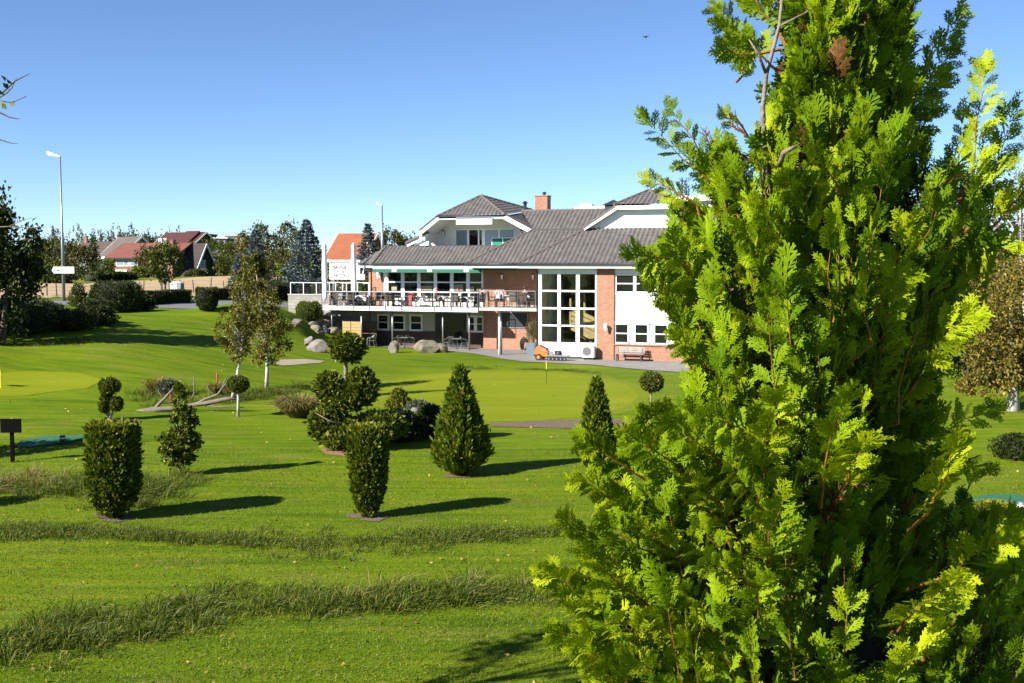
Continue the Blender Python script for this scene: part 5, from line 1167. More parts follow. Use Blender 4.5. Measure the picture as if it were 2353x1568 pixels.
# fallen tree
Yf = hit(400, 946)[1]
def fp(px, py, dy=0): return at(px, py, Yf+dy)
base = fp(352, 944); t = empty('fallen_tree', base, 'bare grey fallen tree trunk with upturned branches lying on the lawn', 'fallen tree')
def rel(*ps): return [fp(*p)-base for p in ps]
s = Yf/F
MB().tube(rel((292, 957), (320, 951), (352, 942), (372, 939), (410, 938), (448, 929), (472, 926), (507, 919), (526, 915), (546, 917)), [12*s, 11*s, 9*s, 6*s, 5*s, 5*s, 5*s, 5.5*s, 4.5*s, 1.5*s], 10).build('trunk', M_DEAD, t, smooth=True)
BR = [([(356,940),(366,927),(378,915),(395,896),(406,880),(415,866)],[5,4.5,3.5,2.6,2,1]), ([(378,915),(370,906),(365,901),(364,896)],[2.2,1.8,1.4,.8]), ([(448,929),(470,917),(500,906),(516,884),(529,867)],[3.5,3.2,3,2.2,1]), ([(506,898),(516,876),(523,860)],[2.2,1.6,.8]),
      ([(440,915),(446,905),(446,885),(445,864)],[2,1.8,1.5,.8]), ([(482,912),(481,900),(476,886)],[1.6,1.3,.8]), ([(467,948),(485,946),(503,943)],[1.5,1.2,.6]), ([(415,925),(422,912),(428,900)],[1.8,1.4,.7]), ([(415,870),(422,862),(424,858)],[.9,.7,.4]), ([(470,930),(500,934),(530,933),(560,936)],[2.2,2,1.6,1])]
for P, r in BR: MB().tube(rel(*P), [x*s for x in r], 6).build('branch', M_DEAD, t, smooth=True)

# ------------------------------------------------------------------ clipped shrubs
def prof(fr): 
    zs, rs = zip(*fr); return lambda q: np.interp(q, zs, rs)
def shrub_mesh(H, rx, ry, fr, n, leaf, lump=0.06, sq=2.0, seed=0, depth=0.14, up=0.9, top=0.0, z0=0.0, aspect=0.5):
    """leaves over the surface of a clipped shape, some deeper in; returns V, F, material index"""
    f = prof(fr); q = rng.uniform(0, 1, n*3); w = f(q); keep = rng.uniform(0, 1, n*3) < (w/max(w.max(), 1e-6))*0.9+0.1; q = q[keep][:n]; n = len(q)
    th = rng.uniform(0, 2*math.pi, n); ntop = int(n*top)
    c, s_ = np.cos(th), np.sin(th); k = (np.abs(c)**sq+np.abs(s_)**sq)**(-1/sq)
    r = f(q)*(1+lump*np.sin(5*th+9*q+seed)*np.sin(11*q+2*th+seed*1.7)+lump*.6*np.sin(13*th-7*q+seed))
    r = r*(1-np.abs(rng.normal(size=n))*depth+0.03)+(rng.uniform(size=n) < .06)*rng.exponential(.06, n); r = np.maximum(r, 0)
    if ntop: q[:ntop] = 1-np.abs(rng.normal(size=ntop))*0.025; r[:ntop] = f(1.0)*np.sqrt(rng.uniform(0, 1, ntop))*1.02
    P = np.stack([rx*k*c*r, ry*k*s_*r, z0+H*q], 1)
    D = np.stack([c*0.8, s_*0.8, np.full(n, up)], 1)+rng.normal(size=(n, 3))*0.55
    l = leaf*rng.uniform(0.6, 1.4, n); V, FA = leaves(P, D, l, l*aspect*rng.uniform(0.7, 1.3, n))
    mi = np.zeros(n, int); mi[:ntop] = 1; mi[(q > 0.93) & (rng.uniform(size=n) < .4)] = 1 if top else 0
    # dark core added inside to block light and darken the gaps
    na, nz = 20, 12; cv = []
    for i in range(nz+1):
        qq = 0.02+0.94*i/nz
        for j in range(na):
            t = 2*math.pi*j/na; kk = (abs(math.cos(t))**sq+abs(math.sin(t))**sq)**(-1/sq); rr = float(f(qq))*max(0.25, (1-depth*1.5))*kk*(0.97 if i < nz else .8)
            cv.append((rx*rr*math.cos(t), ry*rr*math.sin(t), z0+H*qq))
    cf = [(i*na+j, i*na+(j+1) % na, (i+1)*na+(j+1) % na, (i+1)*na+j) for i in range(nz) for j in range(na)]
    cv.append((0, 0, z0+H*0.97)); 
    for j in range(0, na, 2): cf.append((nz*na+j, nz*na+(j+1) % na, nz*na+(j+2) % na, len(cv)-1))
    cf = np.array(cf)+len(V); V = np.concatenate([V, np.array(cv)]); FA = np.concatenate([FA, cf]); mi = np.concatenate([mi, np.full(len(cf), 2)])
    return V, FA, mi
M_CORE = plain('gap_shade_core', (0.022, 0.026, 0.010), 0.95, 0.3, 8.0)  # near-black for the added light-blocking cores; gap shade is in the colour
def shrub(name, label, cat, px, py, topy, wpx, fr, n, leaf, mat=None, mtop=None, depth_ratio=1.0, group=None, trunk=None, mulch=0, **kw):
    p = hit(px, py); s = p[1]/F; H = (py-topy)*s; t = empty(name, p, label, cat, group=group)
    V, FA, mi = shrub_mesh(H, wpx*s/2, wpx*s/2*depth_ratio, fr, n, leaf, **kw)
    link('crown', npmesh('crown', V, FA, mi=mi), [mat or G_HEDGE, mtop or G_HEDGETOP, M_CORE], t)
    MB().tube([(0, 0, -.1), (.02, 0, H*.2), (0, 0, H*.5)], [.09 if trunk is None else trunk, .06, .03], 7).build('trunk', M_BARKG, t, smooth=True)
    if mulch: structure(sheet_at(p, mulch))
    return t, p, s
def sheet_at(p, r):
    return sheet('soil', blob((p[0], p[1]), r*.72, r*.6, 60, .32, p[0]), 0.015, M_MULCH, 0.4)
VASE = [(0, .2), (.06, .4), (.13, .68), (.22, .88), (.36, .97), (.6, 1), (.97, 1), (1, .96)]
kwv = dict(lump=.05, sq=3.6, depth=.13, up=1.0, top=.07)
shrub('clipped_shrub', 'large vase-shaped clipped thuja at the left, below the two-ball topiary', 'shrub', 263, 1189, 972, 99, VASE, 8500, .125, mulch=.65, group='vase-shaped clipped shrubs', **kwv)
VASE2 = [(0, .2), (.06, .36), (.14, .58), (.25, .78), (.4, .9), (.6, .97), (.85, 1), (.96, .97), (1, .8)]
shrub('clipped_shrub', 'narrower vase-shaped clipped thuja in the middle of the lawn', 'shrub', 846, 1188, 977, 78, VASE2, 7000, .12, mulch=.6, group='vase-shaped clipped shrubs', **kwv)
shrub('clipped_shrub', 'vase-shaped clipped thuja just outside the left edge, its shadow on the lawn', 'shrub', -318, 1186, 975, 110, VASE2, 3000, .11, group='vase-shaped clipped shrubs', **kwv)
CONE = [(0, .22), (.05, .55), (.11, .82), (.19, 1), (.3, .92), (.45, .74), (.6, .56), (.75, .38), (.87, .2), (.95, .1), (1, .02)]
shrub('conical_cypress', 'full cone-shaped cypress in the middle of the lawn', 'tree', 1057, 1090, 842, 122, CONE, 9500, .17, mat=G_CYP, lump=.13, depth=.2, up=1.5, mulch=.7, aspect=.38)
shrub('conical_cypress', 'slim cone-shaped cypress partly behind the big thuja', 'tree', 1369, 1078, 868, 84, CONE, 6000, .17, mat=G_CYP, lump=.12, depth=.2, up=1.5, aspect=.38)
# small open conifer with a bare stem
p = hit(416, 1089); s = p[1]/F
tree('open_conifer', 'small ragged conifer with a pale bare stem, right of the left vase-shaped shrub', 'tree', p, [((0, 0, 170*s), (17*s, 17*s, 36*s)), ((6*s, 0, 120*s), (30*s, 30*s, 38*s)), ((-2*s, 0, 70*s), (42*s, 40*s, 30*s)), ((-8*s, 0, 40*s), (34*s, 34*s, 20*s)), ((2*s, 0, 205*s), (10*s, 10*s, 14*s))], G_YEW, 7500, .10, 90, .13, .06, M_BARKG, limbs=26, fork=.12)
# ball topiaries
def balls(name, label, px, py, specs, mat, n, leaf, tr=3.0, bark=None):
    p = hit(px, py); s = p[1]/F; t = empty(name, p, label, 'tree'); m = MB()
    for cx, cy, rx, rz in specs:
        V, FA, mi = shrub_mesh(2*rz*s, rx*s, rx*s, [(0, .12), (.07, .5), (.2, .82), (.4, .98), (.55, 1), (.75, .88), (.9, .6), (1, .1)], n, leaf, lump=.05, depth=.12, up=.5, top=0)
        V = V+np.array([(cx-px)*s, 0, (py-cy-rz)*s]); link('crown', npmesh('crown', V, FA, mi=mi), [mat, mat, M_CORE], t)
        m.tube([(0, 0, -.05), ((cx-px)*s*.5, 0, (py-cy)*s*.4), ((cx-px)*s, 0, (py-cy)*s)], [tr*s, tr*s*.8, tr*s*.6], 7)
    m.build('trunk', bark or M_BARKG, t, smooth=True); return t
balls('ball_topiary', 'topiary with one big ball over two small ones, behind the left vase-shaped shrub', 249, 962, [(253, 886, 22, 20), (240, 930, 11, 19), (268, 928, 13, 17), (246, 905, 10, 9)], G_YEW, 1500, .08)
balls('ball_topiary', 'single ball-headed little tree with a pale stem right of the fallen tree', 547, 956, [(548, 882, 23, 20)], G_YEW, 2800, .075, 4.0, M_BIRCHB)
balls('ball_topiary', 'ball-headed little tree half hidden by the left edge of the big thuja', 1494, 952, [(1496, 876, 26, 24)], G_YEW, 2500, .08, 3.0)
# tiered yew
p = hit(792, 1030); s = p[1]/F; t = empty('tiered_topiary', p, 'big three-tiered dark conifer topiary with a ball on a stem at the top', 'tree')
def tier(cx, cy, rx, rz, n, ry=None, lump=.28, mat=G_YEW, leaf=.15):
    n = int(n*.6)
    V, FA, mi = shrub_mesh(2*rz*s*.92, rx*s*.87, (ry or rx*.85)*s*.87, [(0, .45), (.1, .75), (.3, .97), (.5, 1), (.7, .93), (.88, .65), (1, .2)], n, leaf, lump=lump, depth=.3, up=.45, top=0, seed=cx)
    V = V+np.array([(cx-792)*s, 0, (1030-cy-rz)*s]); link('crown', npmesh('crown', V, FA, mi=mi), [mat, mat, M_CORE], t)
tier(799, 794, 40, 34, 4200, lump=.22); tier(758, 884, 32, 36, 3300); tier(832, 884, 35, 46, 4600); tier(792, 914, 46, 28, 3300)
tier(752, 965, 44, 38, 4500); tier(800, 990, 80, 34, 7000); tier(872, 975, 62, 36, 4200, mat=G_YEW); tier(790, 1015, 40, 28, 2600)
MB().tube([(0, 0, -.2), (-6*s, 0, 60*s), (-2*s, 0, 100*s), (4*s, 0, 150*s), (4*s, 0, 200*s), (7*s, 0, 240*s)], [9*s, 7*s, 5*s, 5*s, 4.5*s, 2*s], 8).tube([(-4*s, -40*s, 62*s), (-30*s, -44*s, 72*s), (-60*s, -46*s, 90*s)], [2*s, 1.5*s, .6*s], 5).build('trunk', M_BARKG, t, smooth=True)
structure(sheet('soil', [hit(*q) for q in [(735,1032),(760,1020),(810,1022),(850,1030),(830,1042),(790,1048),(750,1044)]], .015, plain('needle_litter', (.30, .17, .08), .95, .3, 8.0), .4))
shrub('golden_shrub', 'bright yellow-green loose conifer beside the tiered topiary', 'shrub', 915, 943, 892, 62, [(0, .5), (.2, 1), (.4, .85), (.6, .55), (.8, .45), (1, .1)], 1800, .12, mat=G_YELLOW, lump=.25, depth=.3)
shrub('silver_shrub', 'low silvery green shrub behind the pale rock by the green', 'shrub', 962, 955, 920, 66, [(0, .8), (.3, 1), (.7, .8), (1, .3)], 1500, .10, mat=G_SILVER, lump=.25, depth=.3)
shrub('golden_shrub', 'low yellow-green spreading shrub right of the pale rock', 'shrub', 976, 968, 940, 46, [(0, .8), (.3, 1), (.7, .8), (1, .3)], 900, .11, mat=G_YELLOW, lump=.25, depth=.3)
shrub('dark_shrub', 'dark dense shrub between the tiered topiary and the cone-shaped cypress', 'shrub', 988, 1004, 928, 74, [(0, .7), (.3, 1), (.6, .85), (.85, .55), (1, .2)], 3000, .10, mat=G_DARK, lump=.2, depth=.25)
shrub('dark_shrub', 'low dark spreading conifer in the shade right of the tiered topiary', 'shrub', 925, 1012, 944, 96, [(0, .8), (.3, 1), (.7, .8), (1, .3)], 2200, .10, mat=G_DARK, lump=.2, depth=.25)
# ornamental grass
def tuft(px, py, topy, wpx, n, label, mat=G_STRAW, ws=.012):
    p = hit(px, py); s = p[1]/F; t = empty('ornamental_grass', p, label, 'grass clump'); H = (py-topy)*s
    a = rng.uniform(0, 2*math.pi, n); sp = rng.uniform(0, 1, n)**.6; D = np.stack([np.cos(a)*sp*wpx*s*.5/H*1.3, np.sin(a)*sp*wpx*s*.5/H*1.3, np.ones(n)], 1)+rng.normal(size=(n, 3))*.1
    P = np.stack([np.cos(a)*sp*wpx*s*.18, np.sin(a)*sp*wpx*s*.18, np.zeros(n)], 1); h = H*rng.uniform(.5, .8, n); x, y, z = rot_to(D); w = y*ws
    M_ = P+x*h[:, None]; T_ = M_+np.stack([D[:, 0]*.8, D[:, 1]*.8, rng.uniform(-.5, .5, n)], 1)*(h*.5)[:, None]
    V, FA = jn([(np.stack([P-w, P+w, M_+w, M_-w], 1).reshape(-1, 3), (np.arange(n)*4)[:, None]+np.arange(4)), (np.stack([M_-w, M_+w, T_+w*.2, T_-w*.2], 1).reshape(-1, 3), (np.arange(n)*4)[:, None]+np.arange(4))])
    link('blades', npmesh('blades', V, FA), mat, t)
tuft(684, 958, 893, 92, 2600, 'fountain of straw-coloured ornamental grass left of the tiered topiary')
tuft(357, 900, 862, 48, 900, 'yellow ornamental grass clump left of the fallen tree branches', LM('yellow_blade', [(0, (.13, .12, .02)), (1, (.3, .25, .05))], .3))
tuft(500, 905, 872, 40, 700, 'pale dry grass clump below the tallest red stake')
tuft(530, 910, 884, 30, 500, 'small dry grass clump behind the ball-headed little tree')
shrub('low_shrub', 'grey-green low shrub behind the upturned limb of the fallen tree', 'shrub', 385, 906, 872, 50, [(0, .7), (.4, 1), (.8, .7), (1, .3)], 1200, .11, mat=G_SILVER, lump=.25, depth=.3)
# birches
p = hit(603, 891); s = p[1]/F
tree('birch_tree', 'upright birch with a white stem and brownish drooping foliage', 'tree', p, [((4*s, 0, 125*s), (70*s, 62*s, 70*s)), ((-6*s, 0, 195*s), (52*s, 48*s, 72*s)), ((-16*s, 0, 245*s), (30*s, 28*s, 46*s))], G_BIRCH, 9000, .115, 240, .07, 4.6*s, M_BIRCHB, limbs=40, up=-.5, shell=.25, group='birches on the lawn')
p = hit(524, 921); s = p[1]/F
tree('birch_tree', 'leaning birch with a thin white stem rising out of the fallen branches', 'tree', p, [((16*s, 0, 150*s), (42*s, 38*s, 72*s)), ((34*s, 0, 240*s), (28*s, 27*s, 76*s)), ((45*s, 0, 305*s), (13*s, 13*s, 38*s))], G_BIRCH, 4500, .11, 190, .08, 4.2*s, M_BIRCHB, limbs=30, lean=(48*s, 0), up=-.4, shell=.25, group='birches on the lawn')
# clipped bushes on the upper lawn, hedges
BALL = [(0, .75), (.1, .9), (.3, 1), (.6, .97), (.85, .85), (1, .6)]
shrub('round_bush', 'broad rounded clipped bush on the upper lawn right of the lamp post', 'bush', 267, 716, 646, 112, BALL, 7500, .12, mat=G_DARK, lump=.09, depth=.1, sq=2.4)
shrub('clipped_bush', 'dark barrel-shaped clipped bush on the upper lawn', 'bush', 476, 713, 660, 46, [(0, .55), (.2, .85), (.5, 1), (.9, 1), (1, .85)], 3800, .10, mat=G_DARK, lump=.03, depth=.08, sq=3)
def hedge(name, label, a, b, topy, wid, n, leaf, mat):
    A, B = hit(*a), hit(*b); s = (A[1]+B[1])/2/F; c = (A+B)/2; L_ = np.linalg.norm((B-A)[:2]); H = (((a[1]+b[1])/2)-topy)*s
    t = empty(name, c, label, 'hedge', rz=math.atan2(B[1]-A[1], B[0]-A[0]))
    m_ = n; x = rng.uniform(-.5, .5, m_)*L_; y = rng.uniform(-.5, .5, m_)*wid; z = rng.uniform(0.02, 1, m_)*H
    f = rng.integers(0, 5, m_); y = np.where(f < 2, -wid/2+np.abs(rng.normal(size=m_))*.06, y); y = np.where(f == 2, wid/2-np.abs(rng.normal(size=m_))*.06, y); z = np.where(f > 2, H-np.abs(rng.normal(size=m_))*.05, z)
    z = z+0.05*np.sin(x*1.7)*H; P = np.stack([x, y, z], 1); l = leaf*rng.uniform(.6, 1.4, m_)
    V, FA = leaves(P, rng.normal(size=(m_, 3))*.7+[0, -.3, .5], l, l*.55)
    bx = MB().box(-L_/2+.1, L_/2-.1, -wid*.36, wid*.36, 0, H*.9); V2 = np.array(bx.v); F2 = np.array(bx.f)+len(V)
    link('foliage', npmesh('foliage', np.concatenate([V, V2]), np.concatenate([FA, F2]), mi=np.concatenate([np.zeros(len(FA), int), np.ones(6, int)])), [mat, M_CORE], t); return t
hedge('hedge', 'low dark trimmed hedge along the road, left of the barrel-shaped bush', (322, 699), (432, 693), 668, 1.2, 5500, .12, G_DARK)
hedge('hedge', 'low dark trimmed hedge right of the barrel-shaped bush', (496, 688), (560, 684), 663, 1.2, 3500, .12, G_DARK)
hedge('hedge', 'dark hedge behind the terrace rail and the blue spruce', (612, 690), (668, 684), 648, 1.5, 3000, .14, G_DARK)
shrub('green_bush', 'bright green clipped bush hanging over the top of the boulder bank', 'bush', 710, 736, 692, 58, [(0, .7), (.3, 1), (.7, .95), (1, .6)], 4200, .10, mat=G_CYP, lump=.08, depth=.1)
shrub('small_bush', 'small light green bush at the foot of the lamp post', 'bush', 180, 704, 651, 46, [(0, .8), (.3, 1), (.6, .7), (.8, .5), (1, .2)], 1600, .14, mat=G_MID, lump=.25, depth=.35)
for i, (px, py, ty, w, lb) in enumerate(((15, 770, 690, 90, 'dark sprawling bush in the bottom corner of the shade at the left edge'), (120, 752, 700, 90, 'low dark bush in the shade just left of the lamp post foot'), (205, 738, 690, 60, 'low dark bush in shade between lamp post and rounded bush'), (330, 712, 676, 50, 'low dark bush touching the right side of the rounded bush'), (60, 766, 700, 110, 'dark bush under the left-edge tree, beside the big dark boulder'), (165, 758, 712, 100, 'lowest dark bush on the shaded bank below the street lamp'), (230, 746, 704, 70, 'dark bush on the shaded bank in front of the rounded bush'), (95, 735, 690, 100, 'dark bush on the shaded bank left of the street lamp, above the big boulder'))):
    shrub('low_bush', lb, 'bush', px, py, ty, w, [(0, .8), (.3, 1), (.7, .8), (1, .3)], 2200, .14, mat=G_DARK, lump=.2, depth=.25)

# ------------------------------------------------------------------ road side: lamps, fence posts, cabinet
def street_lamp(px, pb, pt, label, head, Y=None, sign=False):
    p = hit(px, pb) if Y is None else at(px, pb, Y); s = p[1]/F; H = (pb-pt)*s; t = empty('street_lamp', p, label, 'street lamp', group='street lamps')
    MB().tube([(0, 0, -.3), (0, 0, H*.42), (0, 0, H*.43), (0, 0, H)], [3.6*s, 3.4*s, 2.4*s, 1.6*s], 10).build('pole', M_GREYMETAL, t, smooth=True)
    d = head*s; m = MB(); vs = []
    for x, w, z0, z1 in ((0, .06, -.05, .06), (.35, .12, -.06, .10), (.8, .16, -.09, .16), (1, .10, .0, .17)): 
        for yy, zz in ((-w, z0), (w, z0), (w, z1), (-w, z1)): vs.append((d*x, yy, H+zz+.22*abs(d)*x))
    fs_ = [(0, 1, 2, 3), (15, 14, 13, 12)]
    for i in range(3):
        for k in range(4): fs_.append((i*4+k, i*4+(k+1) % 4, i*4+4+(k+1) % 4, i*4+4+k))
    m.add(vs, fs_); m.build('lamp_head', M_WHITE, t); return t, p, s
t, p, s = street_lamp(147, 692, 362, 'tall street lamp at the left carrying a white direction sign', -29)
zs_ = (692-620)*s; e = empty('direction_sign', p+np.array([0, -.16, 0]), 'white arrow-ended direction sign on the left street lamp', 'sign')
MB().prism([(-24*s, 0, zs_), (-20*s, 0, zs_+7.5*s), (27*s, 0, zs_+7.5*s), (27*s, 0, zs_-7.5*s), (-20*s, 0, zs_-7.5*s)], (0, .05, 0)).build('panel', M_WHITE, e)
MB().box(-13*s, -8*s, -.012, -.004, zs_-2.0*s, zs_+.5*s).build('symbol', M_DKMETAL, e)
m = MB()
for a, b in ((-4, 2), (3.2, 12), (13, 16), (18.5, 22)): m.box(a*s, b*s, -.01, -.003, zs_-1.5*s, zs_+2.0*s)
m.build('lettering', plain('faded_grey_print', (.62, .62, .62)), e)
street_lamp(878.5, 600, 472, 'thin street lamp behind the hotel roof, beside the round green tree', -13, Y=118)
fpost = [(70,688,664),(108,688,660),(130,688,660),(172,684,650),(259,683,657),(330,677,652),(371,674,648),(412,672,650),(445,672,648),(484,672,647),(515,671,645),(541,670,643),(571,670,640),(600,668,642)]
A0 = fe
FL = [hit(px, 672+ (100-px)*0 + (8 if px < 200 else 0)) for px, _, _ in fpost]
for i, ((px, b_, tp), p) in enumerate(zip(fpost, FL)):
    t = empty('fence_post', p, f'weathered wooden fence post at the stubble field, {ORD[i]} from the left', 'fence post', group='fence posts along the stubble field'); h = 1.25+.15*math.sin(i*2.3)
    MB().tube([(0, 0, -.3), (.03*math.sin(i*3), 0, h*.5), (.09*math.sin(i*3), 0, h)], [.06, .055, .045], 6).build('post', M_BARK, t)
e = empty('wire_fence', FL[0], 'thin wire strung between the field fence posts', 'wire fence'); m = MB()
for z in (.5, .8, 1.1): m.tube([(q[0]-FL[0][0], q[1]-FL[0][1]-.06, q[2]-FL[0][2]+z) for q in FL], .006, 4)
m.build('wire', M_DKMETAL, e)
p = hit(404, 684); s = p[1]/F; t = empty('utility_cabinet', p, 'white roadside utility cabinet with a grey side beside the staked tree', 'cabinet', rz=R(-14))
MB().box(-.42, .28, -.3, .3, 0, 32*s*1.1).build('body', M_WHITE, t); MB().box(.28, .62, -.28, .28, 0, 32*s*1.06).build('side', M_GREYMETAL, t); MB().box(-.45, .65, -.33, .33, 35.2*s, 35.2*s+.06).build('lid', M_LEDGE, t)
def staked(px, pb, pt, w, label):
    p = hit(px, pb); s = p[1]/F; H = (pb-pt)*s
    t = tree('young_tree', label, 'tree', p, [((0, 0, H*.68), (w*s*.5, w*s*.5, H*.34))], G_MID, 2600, .24, 60, .14, .09, M_BARKG, limbs=14, group='young staked trees by the road')
    for x in (-.28, .28): MB().tube([(x, -.1, -.2), (x, -.1, 1.7)], .05, 6).build('stake', M_BARK, t)
    MB().box(-.3, .3, -.14, -.06, 1.45, 1.6).build('tie', M_BLACK, t)
staked(382, 688, 562, 72, 'larger young staked tree in front of the brick house')
staked(588, 678, 585, 40, 'slim young staked tree right of the grey house')
# ------------------------------------------------------------------ houses beyond the field
def house(label, px, py, Y, W, D, ze, zr, rot, wm, rm, zb=None, windows=(), over=.5, chimney=None, group=None, gable_win=(), dormer=None, thick=.18, extra=None):
    """gable house: ridge along local x, front at y=0; windows as (x, z, w, h)"""
    p = at(px, py, Y); g = g1(p[0], p[1]); p[2] = g if zb is None else zb; t = empty('house', p, label, 'house', rz=R(rot), group=group); ze -= p[2]; zr -= p[2]
    MB().add([(0,0,-1),(W,0,-1),(W,D,-1),(0,D,-1),(0,0,ze),(W,0,ze),(W,D,ze),(0,D,ze),(0,D/2,zr-.1),(W,D/2,zr-.1)], [(0,1,5,4),(2,3,7,6),(1,2,6,9,5),(3,0,4,8,7)]).build('wall', wm, t)
    m = MB(); sl = (zr-ze)/(D/2); o = over
    m.prism([(-o,-o,ze-o*sl),(W+o,-o,ze-o*sl),(W+o,D/2,zr),(-o,D/2,zr)], (0, 0, thick)); m.prism([(-o,D/2,zr),(W+o,D/2,zr),(W+o,D+o,ze-o*sl),(-o,D+o,ze-o*sl)], (0, 0, thick))
    rf = m.build('roof', rm, t)
    b = MB(); b.box(-o, W+o, -o-.05, -o, ze-o*sl-.12, ze-o*sl+.1)
    for x in (-o-.04, W+o): b.bar((x, -o, ze-o*sl+.02), (x, D/2, zr+.02), .08, .28); b.bar((x, D/2, zr+.02), (x, D+o, ze-o*sl+.02), .08, .28)
    b.build('bargeboard', M_LEDGE if wm is not M_BRICKFAR else M_DKWALL, t)
    def win(x, z, w, h, side=None):
        fr = .09; m = MB()
        if side is None:
            for a in ((x, x+fr, z, z+h), (x+w-fr, x+w, z, z+h), (x+fr, x+w-fr, z, z+fr), (x+fr, x+w-fr, z+h-fr, z+h)): m.box(a[0], a[1], -.08, .02, a[2], a[3])
            f = m.build('window', M_WHITE, t); MB().box(x+fr*.5, x+w-fr*.5, -.03, -.015, z+fr*.5, z+h-fr*.5).build('pane', M_SKYGLASS, f)
        else:
            X = W if side > 0 else 0; s_ = side
            for a in ((x, x+fr, z, z+h), (x+w-fr, x+w, z, z+h), (x+fr, x+w-fr, z, z+fr), (x+fr, x+w-fr, z+h-fr, z+h)): m.box(min(X, X+s_*.08), max(X, X+s_*.08), a[0], a[1], a[2], a[3])
            f = m.build('window', M_WHITE, t); MB().box(min(X+s_*.015, X+s_*.03), max(X+s_*.015, X+s_*.03), x+fr*.5, x+w-fr*.5, z+fr*.5, z+h-fr*.5).build('pane', M_SKYGLASS, f)
    for w in windows: win(*w)
    for w in gable_win: win(*w[:4], side=w[4])
    if chimney:
        x, y, h, w = chimney; MB().box(x-w/2, x+w/2, y-w/2, y+w/2, ze, zr+h).box(x-w/2-.08, x+w/2+.08, y-w/2-.08, y+w/2+.08, zr+h, zr+h+.12).build('chimney', M_BRICKFAR, rf)
    return t, p, ze, zr
def zp(py, Y): return CAMZ-(py-605.5)*Y/F
# brick house with the red roof
Y = 172; k = Y/F
t, p, ze, zr = house('brown brick house with a long red tiled roof and a wide garage door', 256, 650, Y, 158*k*1.0, 9.0, zp(589, Y), zp(561, Y+5), -14, M_BRICKFAR, M_ROOFRED, windows=[(4.6*158/190*.4, zp(611, Y)-g1(*at(256, 650, Y)[:2]), 1.5, 1.0)], over=.6, chimney=(8, 4, .5, .7))
for x in (.9, 3.2): 
    m = MB(); z = ze-1.45; m.box(x, x+1.4, -.09, .0, z, z+1.05); f = m.build('window', M_WHITE, t); MB().box(x+.1, x+1.3, -.1, -.092, z+.1, z+.95).build('pane', M_SKYGLASS, f)
MB().box(.6, 4.2, -.06, .0, -.5, 1.0).build('garage_door', M_WOODD, t); m = MB().box(.7, 1.9, -.08, 0, 1.35, 1.6).box(2.0, 2.7, -.08, 0, 1.35, 1.6); m.build('window', M_WHITE, t)
MB().prism([(-1.5, .3, ze-2.3), (.3, .3, ze-.2), (.3, 7, ze-.2), (-1.5, 7, ze-2.3)], (0, 0, .16)).build('porch_roof', M_ROOFRED, t)
# its cross wing: gable end turned to the right, its shade painted into walls and roof
Yq = 176; t2 = MB(); g0 = at(402, 650, Yq)
wing, p2, _, _ = house('wing at the right end of the brown brick house, coloured dark as in shade', 404, 650, 170, 2.6, 8.2, zp(640, 172), zp(561, 172), -14, M_DKWALL, M_DKWALL, over=.35, gable_win=((2.6, 1.6, 1.4, 1.3, 1),))
# grey green gabled house
Y = 205; t, p, ze, zr = house('grey-green gabled house with balconies behind the pointed evergreen', 238, 600, Y, 8.4, 6.5, zp(583, Y), zp(546, Y), 60-90-18, M_GGWALL, M_ROOFBR, over=.7, gable_win=((1.2, 3.0, 1.1, 1.3, -1), (3.2, 3.0, 1.1, 1.3, -1)), windows=((1, .8, 1.2, 1.2), (3.4, .8, 1.2, 1.2)))
Y = 214; house('lower grey-green house wing with a brown roof and a brick chimney', 178, 620, Y, 7.0, 7.5, zp(588, Y), zp(556, Y), 4, M_GGWALL, M_ROOFBR, over=.6, chimney=(.6, 3.7, 1.1, .7), windows=((4.6, zp(606, Y)-g1(*at(178, 620, Y)[:2]), 1.0, 1.3), (6.0, zp(606, Y)-g1(*at(178, 620, Y)[:2]), .8, 1.3)))
# dark red house up the slope
Y = 245; t, p, ze, zr = house('dark red roofed house high behind the brown brick house', 350, 600, Y, 11.0, 9.0, zp(568, Y), zp(535, Y), -30, M_DKWALL, M_ROOFDR, over=.6, windows=((2.0, zp(563, Y)-g1(*at(350, 600, Y)[:2]), 1.0, 1.4), (3.4, zp(563, Y)-g1(*at(350, 600, Y)[:2]), 1.0, 1.4)))
MB().prism([(6.2, -.1, ze+.2), (10.2, -.1, ze+.2), (10.2, 4.0, zr-.1), (6.2, 4.0, zr-.1)], (0, 0, .5)).build('dormer', M_ROOFDR, t)
# orange and dark flat blocks on the skyline
def block(label, px0, px1, pt, Y, D, wm, rm, pb=590):
    a = at(px0, pb, Y); b = at(px1, pb, Y); z = zp(pt, Y); g = g1(a[0], a[1]); t = empty('flat_roofed_building', (a[0], a[1], g), label, 'building')
    MB().box(0, b[0]-a[0], 0, D, -1, z-g-.3).build('wall', wm, t); MB().box(-.2, b[0]-a[0]+.2, -.2, D+.2, z-g-.3, z-g).build('roof', rm, t)
    for i in range(3): MB().box((b[0]-a[0])*(i+.3)/3, (b[0]-a[0])*(i+.7)/3, -.05, 0, z-g-1.8, z-g-.8).build('window', M_SKYGLASS, t)
block('orange-brown flat-roofed block on the skyline beside the dark red house', 442, 464, 536, 300, 8, M_ORWALL, M_DKWALL)
block('dark flat-roofed block on the skyline right of the orange-brown one', 464, 481, 537, 298, 8, M_DKWALL, M_DKWALL)
block('long low dark building on the skyline', 481, 522, 545, 296, 8, M_DKWALL, M_LEDGE)
block('orange flat-roofed block on the skyline above the bushes', 518, 562, 541, 320, 8, M_ORWALL, M_ORWALL)
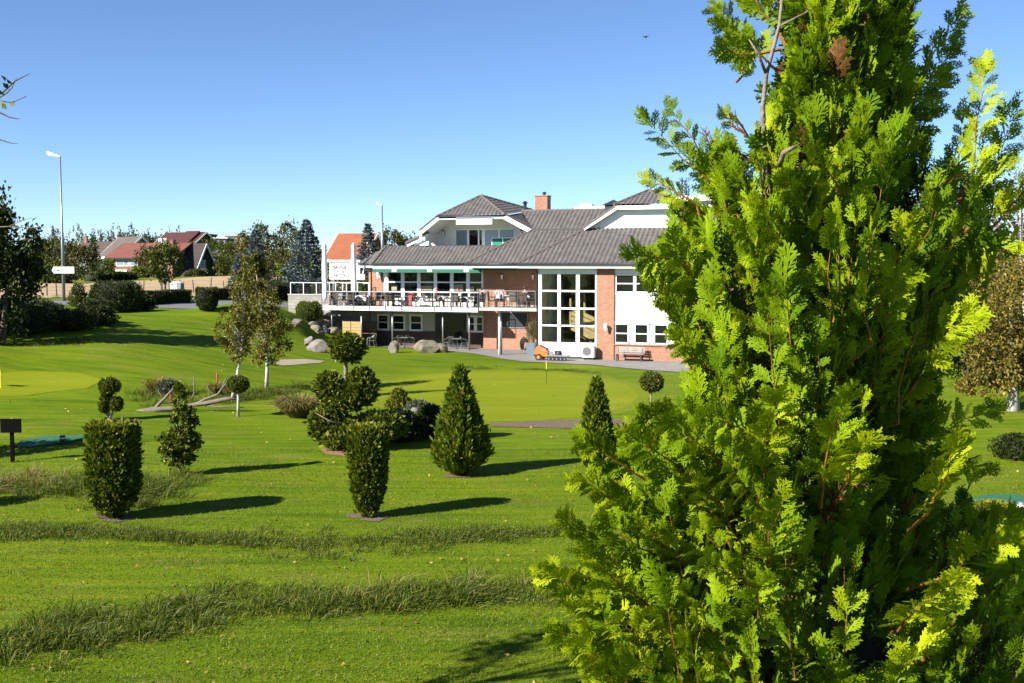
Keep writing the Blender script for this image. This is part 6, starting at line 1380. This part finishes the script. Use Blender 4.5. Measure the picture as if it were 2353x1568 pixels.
# small grey house
Y = 186; t, p, ze, zr = house('small grey house with a slate roof right of the brown brick house', 424, 640, Y, 5.4, 6.0, zp(604, Y), zp(576, Y), -24, M_GGWALL, M_ROOFGR, over=.35, windows=((.8, .5, .9, 1.2), (3.0, .5, .9, 1.2)))
MB().box(.8, 3.2, -.3, .9, ze-.7, ze+.7).build('dormer', M_WHITE, t); MB().prism([(.6, -.5, ze+.7), (3.4, -.5, ze+.7), (3.4, 2.2, ze+1.5), (.6, 2.2, ze+1.5)], (0, 0, .12)).build('dormer_roof', M_ROOFGR, t); MB().box(1.2, 2.6, -.32, -.3, ze-.4, ze+.4).build('pane', M_DGLASS, t)
# orange-roofed house behind the sign
Y = 128; t, p, ze, zr = house('ochre house with a bright orange tiled roof behind the hotel sign', 758, 650, Y, 78/F*Y, 7.5, zp(590, Y), zp(540, Y+4), -14, M_YWALL, M_ROOFOR, over=.5, chimney=(3.2, 4.0, .45, .55), windows=((1.2, 1.2, 1.4, 1.1), (3.4, 1.2, 1.4, 1.1)), gable_win=((2.5, 2.4, 1, 1.2, -1),))
MB().prism([(.3, -1.2, ze-.55), (4.4, -1.2, ze-.55), (4.4, 1.5, ze+.95), (.9, 1.5, ze+.95)], (0, 0, .2)).build('porch_roof', M_ROOFOR, t)
b = MB().bar((3.2, 2.9, zr-.05), (4.9, .2, ze+.2), .14, .2); b.build('bargeboard', M_LEDGE, t)
# flagpole and pole by the green house
p = at(197, 600, 196); z = g1(p[0], p[1]); t = empty('flagpole', (p[0], p[1], z), 'thin white flagpole with a red pennant in front of the brown-roofed house', 'flagpole'); h = zp(540, 196)-z
MB().tube([(0, 0, -.2), (0, 0, h)], [.06, .035], 8).build('pole', M_WHITE, t); MB().add([(0.03, 0, h-.1), (.12, .02, h-1.7), (.03, 0, h-1.8)], [(0, 1, 2)]).build('pennant', M_RED, t)

# ------------------------------------------------------------------ trees and bushes in the distance
def ptree(name, label, px, pb, pt, w, Y, mat, n=1600, leaf=None, crown_from=.12, cl=60, spread=.15, cat='tree', group=None, bark=None, up=.35, shell=.5, tr=None, extra=()):
    p = at(px, pb, Y); g = g1(p[0], p[1]); s = Y/F; top = zp(pt, Y); H = top-g; p[2] = g; z0 = max(H*crown_from, 0)
    r = w*s/2; cr = [((0, 0, (z0+H)/2), (r, r*.85, (H-z0)/2))]+[((dx*s, 0, (zp(py, Y)-g)), (rw*s, rw*s*.85, rz*s)) for dx, py, rw, rz in extra]
    return tree(name, label, cat, p, cr, mat, n, leaf or max(.14, 2.6*s*1.7), cl, spread, tr or max(.08, r*.09), bark or M_BARK, limbs=10, group=group, up=up, shell=shell)
# left edge
p = hit(25, 712)
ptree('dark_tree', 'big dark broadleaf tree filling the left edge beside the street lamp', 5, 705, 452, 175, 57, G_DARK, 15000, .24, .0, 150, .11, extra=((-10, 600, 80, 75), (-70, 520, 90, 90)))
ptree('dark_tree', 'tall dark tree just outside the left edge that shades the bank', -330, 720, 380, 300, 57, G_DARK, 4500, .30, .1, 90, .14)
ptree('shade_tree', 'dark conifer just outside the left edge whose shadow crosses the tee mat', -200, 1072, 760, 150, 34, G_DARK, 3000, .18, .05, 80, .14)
ptree('olive_tree', 'olive-brown tree behind the street lamp, left of the brown-roofed house', 178, 650, 562, 84, 150, G_OLIVE, 2400, .34, .05)
ptree('olive_tree', 'dull green tree at the left of the houses, below the thin poplars', 122, 660, 545, 90, 165, G_MID, 2200, .36, .05)
ptree('olive_tree', 'dark green bush under the direction sign', 140, 662, 620, 80, 128, G_DARK, 1500, .28, .02, cat='bush')
ptree('pointed_evergreen', 'narrow pointed dark evergreen in front of the grey-green house', 215, 640, 541, 27, 185, G_DARK, 1500, .30, .0, shell=.3)
ptree('leafy_bush', 'light green bush left of the brown brick house', 233, 652, 600, 62, 160, G_MID, 1700, .28, .02, cat='bush')
ptree('leafy_bush', 'yellow-green bush touching the corner of the brown brick house', 252, 650, 592, 24, 165, G_CYP, 700, .28, .02, cat='bush')
ptree('leafy_tree', 'loose olive tree in front of the brown brick house windows', 341, 648, 568, 62, 158, G_OLIVE, 2200, .30, .04)
ptree('leafy_bush', 'yellow-green bush at the garage door of the brown brick house', 318, 650, 614, 40, 156, G_CYP, 900, .26, .02, cat='bush')
ptree('leafy_bush', 'dark green bush between the brick house and the staked tree', 362, 650, 610, 46, 157, G_DARK, 1100, .27, .02, cat='bush')
hedge('hedge', 'low dark hedge along the top of the stubble field below the houses', (205, 648), (300, 642), 628, 2.0, 2200, .3, G_DARK)
for i, (px, pb, pt, w, Y, mt, lb) in enumerate((
    (462, 645, 585, 44, 178, G_OLIVE, 'olive bush right of the small grey house'), (498, 645, 560, 66, 182, G_MID, 'mid-green tree right of the small grey house'), (486, 600, 548, 50, 230, G_OAK, 'dark tree below the long low skyline building'),
    (535, 645, 552, 70, 175, G_MID, 'broad mid-green tree below the orange skyline block'), (528, 640, 590, 60, 165, G_OAK, 'low dark tree in front of the broad mid-green tree'), (560, 645, 570, 50, 150, G_OLIVE, 'brownish tree left of the leaning birch top'),
    (452, 648, 618, 46, 170, G_OLIVE, 'reddish-brown low bush at the field edge under the grey house'), (440, 600, 560, 40, 215, G_OAK, 'dark tree between the dark red house and the grey house'), (425, 620, 575, 30, 215, G_DARK, 'dark tree behind the small grey house roof'))):
    ptree('leafy_tree', lb, px, pb, pt, w, Y, mt, 1500, .36, .03)
for i in range(26):
    px = 108+i*12.6+rng.normal()*3; Y = 270+rng.uniform(-12, 14); pt = 520+rng.uniform(-5, 14)+(6 if px < 180 else 0)
    ptree('thin_poplar', f'thin pale sparse poplar on the skyline, {ORD[i]} from the left of the row', px, 590, pt, 16+rng.uniform(0, 6), Y, G_POPLAR, 420, .42, .05, 30, .10, group='thin poplars on the skyline', up=1.2, shell=.15, tr=.10)
for i, (px, pt, w) in enumerate(((80, 555, 70), (130, 552, 60), (195, 558, 50), (255, 545, 70), (315, 540, 60), (365, 545, 60), (410, 552, 50), (520, 556, 60), (570, 556, 60))):
    ptree('background_tree', f'bushy dull green tree under the poplar row, {ORD[i]} from the left of its row', px, 600, pt, w, 258, G_OLIVE if i % 2 else G_MID, 1300, .5, .0, group='bushy trees under the poplars')
# behind the terrace
ptree('round_oak', 'large round-crowned dark oak behind the birch', 612, 650, 512, 100, 135, G_OAK, 5000, .27, .1, 130, .10, extra=((50, 545, 30, 30), (-20, 560, 45, 45)))
ptree('round_oak', 'smaller dark round tree between the large oak and the blue spruce', 668, 650, 514, 52, 140, G_OAK, 2200, .26, .1)
ptree('round_tree', 'round green-brown tree beside the thin street lamp', 904, 640, 525, 76, 140, G_OAK, 5200, .27, .1, 70, .11)
ptree('round_tree', 'small green tree at the left foot of the upper gable', 945, 640, 537, 32, 145, G_MID, 900, .25, .1)
ptree('leafy_tree', 'brownish thin tree behind the birches', 640, 670, 570, 70, 105, G_OLIVE, 1800, .20, .05)
ptree('leafy_bush', 'green bush behind the terrace rail at the hotel corner', 838, 690, 630, 34, 96, G_MID, 1100, .16, .0, cat='bush')
ptree('leafy_bush', 'dark bush behind the hotel sign', 800, 690, 640, 90, 104, G_DARK, 1500, .2, .0, cat='bush')
def spruce(label, px, pb, pt, w, Y, n=5200, mat=None):
    p = at(px, pb, Y); g = g1(p[0], p[1]); p[2] = g; s = Y/F; H = zp(pt, Y)-g; t = empty('blue_spruce', p, label, 'tree', group='blue spruces'); Rm = w*s/2
    whorls = 22; Ps = []; Ds = []; m = MB().tube([(0, 0, -.3), (0, 0, H*.97)], [Rm*.1, .02], 7)
    for i in range(whorls):
        q = i/(whorls-1); z = H*(.06+.92*q); r = Rm*(1-q)**.85*1.0+.05; nb = max(4, int(11*(1-q)+4))
        for j in range(nb):
            a = 2*math.pi*(j+rng.uniform(0, 1))/nb; rr = r*rng.uniform(.72, 1.1); k_ = max(6, int(n/(whorls*9)))
            f = rng.uniform(.15, 1, k_)**.7; P = np.stack([np.cos(a)*rr*f, np.sin(a)*rr*f, z-rr*f*.12+rr*f**2*.16], 1)+rng.normal(size=(k_, 3))*np.array([.11, .11, .05])*(.5+rr*.35)
            D = np.stack([np.full(k_, math.cos(a)), np.full(k_, math.sin(a)), np.full(k_, .35)], 1)+rng.normal(size=(k_, 3))*.55; Ps.append(P); Ds.append(D)
            if j % 2 == 0: m.tube([(0, 0, z), (math.cos(a)*rr*.8, math.sin(a)*rr*.8, z-rr*.02)], [.03, .01], 4)
    P = np.concatenate(Ps); D = np.concatenate(Ds); l = rng.uniform(.16, .34, len(P)); V, FA = leaves(P, D, l, l*.42)
    link('crown', npmesh('crown', V, FA), mat or G_SPRUCE, t); m.build('trunk', M_BARK, t)
spruce('tall blue spruce left of the closed parasols', 706, 668, 506, 140, 98, 11000)
spruce('smaller blue spruce right of the orange roof', 847, 668, 515, 96, 108, 7000)
spruce('blue spruce behind the top of the leaning birch', 588, 672, 528, 84, 112, 5500)
spruce('low blue spruce by the roadside, left of the leaning birch', 552, 690, 585, 66, 99, 3500)
# right edge
ptree('autumn_birch', 'yellow-leaved autumn birch at the right picture edge', 2318, 942, 560, 290, 45, G_YBIRCH, 15000, .15, .1, 240, .09, up=-.4, shell=.25, bark=M_BIRCHB, extra=((40, 800, 90, 110), (-60, 860, 60, 60)))
ptree('bare_birch', 'tall thin purple-brown birch top behind the right side of the thuja', 2348, 900, 235, 150, 60, LM('thin_brown_leaf', [(0, (.12, .08, .07)), (1, (.24, .19, .13))], .2), 2600, .10, .3, 200, .05, up=.3, shell=.1, bark=M_BIRCHB)
ptree('dark_conifer', 'dark dense conifer behind the right side of the thuja', 2215, 935, 540, 190, 52, G_DARK, 6000, .20, .04, 110, .12)
ptree('leafy_tree', 'autumn tree closing the view behind the yellow birch', 2345, 905, 430, 330, 66, G_OLIVE, 7000, .26, .05, 120)
ptree('leafy_tree', 'dark green tree behind the hotel at the far right', 2180, 880, 480, 260, 85, G_OAK, 4000, .26, .05, 90)
shrub('low_bush', 'dark low bush and its shadow on the lawn at the right edge', 'bush', 2335, 1052, 998, 110, [(0, .8), (.3, 1), (.7, .8), (1, .3)], 2600, .10, mat=G_DARK, lump=.2, depth=.3)
shrub('round_bush', 'round yellow-green bush below the right tee mat', 'bush', 2285, 1238, 1156, 120, BALL, 5000, .07, mat=G_HEDGE, mtop=G_HEDGETOP, lump=.06, depth=.12, top=.12)
# tree beside the camera, its twigs reaching in at the top left
def side_tree():
    b = np.array([-8.0, 10.8, g1(-8.0, 10.8)]); t = tree('garden_tree', 'leafy tree outside the left edge, its twigs reaching into the sky at the top left', 'tree', b, [((0, 0, 6.2-b[2]), (1.5, 1.4, .9)), ((.9, .2, 7.4-b[2]), (1.6, 1.3, .8))], G_DARK, 2200, .15, 60, .10, .14)
    o = b; m = MB(); Pl = []
    for P, r in (([(-60, 290), (5, 262), (35, 232), (68, 214)], .012), ([(-10, 280), (16, 262), (28, 248), (38, 224)], .008), ([(-60, 260), (5, 283), (28, 286), (62, 270)], .009), ([(-60, 295), (0, 311), (22, 323), (44, 327)], .011), ([(-60, 360), (0, 379), (25, 387), (41, 389)], .008)):
        P = [(x, y*0.92-28) for x, y in P]; m.tube([at(x, y, 10.8)-o for x, y in P], [r, r*.8, r*.6, r*.35], 5)
    K_ = at(-60, 283, 10.8)-o; m.tube([(0, 0, 5.6-b[2]), K_*.5+np.array([0, 0, .5*(5.8-b[2])]), K_], [.05, .03, .012], 6); m.tube([K_, at(-60, 360, 10.8)-o], [.01, .007], 5); m.build('twig', M_BARK, t)
    pts_ = np.array([at(x, y, 10.7)-o for x, y in ((2, 172), (6, 190), (14, 180), (0, 206), (4, 236), (10, 238), (22, 236))])
    V, FA = leaves(pts_, rng.normal(size=pts_.shape)*.4+[.3, 0, -.6], .075, .055); link('foliage', npmesh('foliage', V, FA), G_MID, t)
side_tree()
# lichen branch crossing the dark tree
p0 = at(-20, 520, 50); t = empty('lichen_branch', p0, 'bare yellow-lichened branch in front of the dark left tree', 'branch')
m = MB().tube([at(x, y, 50)-p0 for x, y in ((-40, 523), (20, 520), (60, 523), (108, 521))], [.035, .03, .02, .01], 6).tube([at(x, y, 50)-p0 for x, y in ((20, 520), (50, 506), (75, 500))], [.02, .015, .008], 5); m.build('bark', plain('lichen_bark', (.20, .16, .05), .9, .5, 3.0), t)
# bird
p = at(1484, 84, 60); t = empty('bird', p, 'small dark bird gliding in the sky left of the thuja', 'bird'); s = 60/F
vs = [(-9*s, 0, 3.2*s), (-4.5*s, .0, 1.2*s), (0, -.05, 0), (4.5*s, 0, 2.2*s), (9*s, 0, 5*s), (4.5*s, .10, 2.0*s), (0, .12, -.01), (-4.5*s, .1, 1.0*s)]
MB().add([(x, y, z) for x, y, z in vs]+[(x, y, z-.02) for x, y, z in vs], [(0, 1, 7), (1, 2, 6, 7), (2, 3, 5, 6), (3, 4, 5), (8, 15, 9), (9, 15, 14, 10), (10, 14, 13, 11), (11, 13, 12)]).tube([(0, -.16, -.01), (0, -.06, .0), (0, .1, -.01), (0, .22, 0)], [.02, .05, .045, .02], 8).build('body', M_BLACK, t)

# ------------------------------------------------------------------ the big thuja beside the camera
def spray(nn=6, seed=0, wid=0.048):
    """one flat fan of thuja twigs, length 1 along +x, in the xy plane: rachis, side twigs and scale-leaved branchlets"""
    r_ = np.random.default_rng(seed); segs = []; curve = r_.uniform(-.3, .3)
    def pos(t): return np.array([t, curve*t*t, 0.0])
    def dirn(t): d = np.array([1, 2*curve*t, 0]); return d/np.linalg.norm(d)
    def turn(d, a): return np.array([d[0]*math.cos(a)-d[1]*math.sin(a), d[0]*math.sin(a)+d[1]*math.cos(a), d[2]])
    for i in range(nn): segs.append((pos(i/nn*.94), dirn(i/nn), 1.3/nn, wid*(1.5-.5*i/nn)))
    for i in range(1, nn*2):
        t = .05+.92*i/(nn*2); side = 1 if i % 2 else -1; l = (.52*(1-t)**.8+.05)*r_.uniform(.7, 1.15); d = turn(dirn(t), R(r_.uniform(34, 46))*side); d[2] = r_.normal()*.08; p = pos(t)
        k = max(1, int(round(l/.12))); bend = -side*.45
        for j in range(k):
            segs.append((p, d, l/k*1.35, wid*(1.15-.25*j/k)))
            for s2 in (1, -1):
                if k > 1 and r_.uniform() < .84:
                    e = turn(d, R(r_.uniform(26, 42))*s2); e[2] += r_.normal()*.10
                    segs.append((p+d*l/k*r_.uniform(.3, .6), e, (.165-.06*j/k)*r_.uniform(.6, 1.25), wid*.92))
            p = p+d*l/k; d = turn(d, bend/k); d[2] -= .02
    vs = []; fs_ = []
    for p, d, l, w in segs:
        n = np.array([-d[1], d[0], 0]); n = n/max(np.linalg.norm(n), 1e-6); b = len(vs); up = np.array([0, 0, w*.16]); main = l > .1
        a0, a1 = (.5, .42) if main else (.26, .50)
        vs += [p-n*w*a0+up, p+d*l-n*w*a1+up*.5, p+d*l*(1.0 if main else 1.06)+n*w*a1*.7-up*.5, p+n*w*a0-up]; fs_.append((b, b+1, b+2, b+3))
    return np.array(vs), np.array(fs_)
SPR = [spray(6, s) for s in range(7)]+[spray(5, s+20, .054) for s in range(5)]
DT = 2.35; TX, TY = (1890-1176)/F*DT, DT; TB_ = g1(TX, TY)
def thuja():
    t = empty('thuja_tree', (TX, TY, TB_), 'tall golden-green thuja close to the camera, filling the right of the view', 'tree'); O = np.array([TX, TY, TB_])
    lx = [(-700, -60), (-450, -100), (0, -40), (200, -60), (255, -80), (300, -190), (345, -290), (450, -345), (600, -430), (700, -410), (800, -400), (900, -410), (1000, -510), (1100, -500), (1200, -560), (1300, -610), (1450, -610), (1568, -560), (2300, -560), (2900, -380)]
    rx = [(-700, 60), (-450, 120), (0, 225), (150, 190), (300, 200), (420, 350), (500, 460), (600, 450), (700, 390), (800, 345), (950, 380), (1050, 390), (1150, 420), (1230, 570), (1350, 650), (1500, 700), (2300, 620), (2900, 380)]
    lY, lX = zip(*lx); rY, rX = zip(*rx)
    def prad(py, az):
        l = -np.interp(py, lY, lX); r = np.interp(py, rY, rX); c = math.cos(az); b = (l+r)/2*.85
        # az: 0 = right, pi = left, -pi/2 = towards the camera
        side = r if c > 0 else l
        rnd = (abs(c)*side + abs(math.sin(az))*b)/(abs(c)+abs(math.sin(az)))
        # lower down the crown is a thick slab running from near left to far right
        e = float(smooth01((py-430)/330)); W_ = (l+r)/2; a = 1.36*W_; bb = .44*W_*2.2; bb = .60*W_; ph = R(50)
        el = a*bb/math.sqrt((bb*math.cos(az-ph))**2+(a*math.sin(az-ph))**2)
        if math.cos(az-ph) < 0: el *= .90
        ox = (r-l)/2; k = rnd*(1-e)+el*e
        return k*DT/F, ox*e*DT/F
    Vs = []; Fs = []; tones = []; mids = []; tone0 = .5; off = 0
    tw = MB(); limbs = []
    def put(P, d, up, L_, k=None, dead=0):
        nonlocal off
        V, FA = SPR[int(rng.integers(0, len(SPR))) if k is None else k]
        up = up/max(np.linalg.norm(up), 1e-6)*.75*rng.choice((-1, 1)); up = up-np.array(L)*.5; d = d/np.linalg.norm(d); y = np.cross(up, d); y = y/max(np.linalg.norm(y), 1e-6); z = np.cross(d, y)
        W_ = V.copy(); W_[:, 2] -= .12*W_[:, 0]**2+.15*W_[:, 1]**2*(1 if rng.uniform() < .6 else -1)
        Q = P+(W_[:, :1]*d+W_[:, 1:2]*y*rng.choice((-1, 1))+W_[:, 2:]*z)*L_
        Vs.append(Q); Fs.append(FA+off); off += len(V); tones.append((len(FA), min(.95, max(.02, tone0+rng.normal()*.10)))); mids.append((len(FA), 2*dead))
    def plume(z0, az, py_tip, reach, n, size, start=.30, woody=.008, tipz=None, ox=0.0):
        nonlocal tone0
        tone0 = float(np.clip(rng.normal(.5, .14), .1, .85)); d0 = np.array([math.cos(az), math.sin(az), 0]); A = np.array([TX+ox*.7, TY, z0])+d0*.02
        zt = CAMZ-(py_tip-605.5)*DT/F if tipz is None else tipz
        B = np.array([TX+ox, TY, zt])+d0*reach
        C = (A+B)/2+d0*reach*.18-np.array([0, 0, (zt-z0)*.22])
        ts = np.linspace(0, 1, 9); crv = [(1-q)**2*A+2*q*(1-q)*C+q*q*B+rng.normal(size=3)*.006*min(q, 1-q)*4 for q in ts]
        rad = [woody*(1.15-1.0*q) for q in ts]
        limbs.append((woody*reach, crv, rad))
        roll = rng.normal()*.7
        tang = (B-C)/np.linalg.norm(B-C); side = np.cross(tang, [0, 0, 1]); side /= max(np.linalg.norm(side), 1e-6); nrm = np.cross(side, tang)
        sd = side*math.cos(roll)+nrm*math.sin(roll); up = np.cross(sd, tang)
        for i in range(n):
            q = start+(1-start)*(i+rng.uniform(-.3, .3))/n; q = min(max(q, .05), .99); P = (1-q)**2*A+2*q*(1-q)*C+q*q*B; tg = 2*(1-q)*(C-A)+2*q*(B-C); tg /= np.linalg.norm(tg)
            s_ = 1 if i % 2 else -1; a = R(rng.uniform(28, 60)); d = tg*math.cos(a)+sd*s_*math.sin(a)+rng.normal(size=3)*.14+np.array([0, 0, .32])
            u = up+rng.normal(size=3)*.35; put(P, d, u, size*(1.2-.6*q)*rng.uniform(.7, 1.2))
        put(B-tang*size*.3, tang+rng.normal(size=3)*.06, up+rng.normal(size=3)*.2, size*rng.uniform(.8, 1.1))
        put(B-tang*size*.55, tang+sd*.35, up+rng.normal(size=3)*.4, size*.75); put(B-tang*size*.55, tang-sd*.35, up+rng.normal(size=3)*.4, size*.75)
    # plumes round the tree, more where the picture sees them
    rows = np.linspace(-380, 1800, 52)
    for py in rows:
        vis = -60 < py < 1640; na = 15 if vis else 6
        for j in range(na):
            az = 2*math.pi*(j+rng.uniform(0, 1))/na
            front = math.sin(az) < .35
            if vis and not front and rng.uniform() < .45: continue
            pt = py+rng.uniform(-45, 45); rr, oxx = prad(pt, az); rr *= rng.uniform(.72, 1.0); a_ = (az+math.pi) % (2*math.pi)-math.pi; dk = 700 < pt < 1330 and -1.25 < a_ < -.3; rr *= .70 if dk else 1; zt = CAMZ-(pt-605.5)*DT/F
            if dk and rng.uniform() < .4: continue
            plume(zt-rr*rng.uniform(.8, 1.5)-.05, az, pt, rr, 25 if vis else 7, rng.uniform(.055, .088), rng.uniform(.18, .34), rng.uniform(.0025, .005), ox=oxx)
    # deep filling sprays
    for i in range(700):
        py = rng.uniform(-250, 1800); az = rng.uniform(0, 2*math.pi); rr, oxx = prad(py, az); rr *= rng.uniform(.15, .75); z = CAMZ-(py-605.5)*DT/F
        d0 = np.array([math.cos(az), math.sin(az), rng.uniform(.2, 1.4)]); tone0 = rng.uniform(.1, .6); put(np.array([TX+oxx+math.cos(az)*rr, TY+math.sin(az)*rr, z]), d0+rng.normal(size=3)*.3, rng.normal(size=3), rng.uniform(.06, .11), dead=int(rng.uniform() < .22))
    # branches that leave the outline: (pixel tip, depth offset, pixel start)
    flank = []
    for i in range(100):
        y1 = rng.uniform(930, 1640); x1 = 1890+np.interp(y1, lY, lX)+rng.uniform(20, 330); flank.append(((x1+rng.uniform(90, 190), y1+rng.uniform(70, 170)), (x1, y1), rng.uniform(-.5, .0), 13, rng.uniform(.07, .10)))
    for i in range(60):
        y1 = rng.uniform(1170, 1680); x1 = rng.uniform(2190, 2420); flank.append(((x1-rng.uniform(90, 190), y1+rng.uniform(60, 150)), (x1, y1), rng.uniform(.05, .5), 12, rng.uniform(.07, .10)))
    for i in range(50):
        y1 = rng.uniform(330, 930); x1 = 1890+np.interp(y1, lY, lX)+rng.uniform(30, 260); flank.append(((x1+rng.uniform(70, 150), y1+rng.uniform(80, 170)), (x1, y1), rng.uniform(-.3, .05), 12, rng.uniform(.06, .09)))
    for (x0, y0), (x1, y1), dz, n, sz in flank+list((((1680, 460), (1473, 268), -.1, 14, .075), ((1660, 420), (1533, 240), -.1, 9, .06), ((1600, 470), (1480, 405), 0, 9, .06), ((1640, 620), (1440, 580), -.25, 14, .085), ((1700, 300), (1655, 255), 0, 6, .05),
        ((1770, 150), (1640, 20), 0, 16, .08), ((1760, 120), (1650, 110), -.05, 12, .075), ((1780, 60), (1690, -60), 0, 14, .08), ((1700, 180), (1712, 140), 0, 5, .05), ((1560, 700), (1490, 660), -.2, 8, .07),
        ((2080, 260), (2210, 20), .05, 14, .09), ((2060, 300), (2200, 95), .1, 12, .085), ((2050, 380), (2170, 180), .1, 12, .085), ((2230, 480), (2265, 140), .0, 16, .085), ((2250, 520), (2330, 240), .05, 14, .09), ((2180, 500), (2215, 250), .1, 10, .075), ((2280, 520), (2400, 380), 0, 14, .09),
        ((2100, 600), (2340, 560), -.1, 14, .10), ((2050, 860), (2230, 720), -.2, 14, .11), ((2060, 760), (2200, 640), -.1, 12, .10), ((2130, 1180), (2200, 1010), -.45, 12, .10), ((1890, 1120), (1945, 900), -.55, 12, .10), ((1930, 1130), (1990, 1010), -.55, 10, .10), ((2130, 1340), (2345, 1220), -.3, 12, .10), ((2060, 1450), (2190, 1330), -.55, 14, .11), ((2080, 1520), (2150, 1440), -.55, 10, .10),
        ((2120, 1000), (2290, 940), .25, 12, .10), ((2100, 1060), (2270, 1080), .25, 12, .10), ((1480, 1100), (1335, 1010), -.15, 14, .09), ((1480, 1180), (1330, 1100), -.2, 12, .09), ((1420, 1300), (1290, 1190), -.2, 10, .085), ((1400, 1400), (1250, 1310), -.2, 14, .095), ((1450, 1500), (1270, 1450), -.2, 14, .095), ((1500, 1560), (1390, 1545), -.3, 10, .09), ((1560, 960), (1470, 960), -.2, 10, .085),
        ((1740, 1150), (1790, 900), -.5, 16, .09), ((1760, 1330), (1800, 1130), -.55, 14, .09), ((1720, 1500), (1750, 1330), -.6, 14, .09))):
        sz *= .68; n = int(n*1.55); tone0 = rng.uniform(.55, .95); Y0 = DT+dz*.6; Y1 = DT+dz; A = at(x0, y0, Y0); B = at(x1, y1, Y1); tg = (B-A)/np.linalg.norm(B-A); side = np.cross(tg, [0, 1, 0]); side /= max(np.linalg.norm(side), 1e-6); roll = rng.uniform(-.6, .6); nrm = np.cross(side, tg); sd = side*math.cos(roll)+nrm*math.sin(roll); up = np.cross(sd, tg)  # sunlit look put into the colour: lighter tones than the other plumes
        bw_ = .0035; A2 = A-(B-A)*.2+rng.normal(size=3)*.01; limbs.append((bw_*3, [A2, A, A*.7+B*.3+rng.normal(size=3)*.006, A*.45+B*.55+rng.normal(size=3)*.006, A*.2+B*.8], [bw_, bw_*.8, bw_*.6, bw_*.4, bw_*.2]))
        for i in range(n):
            q = .12+.86*i/n; s_ = 1 if i % 2 else -1; a = R(rng.uniform(26, 52)); put(A+(B-A)*q, tg*math.cos(a)+sd*s_*math.sin(a)+rng.normal(size=3)*.12, up+rng.normal(size=3)*.35, sz*(1.15-.55*q)*rng.uniform(.8, 1.15))
        put(B-tg*sz*.6, tg, up, sz*1.0)
    V = np.concatenate(Vs); FA = np.concatenate(Fs)
    # dark body added inside the crown to block light and blacken gaps
    na = 16; cv = []; rows_ = np.linspace(-150, 1900, 22)
    for py in rows_:
        for j in range(na):
            az = 2*math.pi*j/na; rr, oxx = prad(py, az); rr *= .36*(.85+.25*math.sin(3*az+py*.02)); cv.append((TX+oxx+math.cos(az)*rr-O[0], TY+math.sin(az)*rr-O[1], CAMZ-(py-605.5)*DT/F-O[2]))
    cf = np.array([(i*na+j, i*na+(j+1) % na, (i+1)*na+(j+1) % na, (i+1)*na+j) for i in range(len(rows_)-1) for j in range(na)])
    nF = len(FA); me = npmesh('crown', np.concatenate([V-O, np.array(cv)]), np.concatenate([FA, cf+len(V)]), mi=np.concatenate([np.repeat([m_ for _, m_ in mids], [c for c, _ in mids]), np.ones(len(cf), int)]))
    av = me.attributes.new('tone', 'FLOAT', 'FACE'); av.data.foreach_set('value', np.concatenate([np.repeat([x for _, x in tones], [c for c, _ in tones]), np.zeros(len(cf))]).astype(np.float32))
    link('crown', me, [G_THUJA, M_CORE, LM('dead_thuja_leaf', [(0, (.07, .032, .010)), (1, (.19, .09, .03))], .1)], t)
    # stems: a trunk that forks into leaders, the bare grey one showing at the top left
    m = MB()
    def zz(py, Y=DT): return CAMZ-(py-605.5)*Y/F
    m.tube([np.array(q)-O for q in ((TX, TY, TB_-.1), (TX, TY, 4.6), (TX-.01, TY, 5.4), (TX+.01, TY, 5.9), (TX+.03, TY, 6.5), (TX, TY, 7.0))], [.045, .038, .03, .022, .014, .005], 9)
    m.tube([p-O for p in (at(1850, 900, DT), at(1800, 620, DT-.06), at(1757, 400, DT-.08), at(1752, 250, DT-.08), at(1760, 170, DT-.08), at(1790, 60, DT-.06), at(1800, -40, DT-.05), at(1780, -200, DT))], [.012, .009, .0065, .005, .0042, .0036, .003, .0015], 8)
    m.tube([p-O for p in (at(1760, 170, DT-.08), at(1740, 120, DT-.1), at(1720, 90, DT-.1))], [.0035, .0026, .001], 6)
    m.tube([p-O for p in (at(1790, 60, DT-.06), at(1850, 30, DT-.05), at(1900, -20, DT))], [.0034, .0026, .002], 6)
    m.tube([p-O for p in (at(1930, 500, DT), at(1935, 150, DT), at(1950, 60, DT), at(1945, -60, DT))], [.012, .008, .007, .004], 7)
    m.tube([p-O for p in (at(1790, 380, DT-.22), at(1800, 350, DT-.25), at(1830, 335, DT-.25))], [.0055, .005, .003], 7)
    m.build('trunk', M_BARKG, t, smooth=True)
    limbs.sort(key=lambda a: -a[0])
    for i, (w, c, r) in enumerate(limbs[:70]): MB().tube([np.asarray(p)-O for p in c], r, 5).build('limb', M_TWIG, t, smooth=True)
    m = MB()
    for w, c, r in limbs[70:]: m.tube([np.asarray(p)-O for p in c], r, 4)
    o = m.build('twig', M_TWIG, t); o['kind'] = 'stuff'
thuja()
bpy.context.view_layer.update()
